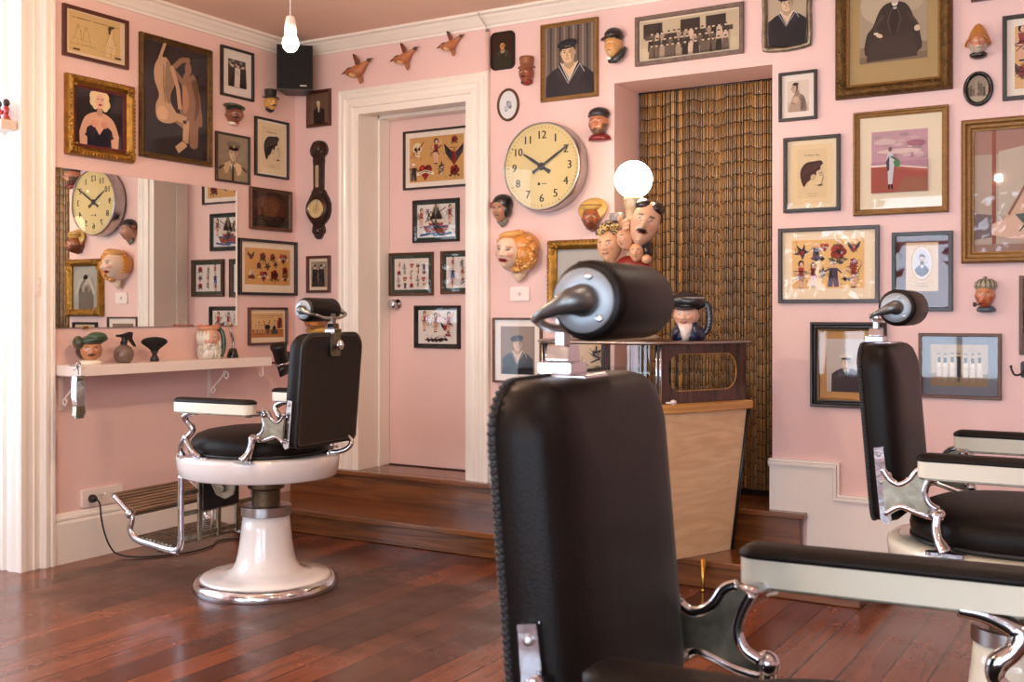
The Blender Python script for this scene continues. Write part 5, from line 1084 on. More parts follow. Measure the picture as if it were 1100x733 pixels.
def m_lady(e, W, H, yaw):
    hd(e, .0, -.02*H, W*.34, H*.33, W*.46, yaw, skin=(178, 134, 110), brow=(40, 28, 26), lip=(130, 50, 50), makeup=True, chinw=.6)
    part(e, 'black_hair', lambda b: (b.ell((.06*W, -.14*W, .2*H), (W*.46, W*.42, H*.28), 22, 12, 0, cl((26, 24, 24))), b.ell((.28*W, -.2*W, .02*H), (W*.2, W*.26, H*.24), 14, 10, 0, cl((24, 22, 22))), b.ell((-.4*W, -.26*W, .16*H), (W*.12, W*.12, H*.1), 12, 8, 0, cl((150, 70, 50)))))
    part(e, 'shoulder', lambda b: b.rings([[(W*(.04+r*cos(a)), -W*.16-W*.22*r*sin(a)*1.2, z*H) for a in [2*pi*i/16 for i in range(16)]] for z, r in ((-.5, .03), (-.42, .14), (-.34, .26), (-.24, .26))], True, True, True, 0, cl((112, 114, 94))))
def m_straw(e, W, H, yaw):
    hd(e, -.02*W, -.14*H, W*.3, H*.34, W*.36, yaw, skin=(150, 86, 50), brow=(80, 50, 30), lip=(120, 50, 36), beard=(104, 58, 38), mous=(120, 70, 44), nose=1.3)
    part(e, 'straw_hat', lambda b: (b.ell((0, -.14*W, .14*H), (W*.5, W*.12, H*.35), 30, 10, 0, cl((206, 166, 84)), Matrix.Rotation(-.2, 3, 'X')), b.ell((0, -.26*W, .24*H), (W*.33, W*.26, H*.16), 22, 10, 0, cl((218, 180, 100))), b.tube([(W*.33*cos(a), -.2*W-W*.33*abs(sin(a)), .24*H) for a in [pi*i/14 for i in range(15)]], H*.02, 6, 0, cl((150, 100, 50)))))
    part(e, 'neck_cloth', lambda b: b.lathe([(W*.04, -.5*H), (W*.22, -.42*H), (W*.2, -.34*H)], 18, 1, .8, (-.0*W, -.14*W), 0, cl((120, 44, 30))))
def m_blonde(e, W, H, yaw):
    hd(e, -.13*W, .06*H, W*.31, H*.34, W*.44, yaw-.25, skin=(236, 208, 184), brow=(150, 104, 70), eye=(60, 60, 70), lip=(160, 20, 34), makeup=True, chinw=.62, open_mouth=2, lipw=.36, liph=.12, cheeks=1.3, rot=.12)
    r = random.Random(2); G1, G2 = (206, 140, 64), (226, 170, 92)
    def hair(b):
        b.ell((.06*W, -.12*W, .2*H), (W*.42, W*.34, H*.28), 24, 14, 0, cl(G1)); b.ell((.22*W, -.16*W, .02*H), (W*.24, W*.3, H*.26), 20, 12, 0, cl(G1)); b.ell((-.4*W, -.14*W, .1*H), (W*.1, W*.2, H*.22), 16, 10, 0, cl(G1))
        b.ell((-.06*W, -.3*W, .39*H), (W*.3, W*.26, H*.09), 20, 10, 0, cl(G2), Matrix.Rotation(-.1, 3, 'Y'))
        for i in range(26):
            a = r.uniform(-1.9, 1.75); q = .42; x = .08*W+W*.36*cos(a); z = .12*H+H*.33*sin(a)
            if x < -.05*W and z < .05*H: continue
            P = [(x+W*.07*cos(t*1.1+i)*(1-t/12), -.3*W+.012*t*W-.02*W*sin(t), z-H*.018*t+H*.025*sin(t*1.1+i)) for t in range(7)]
            b.tube(P, [W*.035, W*.05, W*.055, W*.052, W*.045, W*.035, W*.015], 8, 0, cl(G2 if i % 2 else (196, 128, 58)))
        for i in range(60):
            x, z = r.uniform(-.02, .46)*W, r.uniform(-.22, .36)*H; q2 = 1-((x-.2*W)/(.28*W))**2-((z-.06*H)/(.33*H))**2
            if q2 < .02: continue
            y = -.14*W-.27*W*q2**.5; b.tube([(x+W*.03*cos(t*1.2+i), y-.02*W*sin(t*.9), z+H*.022*sin(t*1.2+i)-H*.006*t) for t in range(7)], [W*.02, W*.03, W*.034, W*.034, W*.03, W*.024, W*.012], 7, 0, cl((G1, G2, (190, 122, 54), (236, 188, 116))[i % 4]))
        for i in range(8):
            x = -.4*W+.02*W*sin(i); z = .3*H-.055*H*i; b.ell((x+.02*W*(i % 2), -.24*W, z), (W*.07, W*.08, H*.04), 10, 8, 0, cl(G2 if i % 2 else G1))
    part(e, 'blonde_curls', hair)
    part(e, 'neck', lambda b: b.rings([[(W*(cx+r_*cos(a)), -W*.13-W*.6*r_*max(-.15, sin(a)), z*H) for a in [2*pi*i/24 for i in range(24)]] for z, r_, cx in ((-.5, .02, .0), (-.46, .07, .0), (-.38, .15, .02), (-.26, .2, .04), (-.1, .2, .05))], True, True, True, 0, cl((228, 206, 176))))
def m_hood(e, W, H, yaw):
    hd(e, 0, -.1*H, W*.34, H*.3, W*.42, yaw, skin=(196, 130, 96), brow=(206, 196, 180), lip=(150, 80, 60), mous=(214, 206, 190), beard=(196, 184, 164))
    part(e, 'orange_hood', lambda b: (b.rings([[(W*r*cos(a), -W*.2-W*r*.85*sin(a), z*H) for a in [2*pi*i/26 for i in range(26)]] for z, r in ((.5, .06), (.44, .15), (.3, .27), (.12, .37), (.04, .42))], True, True, True, 0, cl((184, 122, 50))), b.tube([(W*.44*cos(a), -.3*W-W*.2*max(0, sin(a)), .06*H+H*.1*sin(a)-.14*H*abs(cos(a))**2*1.2) for a in [-.5+(pi+1)*i/18 for i in range(19)]], [W*.05]*19, 8, 0, cl((170, 108, 44)))))
    part(e, 'dark_collar', lambda b: b.lathe([(W*.14, -.5*H), (W*.3, -.44*H), (W*.33, -.36*H), (W*.2, -.3*H)], 22, 1, .8, (0, -.18*W), 0, cl((34, 30, 30))))
def m_beanie(e, W, H, yaw):
    hd(e, -.03*W, -.04*H, W*.4, H*.36, W*.46, yaw, skin=(200, 132, 92), brow=(140, 74, 40), lip=(150, 66, 50), beard=(164, 76, 40), mous=(176, 86, 46), smile=.8)
    def cap(b):
        b.ell((0, -.2*W, .24*H), (W*.46, W*.46, H*.2), 24, 12, 0, cl((150, 140, 116))); b.ell((-.02*W, -.2*W, .46*H), (W*.09, W*.09, H*.045), 10, 8, 0, cl((120, 112, 92)))
        for i in range(14): a = pi*i/13; b.tube([(W*.47*cos(a)*.98, -.2*W-W*.47*sin(a), .2*H), (W*.42*cos(a), -.2*W-W*.42*sin(a), .34*H), (W*.24*cos(a), -.2*W-W*.24*sin(a), .42*H)], W*.022, 6, 0, cl((196, 186, 160) if i % 2 else (84, 80, 66)))
    part(e, 'knitted_cap', cap)
    part(e, 'blue_collar', lambda b: b.lathe([(W*.2, -.5*H), (W*.4, -.46*H), (W*.4, -.4*H), (W*.3, -.32*H)], 22, 1, .8, (0.02*W, -.18*W), 0, cl((70, 84, 96))))
    part(e, 'pipe', lambda b: (b.tube([(-.1*W, -.62*W, -.24*H), (-.25*W, -.72*W, -.28*H), (-.36*W, -.72*W, -.3*H)], W*.025, 8, 0, cl((30, 22, 20))), b.lathe([(W*.05, -.34*H), (W*.08, -.3*H), (W*.075, -.22*H), (0, -.24*H)], 12, 1, 1, (-.38*W, -.72*W), 0, cl((44, 26, 20)))))
def m_toby(e, W, H, yaw):
    hd(e, 0, -.08*H, W*.44, H*.34, W*.5, yaw, skin=(206, 130, 70), brow=(90, 60, 36), lip=(150, 60, 40), beard=(150, 104, 56))
    part(e, 'green_hat', lambda b: (b.ell((0, -.2*W, .26*H), (W*.46, W*.44, H*.2), 20, 10, 0, cl((70, 96, 60))), b.ell((0, -.24*W, .18*H), (W*.5, W*.46, H*.05), 20, 8, 0, cl((160, 70, 44)))))
    part(e, 'collar', lambda b: b.lathe([(W*.3, -.5*H), (W*.46, -.44*H), (W*.42, -.34*H), (W*.3, -.3*H)], 22, 1, .8, (0, -.18*W), 0, cl((196, 150, 70))))
wallhead("small ceramic mask of a dark face in a greenish beret", (244.7, 109, 264.3, 136), m_beret, 'L', yaw=-.55)
wallhead("small ceramic mask of a yellow face in a black top hat", (287.6, 94, 301, 122), m_tophat, 'L', yaw=-.35)
wallhead('ceramic wall mask in a green hat half hidden behind the left chair headrest', (327, 322, 350, 359), m_toby, yaw=.3)
wallhead('reddish brown ceramic wall mask in a tall brown hat, left of the large sailor portrait', (554.5, 61, 571, 89.7), m_fez, yaw=.15)
wallhead('ceramic wall mask of a man in a black bowler hat and dark coat collar', (646, 30, 671, 66), m_bowler, yaw=-.05)
wallhead('ceramic wall mask of a bearded man in a black cap and red scarf', (630, 116, 653, 150), m_cap, yaw=.2)
wallhead('small ceramic wall mask of a black haired woman, left below the clock', (524.5, 208, 546.5, 243.5), m_lady, yaw=.15)
wallhead('ceramic wall mask of a brown bearded man in a yellow straw hat', (618.5, 212, 650, 248), m_straw, yaw=.4)
wallhead('large ceramic wall mask of a smiling blonde woman with red lips', (533.6, 248, 577, 303), m_blonde, yaw=.35)
wallhead('ceramic wall mask of a white moustached man in an orange hood', (1035, 26, 1065, 60), m_hood, yaw=.15)
wallhead('ceramic wall mask of a red bearded sailor in a striped knitted cap with a pipe', (1044.5, 297, 1071, 336), m_beanie, yaw=.05)
# ------------------------------------------------------------------ wall clock
X0, zc = onB(579.5, 178.5, YB-.105); R = .231
e = empty('wall_clock', (X0+.004, YB, zc), 0, 'big round steel wall clock with a cream dial and black numerals', 'clock')
b = MB(); b.at((0, 0, 0), 0, pi/2); b.lathe([(R*.9, .0), (R*.985, .004), (R*1.0, .02), (R*1.0, .085), (R*.99, .097), (R*.965, .104), (R*.955, .1), (R*.955, .09)], 72, cap=False); b.build('clock_case', M_STEEL, e)
cv = Cv(2, 2, -.088); cv.T[0] = (0, 0, R, R); cv.ell(0, 0, .97, .97, (214, 196, 140), n=72)
K = (34, 32, 32)
for i in range(60):
    a = radians(6*i)
    if i % 5 == 0: cv.poly([(.9*sin(a)+.022*cos(a), .9*cos(a)-.022*sin(a)), (.9*sin(a)-.022*cos(a), .9*cos(a)+.022*sin(a)), (.84*sin(a), .84*cos(a))], K, layer=1)
    else: cv.ell(.88*sin(a), .88*cos(a), .011, .011, K, n=6); cv.k = 1
cv.k = 2
for n in range(1, 13):
    a = radians(30*n); cv.k = 2; [cv.text(str(n), .71*sin(a)+q_, .71*cos(a)-.085, .255, K) for q_ in (-.006, .006)]
cv.k = 3; cv.rect(-.1, -.42, -.04, -.36, K); cv.rect(-.0, -.4, .13, -.38, (90, 84, 70)); d = cv.build('dial', e)
def hand(name, ang, L, wd, y):
    b = MB(); a = radians(ang); q = lambda u, v: (R*(u*cos(a)+v*sin(a)), R*(-u*sin(a)+v*cos(a)))
    b.prism([q(-wd, -.26), q(wd, -.26), q(wd*.6, -.05), q(wd*.75, L*.5), q(wd*.35, L), q(-wd*.35, L), q(-wd*.75, L*.5), q(-wd*.6, -.05)], y-.002, y, 'y'); return b.build(name, M_BLACKG, e)
hand('hour_hand', -57, .56, .05, -.0905); hand('minute_hand', 58, .82, .04, -.094)
b = MB(); b.at((0, -.09, 0), 0, pi/2); b.lathe([(.02, 0), (.02, .008), (.012, .01), (0, .01)], 24); b.build('hub', M_BLACKG, e)
g = MB(); g.at((0, 0, 0), 0, pi/2); g.lathe([(R*.958, .100), (R*.8, .103), (R*.5, .1065), (R*.2, .1085), (0, .109)], 48, cap=False); g.build('clock_glass', M_GLASS, e)
# ------------------------------------------------------------------ loudspeaker in the corner
e = empty('loudspeaker', (-4.435, 4.885, 2.645), radians(40), 'black loudspeaker high in the corner under the cornice', 'speaker')
b = MB(); b.prism([(-.105, -.10), (.105, -.10), (.06, .075), (-.06, .075)], -.132, .132, 'z'); b.build('cabinet', M_BLACK, e, bevel=.006)
b = MB(); b.prism(rrect(.195, .25, .008, 3), -.112, -.1, 'y'); b.build('grille', mat('speaker_cloth', (22, 20, 20), .85, bump=.4, bscale=400), e, bevel=.003)
b = MB(); b.box(.03, .07, -.1135, -.112, -.112, -.106); b.build('badge', M_STEEL, e)
b = MB(); b.tube([(0, .07, 0), (0, .12, 0)], .016, 10); b.build('wall_mount', M_IRON, e)
# ------------------------------------------------------------------ three flying ducks
for i, (bxx, lab) in enumerate((((370, 60, 398, 90), 'brown flying duck wall ornament nearest the speaker'), ((421, 48, 447, 75), 'brown flying duck wall ornament, middle one of the three over the door'), ((471, 35, 495.5, 60), 'brown flying duck wall ornament farthest right over the door'))):
    (A, zt), (B, zb) = onB(bxx[0], bxx[1], YB-.03), onB(bxx[2], bxx[3], YB-.03); S = (zt-zb)
    e = empty('duck_ornament', ((A+B)/2, YB, (zt+zb)/2), 0, lab, 'duck ornament', 'flying ducks over the door')
    part(e, 'wall_pin', lambda b: b.tube([(0, .001, -.05*S), (0, -.2*S, -.05*S)], .006, 8), M_IRON)
    part(e, 'body', lambda b: (b.tube(catmull([(-.44*S, -.2*S, -.02*S), (-.2*S, -.24*S, -.1*S), (.05*S, -.24*S, -.06*S), (.24*S, -.2*S, .08*S), (.4*S, -.18*S, .2*S), (.5*S, -.18*S, .24*S)], 5), lerpl([.05*S, .14*S, .19*S, .1*S, .055*S, .06*S], 26), 12, 0, cl((176, 106, 62))), b.ell((-.06*S, -.3*S, -.14*S), (.18*S, .1*S, .13*S), 12, 8, 0, cl((216, 170, 120)))))
    part(e, 'head', lambda b: (b.ell((.48*S, -.2*S, .24*S), (.08*S, .06*S, .06*S), 10, 8, 0, cl((60, 58, 34))), b.tube([(.52*S, -.2*S, .25*S), (.64*S, -.2*S, .28*S)], [.035*S, .012*S], 8, 0, cl((70, 44, 30)))))
    def wing(b, pts, c1): b.prism([(x*S, z*S) for x, z in pts], -.26*S, -.2*S, 'y', 0, cl(c1))
    part(e, 'wing', lambda b: (wing(b, [(.02, .05), (-.12, .5), (-.02, .46), (.1, .3), (.16, .06)], (120, 62, 38)), wing(b, [(-.12, .5), (-.07, .3), (-.02, .46)], (78, 48, 34))))
    part(e, 'wing', lambda b: (wing(b, [(-.02, .08), (-.3, .08), (-.58, -.1), (-.3, -.06), (-.1, -.02)], (96, 56, 38)), wing(b, [(-.3, .08), (-.58, -.1), (-.4, -.02)], (60, 40, 34))))
    part(e, 'tail', lambda b: b.prism([(.02*S, -.2*S), (.12*S, -.46*S), (.2*S, -.38*S), (.14*S, -.14*S)], -.22*S, -.14*S, 'y', 0, cl((170, 110, 60))))
# ------------------------------------------------------------------ banjo barometer
Xb, zb = onB(340.5, 224.5, YB-.03); s = .00563
e = empty('barometer', (Xb, YB, zb), 0, 'dark carved wooden barometer with a round dial, hanging between the corner and the door', 'barometer')
def outl(k=1):
    H = [(0, .41), (.035, .405), (.055, .385), (.066, .355), (.06, .33), (.036, .31), (.04, .29), (.036, .27), (.034, .12), (.05, .105), (.055, .09), (.074, .065), (.088, .03), (.09, -.01), (.08, -.05), (.055, -.08), (.035, -.095), (.045, -.12), (.046, -.14), (.03, -.155), (.018, -.175), (0, -.182)]
    return [(x*k, z) for x, z in H]+[(-x*k, z) for x, z in reversed(H[1:-1])]
b = MB(); O = outl(); b.prism(O, -.02, .001, 'y'); b.prism([(x*.86, z*.985+.002) for x, z in O], -.03, -.02, 'y'); b.build('carved_case', M_DKWOOD, e, bevel=.004, seg=3)
for x, z, r_ in ((0, .36, .028), (-.03, .34, .018), (.03, .34, .018), (0, .395, .014), (0, -.13, .022), (-.022, -.12, .013), (.022, -.12, .013), (0, -.16, .012), (-.03, .095, .014), (.03, .095, .014)): part(e, 'carved_rosette', lambda b: b.ell((x, -.03, z), (r_, .01, r_), 10, 6), M_DKWOOD)
b = MB(); b.at((0, -.03, 0), 0, pi/2); b.lathe([(.08, 0), (.082, .008), (.076, .016), (.066, .018), (.062, .012)], 40, cap=False); b.build('bezel', M_BRASS if False else M_DKWOOD, e)
b = MB(); b.at((0, -.03, 0), 0, pi/2); b.lathe([(.062, .0), (.062, .013), (.057, .016), (.055, .012)], 40, cap=False); b.build('brass_ring', M_BRASS, e)
cv = Cv(1, 1, -.038); cv.T[0] = (0, 0, .058, .058); cv.ell(0, 0, 1, 1, (214, 192, 146), n=40); cv.k = 1
for i in range(30): a = i*.2094; cv.line([(.82*cos(a), .82*sin(a)), (.92*cos(a), .92*sin(a))], .025, (60, 50, 40)); cv.k = 1
cv.k = 3; cv.ell(0, 0, .5, .5, (200, 174, 122)); cv.line([(-.1, -.3), (.2, .75)], .05, (30, 24, 20)); cv.line([(0, 0), (.5, -.2)], .03, (160, 120, 60)); cv.build('barometer_dial', e)
cv = Cv(1, 1, -.0305); cv.T[0] = (-.012, .13, .024, .13); cv.rect(0, 0, 1, 1, (196, 176, 140)); cv.rect(.42, .05, .58, .95, (150, 40, 40)); cv.build('thermometer', e)
# ------------------------------------------------------------------ wall switch under the blonde mask
(A, zt), (B, zb) = onB(548, 308.3, YB-.008), onB(568.6, 323.3, YB-.008)
e = empty('wall_switch', ((A+B)/2, YB, (zt+zb)/2), 0, 'white rectangular wall switch plate under the blonde mask', 'light switch')
b = MB(); b.prism(rrect(B-A, zt-zb, .006, 3), -.009, -.0005, 'y'); b.build('plate', M_SHELF, e, bevel=.0015)
b = MB(); b.prism(rrect(.012, .018, .002, 3), -.014, -.009, 'y'); b.build('rocker', mat('switch_grey', (206, 196, 188), .4), e)
# coat hook at the right edge
(hx_, hz_) = onB(1097, 400, YB-.03)
e = empty('coat_hook', (hx_, YB, hz_), 0, 'small dark metal coat hook at the right edge of the wall', 'hook')
b = MB(); b.prism(rrect(.03, .07, .012, 4, .01, .01), -.006, .001, 'y'); b.build('hook_plate', M_IRON, e)
b = MB(); b.tube(catmull([(.01, -.005, .01), (.005, -.03, -.005), (-.02, -.05, -.012), (-.032, -.055, .006), (-.036, -.056, .022)], 5), .0042, 8); b.tube(catmull([(.01, -.005, .02), (.03, -.03, .015), (.05, -.04, .03)], 5), .0042, 8); b.ell((-.036, -.056, .024), (.006, .006, .006), 8, 6); b.build('hook_arm', M_IRON, e)
# ------------------------------------------------------------------ shelf and what stands on it
SZ = .955; SX = -4.335
e = empty('wall_shelf', (XL, 3.94, SZ-.05), pi/2, 'long thick white shelf under the mirror on scroll brackets', 'shelf')
b = MB(); b.box(-.625, .64, XL-SX, -.001, 0, .05); b.build('board', M_SHELF, e, bevel=.002)
for yy in (-.585, .36):
    b = MB(); y_ = 0
    b.box(yy-.012, yy+.012, -.006, -.001, -.17, 0); b.box(yy-.012, yy+.012, -.16, -.001, -.006, 0)
    b.tube(catmull([(yy, -.02, -.13), (yy, -.035, -.145), (yy, -.05, -.125), (yy, -.035, -.11), (yy, -.022, -.12)], 5), .005, 6)
    b.tube(catmull([(yy, -.008, -.14), (yy, -.05, -.10), (yy, -.10, -.055), (yy, -.125, -.02)], 5), .0055, 6)
    b.tube(catmull([(yy, -.125, -.02), (yy, -.15, -.035), (yy, -.14, -.06), (yy, -.118, -.045), (yy, -.128, -.03)], 5), .005, 6); b.build('scroll_bracket', M_SHELF, e)
b = MB(); yy = .59; b.tube(catmull([(yy, -.185, 0), (yy, -.185, -.02), (yy+.004, -.182, -.05), (yy-.018, -.18, -.056), (yy-.024, -.18, -.035)], 5), .004, 6); b.build('cup_hook', M_SHELF, e)
def onS(px, X=-4.43): Y, _ = onL(px, 300, X); return Y
def rot_view(Y, X): return atan2(-(0-X), -Y*1.0)  # unused
# jug with green beret hat
Y = onS(97); e = empty('character_jug', (-4.43, Y, SZ), pi/2-.45, "ceramic jug of a moustached man in a green beret, left on the shelf", 'jug')
hd(e, 0, .068, .052, .058, .055, -.1, off=0, skin=(186, 124, 82), brow=(50, 30, 20), lip=(150, 60, 50), mous=(70, 34, 22), smile=.5)
part(e, 'hair', lambda b: (b.ell((-.03, .02, .07), (.035, .045, .045), 14, 10, 0, cl((56, 30, 22))), b.ell((.03, .03, .065), (.03, .035, .04), 14, 10, 0, cl((56, 30, 22)))))
part(e, 'green_beret', lambda b: (b.ell((.01, -.0, .118), (.072, .062, .024), 24, 12, 0, cl((38, 62, 40)), Matrix.Rotation(-.12, 3, 'Y')), b.ell((.028, -.01, .132), (.048, .05, .026), 20, 10, 0, cl((46, 76, 48))), b.ell((-.055, .0, .105), (.026, .045, .034), 16, 10, 0, cl((54, 58, 40))), b.ell((0, 0, .105), (.06, .06, .012), 22, 6, 0, cl((48, 44, 34)))))
part(e, 'white_ruff', lambda b: b.lathe([(.0, 0), (.052, 0), (.056, .008), (.05, .018), (.04, .022), (0, .022)], 28, 1, .9, (0, 0), 0, cl((228, 220, 200))))
# spray bottle
Y = onS(133); e = empty('spray_bottle', (-4.43, Y, SZ), pi/2-.2, 'round grey-brown spray bottle with a black trigger head on the shelf', 'spray bottle')
b = MB(); b.lathe([(0, 0), (.028, 0), (.042, .012), (.05, .035), (.047, .06), (.034, .078), (.018, .088), (.014, .092), (0, .092)], 36); b.build('bottle', mat('smoky_plastic', (108, 88, 78), .15, coat=.5), e)
b = MB(); b.lathe([(.016, .088), (.017, .104), (.012, .11), (.012, .128), (0, .128)], 20); b.prism([(-.03, .14), (-.026, .128), (.02, .124), (.05, .085), (.058, .078), (.06, .084), (.04, .12), (.044, .15), (.03, .154), (-.01, .142)], -.011, .011, 'y'); b.build('trigger_head', M_BLACK, e, bevel=.002)
b = MB(); b.tube([(-.028, 0, .134), (-.04, 0, .136)], .006, 8); b.tube(catmull([(.012, 0, .126), (.018, 0, .108), (.012, 0, .096)], 4), .004, 6); b.build('nozzle', M_BLACK, e)
# neck duster
Y = onS(166); e = empty('neck_duster', (-4.43, Y, SZ), pi/2-.3, 'black fan shaped neck duster brush standing bristles up on the shelf', 'brush')
b = MB(); b.lathe([(0, 0), (.022, 0), (.024, .006), (.02, .02), (.013, .03), (.012, .04), (.02, .048), (.019, .056), (0, .058)], 28); b.build('handle', M_BLACKG, e)
b = MB(); R_ = []
for z, w_, d_ in ((.054, .018, .016), (.066, .03, .02), (.08, .05, .025), (.092, .066, .028), (.102, .071, .028), (.113, .062, .024), (.121, .042, .018), (.125, .015, .006)): R_.append([(w_*cos(2*pi*i/36)*(1+.02*sin(i*5)), d_*sin(2*pi*i/36), z) for i in range(36)])
b.rings(R_); b.build('bristles', mat('black_bristle', (18, 15, 15), .9, bump=1, bscale=200, stretch=(1, 1, .05)), e)
# bearded jug
Y = onS(224); e = empty('character_jug', (-4.43, Y, SZ), pi/2-.5, 'tall ceramic jug of a white bearded old man with a dark green side handle', 'jug')
hd(e, 0, .105, .056, .075, .06, -.05, off=0.004, skin=(206, 158, 130), brow=(220, 210, 190), lip=(180, 100, 80), mous=(226, 218, 200), beard=(214, 206, 190), nose=1.3)
r = random.Random(6)
def bd(b):
    b.lathe([(0, 0), (.05, 0), (.058, .02), (.06, .06), (.05, .075), (0, .08)], 28, 1, .9, (0, 0), 0, cl((222, 216, 202)))
    for i in range(34):
        a = r.uniform(-2.8, -.1)+.0; z = r.uniform(.03, .1); rr = .055; x, y_ = rr*cos(a), rr*sin(a)*.95
        b.tube([(x, y_, z), (x*1.08+.004, y_*1.1, z-.02), (x*1.02-.004, y_*1.05, z-.035)], [.007, .008, .003], 7, 0, cl((230, 224, 210) if i % 2 else (200, 194, 180)))
    for i in range(10): a = -2.9+.12*i; b.tube([(.057*cos(a), .055*sin(a), .15-.01*(i % 3)), (.064*cos(a), .06*sin(a), .12), (.06*cos(a), .056*sin(a), .08)], [.006, .009, .004], 7, 0, cl((224, 218, 204)))
part(e, 'beard_and_hair', bd)
part(e, 'crown', lambda b: (b.lathe([(.05, .155), (.056, .16), (.058, .172), (.05, .178), (0, .18)], 26, 1, .95, (0, 0), 0, cl((196, 140, 104))), [b.ell((.05*cos(a), .048*sin(a), .178), (.008, .008, .008), 8, 6, 0, cl((206, 110, 70))) for a in [i*.7 for i in range(9)]]))
part(e, 'handle', lambda b: b.tube(catmull([(.045, .02, .165), (.07, .0, .15), (.08, -.01, .1), (.078, -.01, .05), (.06, -.02, .015)], 6), .013, 10, 0, cl((44, 70, 54))))
# chrome-topped bottle
Y = onS(250); e = empty('shaving_brush_stand', (-4.43, Y, SZ), pi/2, 'small black conical stand holding a tall curved chrome tool, right of the bearded jug', 'barber tool')
b = MB(); b.lathe([(0, 0), (.032, 0), (.033, .004), (.022, .045), (.016, .052), (0, .052)], 28); b.build('base', M_BLACKG, e)
b = MB(); b.tube(catmull([(0, 0, .05), (.004, 0, .09), (-.006, 0, .12), (-.016, 0, .148), (-.006, 0, .158)], 6), lerpl([.008, .009, .011, .007, .004], 25), 10); b.build('chrome_arm', M_CHROME, e)
# hair dryer hanging off the end of the shelf
(yy, zz) = onL(301, 388, -4.37)
HKZ = 0
e = empty('hair_dryer', (-4.37, 4.69, zz), pi/2, 'black hair dryer with a silver band hanging at the right end of the shelf', 'hair dryer')
part(e, 'barrel', lambda b: (b.at((0, 0, .03), 0, 0, -.32), b.box(-.001, .001, -.001, .001, -.001, .001) if False else b.lathe([(.034, -.06), (.04, -.05), (.042, .03), (.05, .055), (.046, .07), (0, .07)], 28)), M_BLACK)
part(e, 'silver_band', lambda b: (b.at((0, 0, .03), 0, 0, -.32), b.lathe([(.0415, -.05), (.0425, -.048), (.0425, -.04), (.0415, -.038)], 28, cap=False)), M_CHROME)
part(e, 'nozzle', lambda b: (b.at((0, 0, .03), 0, 0, -.32), b.rings([[(w_*cos(2*pi*i/24), d_*sin(2*pi*i/24), z) for i in range(24)] for z, w_, d_ in ((-.058, .036, .036), (-.08, .04, .026), (-.115, .044, .014))])), M_BLACK)
part(e, 'grip', lambda b: b.tube([(.03, 0, .04), (.075, 0, .03), (.12, 0, -.01)], [.022, .02, .017], 12), M_BLACK)
b = MB(); b.box(-.02, .02, -.02, XL+4.37+.0, .03, .05); b.build('holder', M_BLACK, e) if False else None
b = MB(); b.tube([(0, .03, -.01), (0, .172, -.02)], .005, 8); b.build('wall_holder', M_IRON, e)
# clippers on a hook at the left end of the shelf
(yy, zz) = onL(82, 420, SX+.02)
e = empty('hair_clippers', (SX+.022, yy, zz), pi/2, 'chrome hair clippers hanging from a hook at the left front edge of the shelf', 'hair clippers')
b = MB(); b.tube(catmull([(0, .02, .095), (0, -.0, .105), (.012, -.012, .12), (0, -.012, .135), (-.01, -.012, .12), (-.002, -.012, .1), (0, -.012, .075)], 5), .0032, 6); hk = SZ-zz+.0025; b.tube([(0, -.012, .095), (0, -.008, hk), (0, .05, hk)], .0025, 6); b.build('hook', M_CHROME, e)
b = MB(); b.prism([(-.021, .07), (.017, .07), (.021, .03), (.022, -.03), (.02, -.07), (-.018, -.07), (-.023, -.03), (-.023, .03)], -.028, .006, 'y'); b.build('body', M_CHROME, e, bevel=.006, seg=3)
b = MB(); b.prism([(-.02, -.07), (.022, -.065), (.03, -.1), (.02, -.12), (-.024, -.116)], -.026, .002, 'y'); [b.box(-.02+i*.0065, -.017+i*.0065, -.024, -.006, -.128, -.112) for i in range(7)]; b.build('cutting_head', M_NICKEL, e, bevel=.002)
b = MB(); b.box(.018, .03, -.018, -.004, -.09, -.02); b.build('lever', M_STEEL, e, bevel=.002)
# ------------------------------------------------------------------ socket and lead
(ya, za), (yb_, zb_) = onL(88, 548, XL+.01), onL(131, 524, XL+.01)
e = empty('power_socket', (XL, (ya+yb_)/2+.0, .292), pi/2, 'white multi-outlet power socket on the wall just above the skirting', 'power socket'); w = yb_-ya
b = MB(); b.prism(rrect(w, .085, .006, 3), -.014, -.0005, 'y'); b.build('plate', M_SHELF, e, bevel=.002)
for i in range(3):
    b = MB(); x = -w*.5+.05+i*(w-.08)/2.6
    for dx, dz, rr in ((-.006, .006, .5), (.006, .006, -.5), (0, -.008, 0)): b.box(x+dx-.0012, x+dx+.0012, -.0148, -.0138, dz-.004, dz+.004)
    b.build('outlet', M_BLACK, e)
    b = MB(); b.box(x+.018, x+.026, -.018, -.013, .004, .018); b.build('switch_rocker', M_WHITE, e)
pz = .29; px_ = XL+.016; py_ = (ya+yb_)/2-w/2+.05
b = MB(); b.at((px_, py_, pz), pi/2, pi/2); b.lathe([(.02, -.0005), (.021, .012), (.015, .028), (.009, .036), (0, .036)], 20); b.M = Matrix.Identity(4)
lead = [(px_+.034, py_, pz), (px_+.06, py_+.01, pz-.03), (px_+.07, py_+.03, .18), (px_+.08, py_+.07, .09), (px_+.1, py_+.12, .02), (px_+.18, py_+.2, .006), (px_+.34, py_+.26, .006), (-4.02, 3.8, .006), (-3.86, 3.84, .006), (-3.80, 3.93, .006), (-3.87, 3.99, .006), (-3.8, 4.0, .006), (-3.55, 3.85, .006), (-3.415, 3.78, .006)]
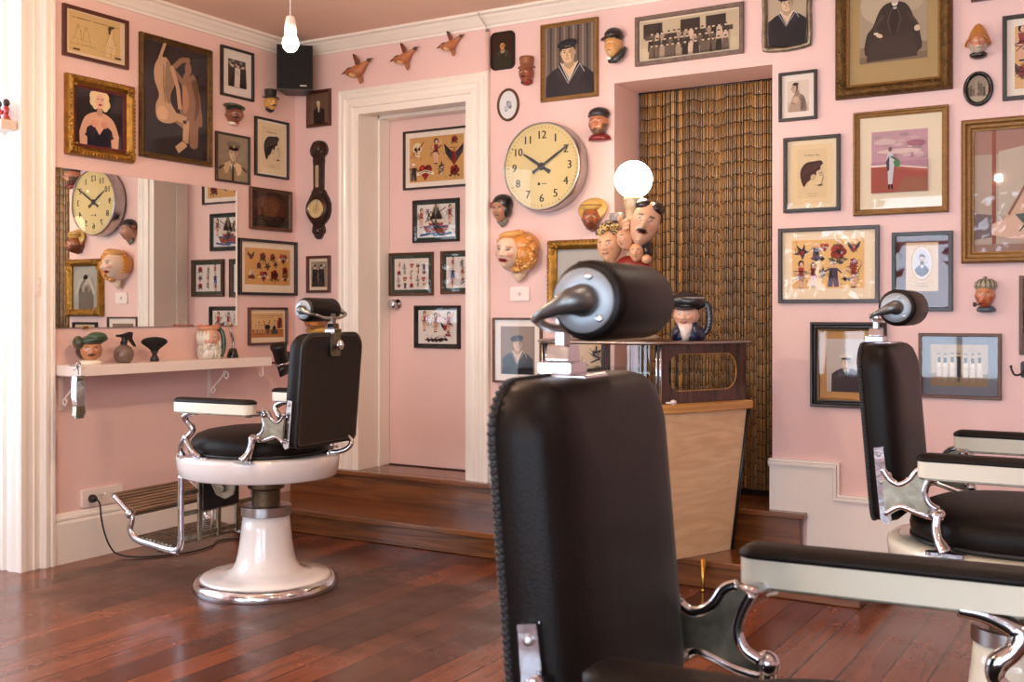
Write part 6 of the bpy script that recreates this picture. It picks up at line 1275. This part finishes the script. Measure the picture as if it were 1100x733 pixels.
lead = [(px_+.034, py_, pz), (px_+.062, py_, pz-.02), (px_+.074, py_+.0, .2), (px_+.088, py_+.01, .12), (px_+.105, py_+.03, .055), (px_+.125, py_+.06, .018), (-4.30, 3.63, .006), (-4.18, 3.80, .006), (-4.19, 3.98, .006), (-4.26, 4.10, .006), (-4.2, 4.2, .006), (-4.05, 4.13, .006), (-3.82, 3.98, .006), (-3.62, 3.90, .006), (-3.49, 3.85, .006)]
b.tube(catmull(lead, 8), .0042, 8); tag(b.build('power_lead', M_BLACK), 'black power lead running from the socket across the floor to the left chair', 'cable')
# ------------------------------------------------------------------ figurines on the transom ledge
for i, (xx, c1, c2, lab) in enumerate(((-4.570, (176, 40, 30), (60, 100, 60), 'small dark red figurine on the ledge, nearer the white pilaster'), (-4.630, (190, 40, 34), (40, 34, 34), 'small dark red figurine on the ledge cut by the left edge of the photo'))):
    e = empty('figurine', (xx, 3.092, tz), 0, lab, 'figurine', 'figurines on the ledge'); e.scale = (.8, .8, .85)
    part(e, 'body', lambda b: (b.lathe([(0, 0), (.025, 0), (.024, .01), (.014, .03), (.018, .05), (.022, .062), (.012, .076), (0, .078)], 18, 1, .8, (0, 0), 0, cl(c1)), b.tube([(.018, 0, .06), (.027, -.01, .045), (.016, -.02, .035)], .007, 8, 0, cl(c1)), b.tube([(-.018, 0, .06), (-.026, -.01, .045), (-.016, -.02, .035)], .007, 8, 0, cl(c1))))
    part(e, 'head', lambda b: b.ell((0, 0, .095), (.02, .02, .022), 14, 10, 0, cl((44, 18, 18))))
    part(e, 'base', lambda b: b.lathe([(0, 0), (.028, 0), (.028, .006), (0, .008)], 16, 1, 1, (0, 0), 0, cl((190, 130, 40))))
# ------------------------------------------------------------------ bamboo curtain
b = MB(); rnd = random.Random(5); x = -2.385
cols = [(150, 111, 60), (164, 124, 70), (132, 96, 50), (172, 134, 80), (118, 84, 44), (142, 105, 58), (104, 74, 40)]
k = 0
while x < -1.58:
    r = rnd.uniform(.0042, .0058); gap = rnd.choice((.0003, .0006, .001, .004 if rnd.random() < .3 else .001)); xc = x+r; x += 2*r+gap
    z = 2.362; yc = YB+.292+rnd.uniform(-.004, .004); base = rnd.choice(cols); off = .007*sin(k*.21)+.004*sin(k*.67)+rnd.uniform(-.004, .004); k += 1
    drift = rnd.uniform(.0, .0015); first = True
    while z > .32:
        L = .066+rnd.uniform(-.0015, .0015)+drift; 
        if first: L += off; first = False
        z2 = max(z-L, .315); c = shade(base, rnd.uniform(.86, 1.12)); n = 6
        rs = [[(xc+rr*cos(2*pi*j/n+.3), yc+rr*sin(2*pi*j/n+.3), zz) for j in range(n)] for zz, rr in ((z-.0015, r*.8), (z-.006, r), (z2+.006, r), (z2+.003, r*.8))]
        b.rings(rs, True, False, False, 0, cl(c)); 
        b.rings([[(xc+r*.62*cos(2*pi*j/4), yc+r*.62*sin(2*pi*j/4), zz) for j in range(4)] for zz in (z2+.0032, z2-.0018)], True, False, False, 0, cl((46, 26, 14)))
        z = z2
b.fixn = False
o = b.build('bamboo_curtain', colmat('bamboo', .38, .25)); tag(o, 'bamboo bead curtain of hanging brown tubes filling the alcove', 'curtain'); o['kind'] = 'stuff'
b = MB(); b.tube([(-2.388, YB+.292, 2.364), (-1.579, YB+.292, 2.364)], .006, 8); r_ = b.build('curtain_rail', M_DKWOOD); r_.parent = o
b = MB(); b.box(-2.392, -1.576, YB+.325, YB+.349, LAND, 2.369); struct(b.build('trim_alcove_back', mat('alcove_dark', (40, 26, 18), .9)))
# ------------------------------------------------------------------ reception counter (boomerang bar with glass showcase)
e = empty('reception_counter', (0, 0, 0), 0, 'retro blond wood reception counter with a flared front and a glass topped showcase', 'counter')
def plan(k, zt=None):
    # outline of the flared body, k metres pushed outward at the front and sides
    A, B_, C_, D_ = Vector((-2.60, 4.74)), Vector((-2.44, 4.30)), Vector((-1.83, 4.24)), Vector((-1.595, 4.74))
    pts = []
    cen = Vector((-2.09, 4.74))
    ctrl = [A, (A+B_)/2+Vector((-.02, -.005)), B_+Vector((.03, -.015)), Vector((-2.14, 4.215)), C_+Vector((-.02, -.0)), (C_+D_)/2+Vector((.012, -.015)), D_]
    cur = catmull([(p.x, p.y, 0) for p in ctrl], 8)
    for i, p in enumerate(cur):
        a = Vector(cur[max(0, i-1)][:2]); c = Vector(cur[min(len(cur)-1, i+1)][:2]); t = (c-a).normalized(); n = Vector((t.y, -t.x))
        if i in (0,): n = Vector((-1, -.0))
        if i == len(cur)-1: n = Vector((1, 0))
        pts.append((p[0]+n.x*k, p[1]+n.y*k))
    return pts
def shell(name, levels, m, parent, bevel=0):
    b = MB(); b.rings([[(x, y, z) for x, y in plan(k)] for k, z in levels], True, True, True); return b.build(name, m, parent, bevel=bevel)
body = shell('flared_body', [(-.086, .129), (-.066, .30), (-.036, .56), (-.012, .775)], M_BLOND, e)
edge_split(body, 50)
b = MB()
for f in (-1,):
    top, bot = plan(-.010)[f], plan(-.086)[f]
    b.tube([(top[0]+.002, top[1]+.0, .775), (bot[0]+.002, bot[1], .13)], .008, 8)
b.build('black_edge_strip', M_BLACK, body)
o = shell('counter_ledge', [(.0, .772), (.012, .778), (.014, .805), (.006, .812)], M_BAND, e); edge_split(o, 50)
# showcase: walnut ends with long oval cut-outs, glass front, chrome posts, top board
TZ = 1.066
PO = plan(-.02); iC = min(range(len(PO)), key=lambda i: (Vector(PO[i])-Vector((-1.83, 4.25))).length); iB = min(range(len(PO)), key=lambda i: (Vector(PO[i])-Vector((-2.44, 4.30))).length)
pC, pB, pD, pA = Vector(PO[iC]), Vector(PO[iB]), Vector(PO[-1]), Vector(PO[0])
def endpanel(p, q, name):
    d = (q-p); L = d.length; d.normalize(); n = Vector((d.y, -d.x)); z0, z1 = .812, TZ; H = z1-z0
    hole = rrect(L*.80, H*.64, H*.27, 8, L*.50, (z0+z1)/2+.006)
    outer = []
    for (a, c) in hole:   # match hole points to the rectangle boundary
        cx, cz = L*.5, (z0+z1)/2; dx, dz = a-cx, c-cz; s_ = min((L/2)/max(1e-9, abs(dx)), (H/2)/max(1e-9, abs(dz))); outer.append((cx+dx*s_, cz+dz*s_))
    b = MB(); P3 = lambda a, c, t: (p.x+d.x*a+n.x*t, p.y+d.y*a+n.y*t, c)
    b.rings([[P3(a, c, -.018) for a, c in hole], [P3(a, c, 0) for a, c in hole], [P3(a, c, 0) for a, c in outer], [P3(a, c, -.018) for a, c in outer], [P3(a, c, -.018) for a, c in hole]], True, False, False, smooth=False)
    # corner fills
    for t in (0, -.018):
        for ca, cc in ((0, z0), (L, z0), (0, z1), (L, z1)):
            near = sorted(outer, key=lambda q_: (q_[0]-ca)**2+(q_[1]-cc)**2)
            e1 = min((q_ for q_ in outer if abs(q_[1]-cc) < 1e-6), key=lambda q_: abs(q_[0]-ca)); e2 = min((q_ for q_ in outer if abs(q_[0]-ca) < 1e-6), key=lambda q_: abs(q_[1]-cc))
            b.add([P3(ca, cc, t), P3(*e1, t), P3(*e2, t)], [(0, 1, 2)], 0, None, False)
    o = b.build(name, M_WALNUT, e)
    b = MB(); b.tube([P3(a, c, -.009) for a, c in hole]+[P3(*hole[0], -.009)], .0035, 6); b.build('cutout_trim', M_BAND, o); return o
endpanel(pC, pD, 'end_panel'); endpanel(pA, pB, 'end_panel')
pM = Vector((-2.15, 4.235))
for p in (pC, pB):
    for dd in (-.008, .010):
        b = MB(); b.tube([(p.x+dd, p.y-.004, .81), (p.x+dd, p.y-.004, TZ)], .0055, 8); b.build('chrome_post', M_CHROME, e)
    b = MB(); b.box(p.x-.005, p.x+.007, p.y-.006, p.y+.006, .81, TZ); b.build('post_core', M_BLACK, e)
idx = range(iB, iC+1) if iB < iC else range(iC, iB+1)
g = MB(); fr_ = [PO[i] for i in idx]; g.rings([[(x, y, z) for x, y in fr_] for z in (.813, TZ)], False, False, False); g.build('showcase_glass', M_SHOW, e)
b = MB(); b.rings([[(x, y, z) for x, y in plan(k)] for k, z in ((-.006, TZ), (-.001, TZ+.004), (-.001, TZ+.012), (-.006, TZ+.016))], True, True, True); tb = b.build('top_board', M_WALNUT, e)
b = MB(); b.tube([(x, y, TZ+.008) for x, y in plan(-.001)], .006, 8); b.build('metal_edge', M_STEEL, tb)
b = MB(); b.prism([plan(-.1)[i] for i in range(0, len(PO), 1)], .94, .946, 'z'); b.build('glass_shelf', M_SHOW, e)
b = MB(); b.box(pC.x-.15, pC.x-.13, 4.70, 4.72, .812, TZ); b.box(-2.3, -2.28, 4.70, 4.72, .812, TZ); b.build('rear_post', M_WALNUT, e)
for (lx, ly, z_) in ((-1.705, 4.445, 0), (-2.46, 4.445, 0)):
    b = MB(); b.at((lx, ly, 0)); dx = .016 if lx < -2 else -.016
    b.lathe([(0, z_), (.010, z_), (.010, z_+.006), (.0065, z_+.01), (.007, z_+.012), (.014, .140), (0, .144)], 18); b.build('tapered_leg', M_BRASS, e)
b = MB(); q = Vector(plan(.004)[iC]); b.tube([(q.x+.02, q.y+.01, .822), (q.x+.06, q.y+.03, .822)], .004, 6); b.ell((q.x+.05, q.y+.02, .828), (.014, .01, .008), 10, 8); b.lathe([(.008, .812), (.005, .818), (.012, .83), (.0, .836)], 12, 1, 1, (q.x+.045, q.y+.03)); b.build('small_catch', M_SHELF, e)
# ------------------------------------------------------------------ carnival head lamp on the counter
LX, LY, LZ = -2.095, 4.58, TZ+.0165
e = empty('globe_lamp', (LX, LY, LZ), .15, 'lit white globe lamp on a cream column with carved comic heads around it', 'lamp')
part(e, 'base', lambda b: b.lathe([(0, 0), (.12, 0), (.122, .012), (.11, .02), (0, .022)], 32, 1, .8, (0, 0), 0, cl((206, 182, 150))))
part(e, 'column', lambda b: b.lathe([(.05, .02), (.042, .1), (.036, .3), (.036, .52), (.039, .53), (.036, .54), (.036, .60), (.044, .61), (.04, .618), (.046, .626), (.042, .634), (.048, .642), (.044, .655), (.03, .66)], 32, 1, 1, (0, 0), 0, cl((196, 172, 132))))
M_GLOBE = emis('lit_globe', (1.0, .78, .56, 1), 22.0)
b = MB(); b.ell((0, 0, .735), (.087, .087, .087), 32, 20); b.build('globe', M_GLOBE, e)
o = hd(e, .066, .525, .066, .105, .072, .25, off=.045, name='moustached_head', rot=.3, skin=(222, 178, 146), brow=(22, 18, 18), mous=(20, 16, 16), lip=(176, 60, 50), nose=1.5, smile=.7, lipw=.34, eye=(20, 18, 18))
part(o, 'parted_hair', lambda b: (b.at((.066, -.045, .525), .25, 0, .3), b.ell((-.026, .01, .078), (.044, .066, .034), 18, 10, 0, cl((30, 24, 24))), b.ell((.03, .01, .078), (.04, .066, .034), 18, 10, 0, cl((28, 22, 22))), b.ell((0, .03, .02), (.071, .05, .09), 18, 10, 0, cl((30, 24, 24)))))
o = hd(e, -.105, .425, .056, .075, .06, -.15, off=.03, name='curly_head', rot=-.1, skin=(226, 180, 140), brow=(60, 40, 30), lip=(170, 60, 50), smile=.8, lipw=.36)
r = random.Random(3)
def curls(b):
    for i in range(70):
        a = r.uniform(0, 2*pi); t = r.uniform(.1, 1.2); x, y_, z = .062*cos(a)*sin(t), .06*sin(a)*sin(t), .07*cos(t)
        b.tube([(-.105+x*1.05+.008*cos(q_), -.03+y_*1.05, .462+z+.008*sin(q_)) for q_ in [0, 1, 2, 3, 4, 5]], .004, 6, 0, cl((206, 176, 110) if i % 3 else (60, 44, 30)))
    b.ell((-.105, -.005, .462), (.058, .056, .062), 18, 10, 0, cl((150, 116, 66)))
part(o, 'curly_hair', curls)
part(e, 'grey_hat', lambda b: (b.lathe([(0, .545), (.05, .545), (.046, .565), (.044, .585), (0, .588)], 24, 1, .9, (-.075, .02), 0, cl((140, 134, 132))), b.ell((-.075, .02, .548), (.07, .055, .01), 24, 8, 0, cl((120, 114, 114)))))
o = hd(e, -.025, .455, .038, .052, .042, -.4, off=.05, name='small_head', skin=(216, 168, 134), brow=(40, 30, 26), lip=(160, 60, 50), rot=-.3)
part(e, 'hand', lambda b: [b.tube(catmull(pp, 4), lerpl([.014, .012, .009], 9), 8, 0, cl((222, 176, 140))) for pp in [[(x, y, z+.15) for x, y, z in qq] for qq in ([(-.03, -.05, .37), (-.02, -.075, .385), (.0, -.08, .395)], [(-.03, -.05, .36), (-.015, -.078, .37), (.005, -.083, .378)], [(-.03, -.05, .35), (-.015, -.078, .355), (.005, -.08, .36)], [(-.035, -.045, .375), (-.045, -.07, .4), (-.035, -.075, .415)])]])
o = hd(e, .03, .395, .034, .045, .04, .1, off=.05, name='dark_haired_head', skin=(220, 170, 130), brow=(30, 24, 20), lip=(160, 50, 44))
part(o, 'black_hair', lambda b: (b.ell((.045, -.02, .43), (.05, .048, .036), 18, 10, 0, cl((26, 22, 22))), b.ell((.075, -.025, .405), (.026, .04, .036), 14, 8, 0, cl((24, 20, 20)))))
part(e, 'red_coat', lambda b: (b.ell((.0, -.01, .32), (.09, .06, .07), 20, 12, 0, cl((130, 36, 30))), b.ell((.075, -.05, .365), (.024, .024, .022), 12, 8, 0, cl((222, 170, 130)))))
part(e, 'white_shirt', lambda b: b.ell((-.06, -.01, .22), (.1, .07, .14), 20, 12, 0, cl((216, 200, 180))))
# ------------------------------------------------------------------ captain jug on the counter
e = empty('character_jug', (-1.795, 4.50, TZ+.0165), .3, "ceramic jug of a smiling captain in a black cap, on the counter", 'jug')
hd(e, -.008, .105, .055, .062, .055, -.15, off=.005, skin=(226, 178, 152), brow=(206, 196, 180), lip=(190, 90, 80), smile=1.1, cheeks=1.6, lipw=.3)
part(e, 'peaked_cap', lambda b: (b.ell((0, .0, .172), (.078, .066, .044), 26, 12, 0, cl((22, 22, 26)), Matrix.Rotation(.12, 3, 'Y')), b.lathe([(.056, .14), (.06, .15), (.058, .172), (0, .175)], 26, 1, 1, (0, 0), 0, cl((30, 30, 36))), b.ell((-.012, -.04, .146), (.055, .032, .01), 20, 8, 0, cl((12, 12, 14)), Matrix.Rotation(.35, 3, 'X')), b.tube([(.07*cos(a), .058*sin(a), .185) for a in [-pi+pi*i/14 for i in range(15)]], .005, 6, 0, cl((150, 150, 150)))))
part(e, 'blue_coat', lambda b: (b.rings([[(w_*cos(2*pi*i/28), d_*sin(2*pi*i/28), z) for i in range(28)] for z, w_, d_ in ((0, .07, .05), (.02, .078, .055), (.05, .07, .05), (.075, .04, .035))], True, True, True, 0, cl((40, 48, 74))), b.tube([(-.06, -.03, .005), (-.045, -.045, .04), (-.03, -.035, .065)], .012, 8, 0, cl((30, 36, 58))), b.tube([(.05, -.03, .005), (.035, -.05, .04), (.03, -.035, .075)], .012, 8, 0, cl((30, 36, 58)))))
part(e, 'white_neckcloth', lambda b: b.rings([[(w_*cos(2*pi*i/18)-.008, -.018-d_+d_*sin(2*pi*i/18), z) for i in range(18)] for z, w_, d_ in ((0, .016, .022), (.03, .022, .024), (.06, .034, .022), (.075, .036, .015))], True, True, True, 0, cl((222, 206, 196))))
part(e, 'rope_handle', lambda b: (b.tube(catmull([(.06, .0, .17), (.085, .0, .15), (.092, .0, .1), (.085, .0, .05), (.06, .0, .02)], 8), lerpl([.012, .015, .016, .015, .012], 33), 10, 0, cl((30, 36, 42))), [b.tube([(.07+.022*sin(t*.4), -.014, .03+.014*t), (.085+.012*sin(t*.4), -.016, .04+.014*t)], .003, 6, 0, cl((120, 130, 140))) for t in range(9)], b.lathe([(.012, .0), (.012, .004)], 12, 1, 1, (.05, 0), 0, cl((150, 140, 110)))))
# ------------------------------------------------------------------ chairs
ch = make_chair(); ch.location = (-.336, 1.318, 0); ch.rotation_euler = (0, 0, radians(4)); tag(ch, 'black leather and chrome barber chair filling the foreground, its back cut by the lower edge', 'barber chair', 'barber chairs')
c2 = copy_tree(ch); c2.location = (-.345, 3.20, 0); c2.rotation_euler = (0, 0, 0); tag(c2, 'black leather and chrome barber chair at the right edge behind the foreground chair', 'barber chair', 'barber chairs')
c3 = copy_tree(ch)
b = MB(); P = catmull([(-.24, -.10, .592), (-.30, -.12, .596), (-.335, -.14, .612), (-.345, -.155, .64), (-.312, -.16, .668)], 5); b.tube(P, .011, 10); b.prism(rrect(.05, .036, .01, 4, -.25, -.10), .588, .598, 'z'); b.build('back_rod', M_CHROME, c3)
c3; c3.location = (-3.384, 3.54, 0); c3.rotation_euler = (0, 0, pi+radians(4)); tag(c3, 'black leather barber chair seen from behind, facing the mirror on a white round pedestal', 'barber chair', 'barber chairs')
for o in kids(c3):
    if o.name.split('.')[0] in ('pedestal', 'seat_apron'): o.material_slots[0].link = 'OBJECT'; o.material_slots[0].material = M_ENAMELW
# ------------------------------------------------------------------ pendant bulbs
M_BULB = emis('lit_bulb', (1.0, .72, .47, 1), 1000.0)
M_BULB2 = emis('lit_bulb_weak', (1.0, .84, .68, 1), 340.0)
def bulb(loc, label, show=True):
    e = empty('pendant_bulb', loc, 0, label, 'pendant lamp', 'bare pendant bulbs')
    b = MB(); b.tube([(0, 0, .105), (0, 0, ZC-loc[2])], .0028, 6); b.build('cord', M_SHELF, e)
    b = MB(); b.lathe([(.008, .1), (.016, .096), (.021, .07), (.023, .035), (.019, .03), (0, .03)], 20); b.build('socket', M_SHELF, e)
    b = MB(); b.lathe([(0, -.036), (.014, -.033), (.025, -.022), (.03, -.004), (.028, .01), (.02, .024), (.014, .034)], 24); b.build('bulb', M_BULB if loc[0] < -1 else M_BULB2, e)
    b = MB(); b.lathe([(.05, ZC-loc[2]-.02), (.05, ZC-loc[2]-.002), (.0, ZC-loc[2]-.001)], 20); b.build('ceiling_rose', M_SHELF, e)
    return e
bulb((-2.83, 3.09, 2.225), 'bare lit bulb in a white socket hanging on a cord in front of the speaker')
bulb((-.3, 3.15, 2.45), 'bare bulb on a white cord over the right chair, above the photo')
bulb((-.3, 1.2, 2.45), 'bare bulb on a white cord over the foreground chair, above the photo')
bulb((-2.83, 1.2, 2.45), 'bare bulb on a white cord in the near left part of the room')
bulb((-1.3, -.9, 2.45), 'bare bulb on a white cord near the front windows, left of the shop centre')
bulb((1.3, 1.2, 2.45), 'bare bulb on a white cord on the far right side of the room')
def light(kind, loc, power, col, size=None, rot=None, sy=None):
    l = bpy.data.lights.new('lamp_light', kind); l.energy = power; l.color = col
    if kind == 'POINT': l.shadow_soft_size = size or .04
    if kind == 'AREA':
        l.shape = 'RECTANGLE'; l.size = size; l.size_y = sy or size
    o = bpy.data.objects.new('room_light', l); COL.objects.link(o); o.location = loc
    if rot: o.rotation_euler = rot
    return o
WARM = (1.0, .66, .40)
for p in () and ((-2.83, 3.09, 2.17), (-.3, 3.15, 2.39), (-.3, 1.2, 2.39), (-2.83, 1.2, 2.39)): light('POINT', p, 30, WARM, .05)
# daylight coming in at the windows
SKY = (.72, .84, 1.0)
a = light('AREA', (-.7, -5.6, 1.9), 1250, SKY, 9, (radians(90), 0, 0), 4.2)
a = light('AREA', (XL-1.02, 1.85, 1.55), 60, SKY, 2.6, (0, radians(-90), 0), 2.0); a.data.size = 2.0; a.data.size_y = 2.6
for o in bpy.data.objects:
    if o.type == 'LIGHT' and o.data.type == 'AREA': o.visible_camera = True
# trees and pavement outside, seen only as reflections
for i, (x, y_, r_) in enumerate(((-3.6, -3.9, .85), (-1.5, -4.2, .8), (1.4, -4.0, .8))):
    e = empty('street_tree', (x, y_, -.1), 0, ['leafy street tree outside the left front window', 'leafy street tree outside between the front windows', 'leafy street tree outside the right front window'][i], 'tree', 'street trees outside')
    b = MB(); b.tube(catmull([(0, 0, 0), (.05, 0, 1.0), (0, .05, 2.2)], 5), lerpl([.16, .12, .09], 11), 10); b.build('trunk', M_DKWOOD, e)
    b = MB(); rr = random.Random(i)
    for k in range(420):
        a_, c_, d_ = rr.uniform(0, 2*pi), rr.uniform(-1, 1), rr.uniform(.5, 1)*r_; s_ = sqrt(1-c_*c_); p = Vector((d_*s_*cos(a_), d_*s_*sin(a_), 2.0+d_*c_*1.2)); q = rr.uniform(.08, .16)
        n_ = Vector((rr.uniform(-1, 1), rr.uniform(-1, 1), rr.uniform(-1, 1))).normalized(); t_ = n_.orthogonal().normalized(); w_ = n_.cross(t_)
        b.add([tuple(p+t_*q), tuple(p+w_*q*.5), tuple(p-t_*q), tuple(p-w_*q*.5)], [(0, 1, 2, 3)], 0, None, False)
    b.fixn = False; b.build('foliage', mat('leaf_green', (70, 104, 50), .6, var=.4, vscale=3), e)
o = bx('ground', -14, 12, -16, YF-.2, -.3, -.12, mat('asphalt', (120, 118, 116), .8, var=.1)); struct(o)
# ------------------------------------------------------------------ sky
w = bpy.data.worlds.new('World'); SC.world = w; w.use_nodes = True; bg = w.node_tree.nodes['Background']; bg.inputs[0].default_value = (.62, .78, 1.0, 1); bg.inputs[1].default_value = 2.0
# ------------------------------------------------------------------ camera
cam = bpy.data.cameras.new('Camera'); co = bpy.data.objects.new('Camera', cam); COL.objects.link(co); SC.camera = co
co.location = (0, 0, EYE); co.rotation_euler = (radians(90), 0, atan2(SA, CA))
cam.sensor_width = 36; cam.sensor_fit = 'HORIZONTAL'; cam.lens = F/1100*36; cam.shift_y = -(366.5-H0)/1100*-1*-1 if False else -(366.5-H0)/1100
cam.dof.use_dof = True; cam.dof.focus_distance = 4.9; cam.dof.aperture_fstop = 10; cam.clip_start = .05
SC.view_settings.view_transform = 'Standard'; SC.view_settings.look = 'None'; SC.view_settings.gamma = 1; SC.view_settings.use_curve_mapping = False
SC.view_settings.exposure = 0.15
SC.cycles.use_denoising = True; SC.cycles.denoising_prefilter = 'ACCURATE'; SC.cycles.denoising_input_passes = 'RGB_ALBEDO_NORMAL'
try: SC.cycles.denoiser = 'OPENIMAGEDENOISE'
except Exception: pass
SC.cycles.max_bounces = 10; SC.cycles.diffuse_bounces = 5; SC.cycles.glossy_bounces = 5; SC.cycles.transparent_max_bounces = 16
SC.cycles.sample_clamp_indirect = 6; SC.cycles.caustics_reflective = False; SC.cycles.caustics_refractive = False
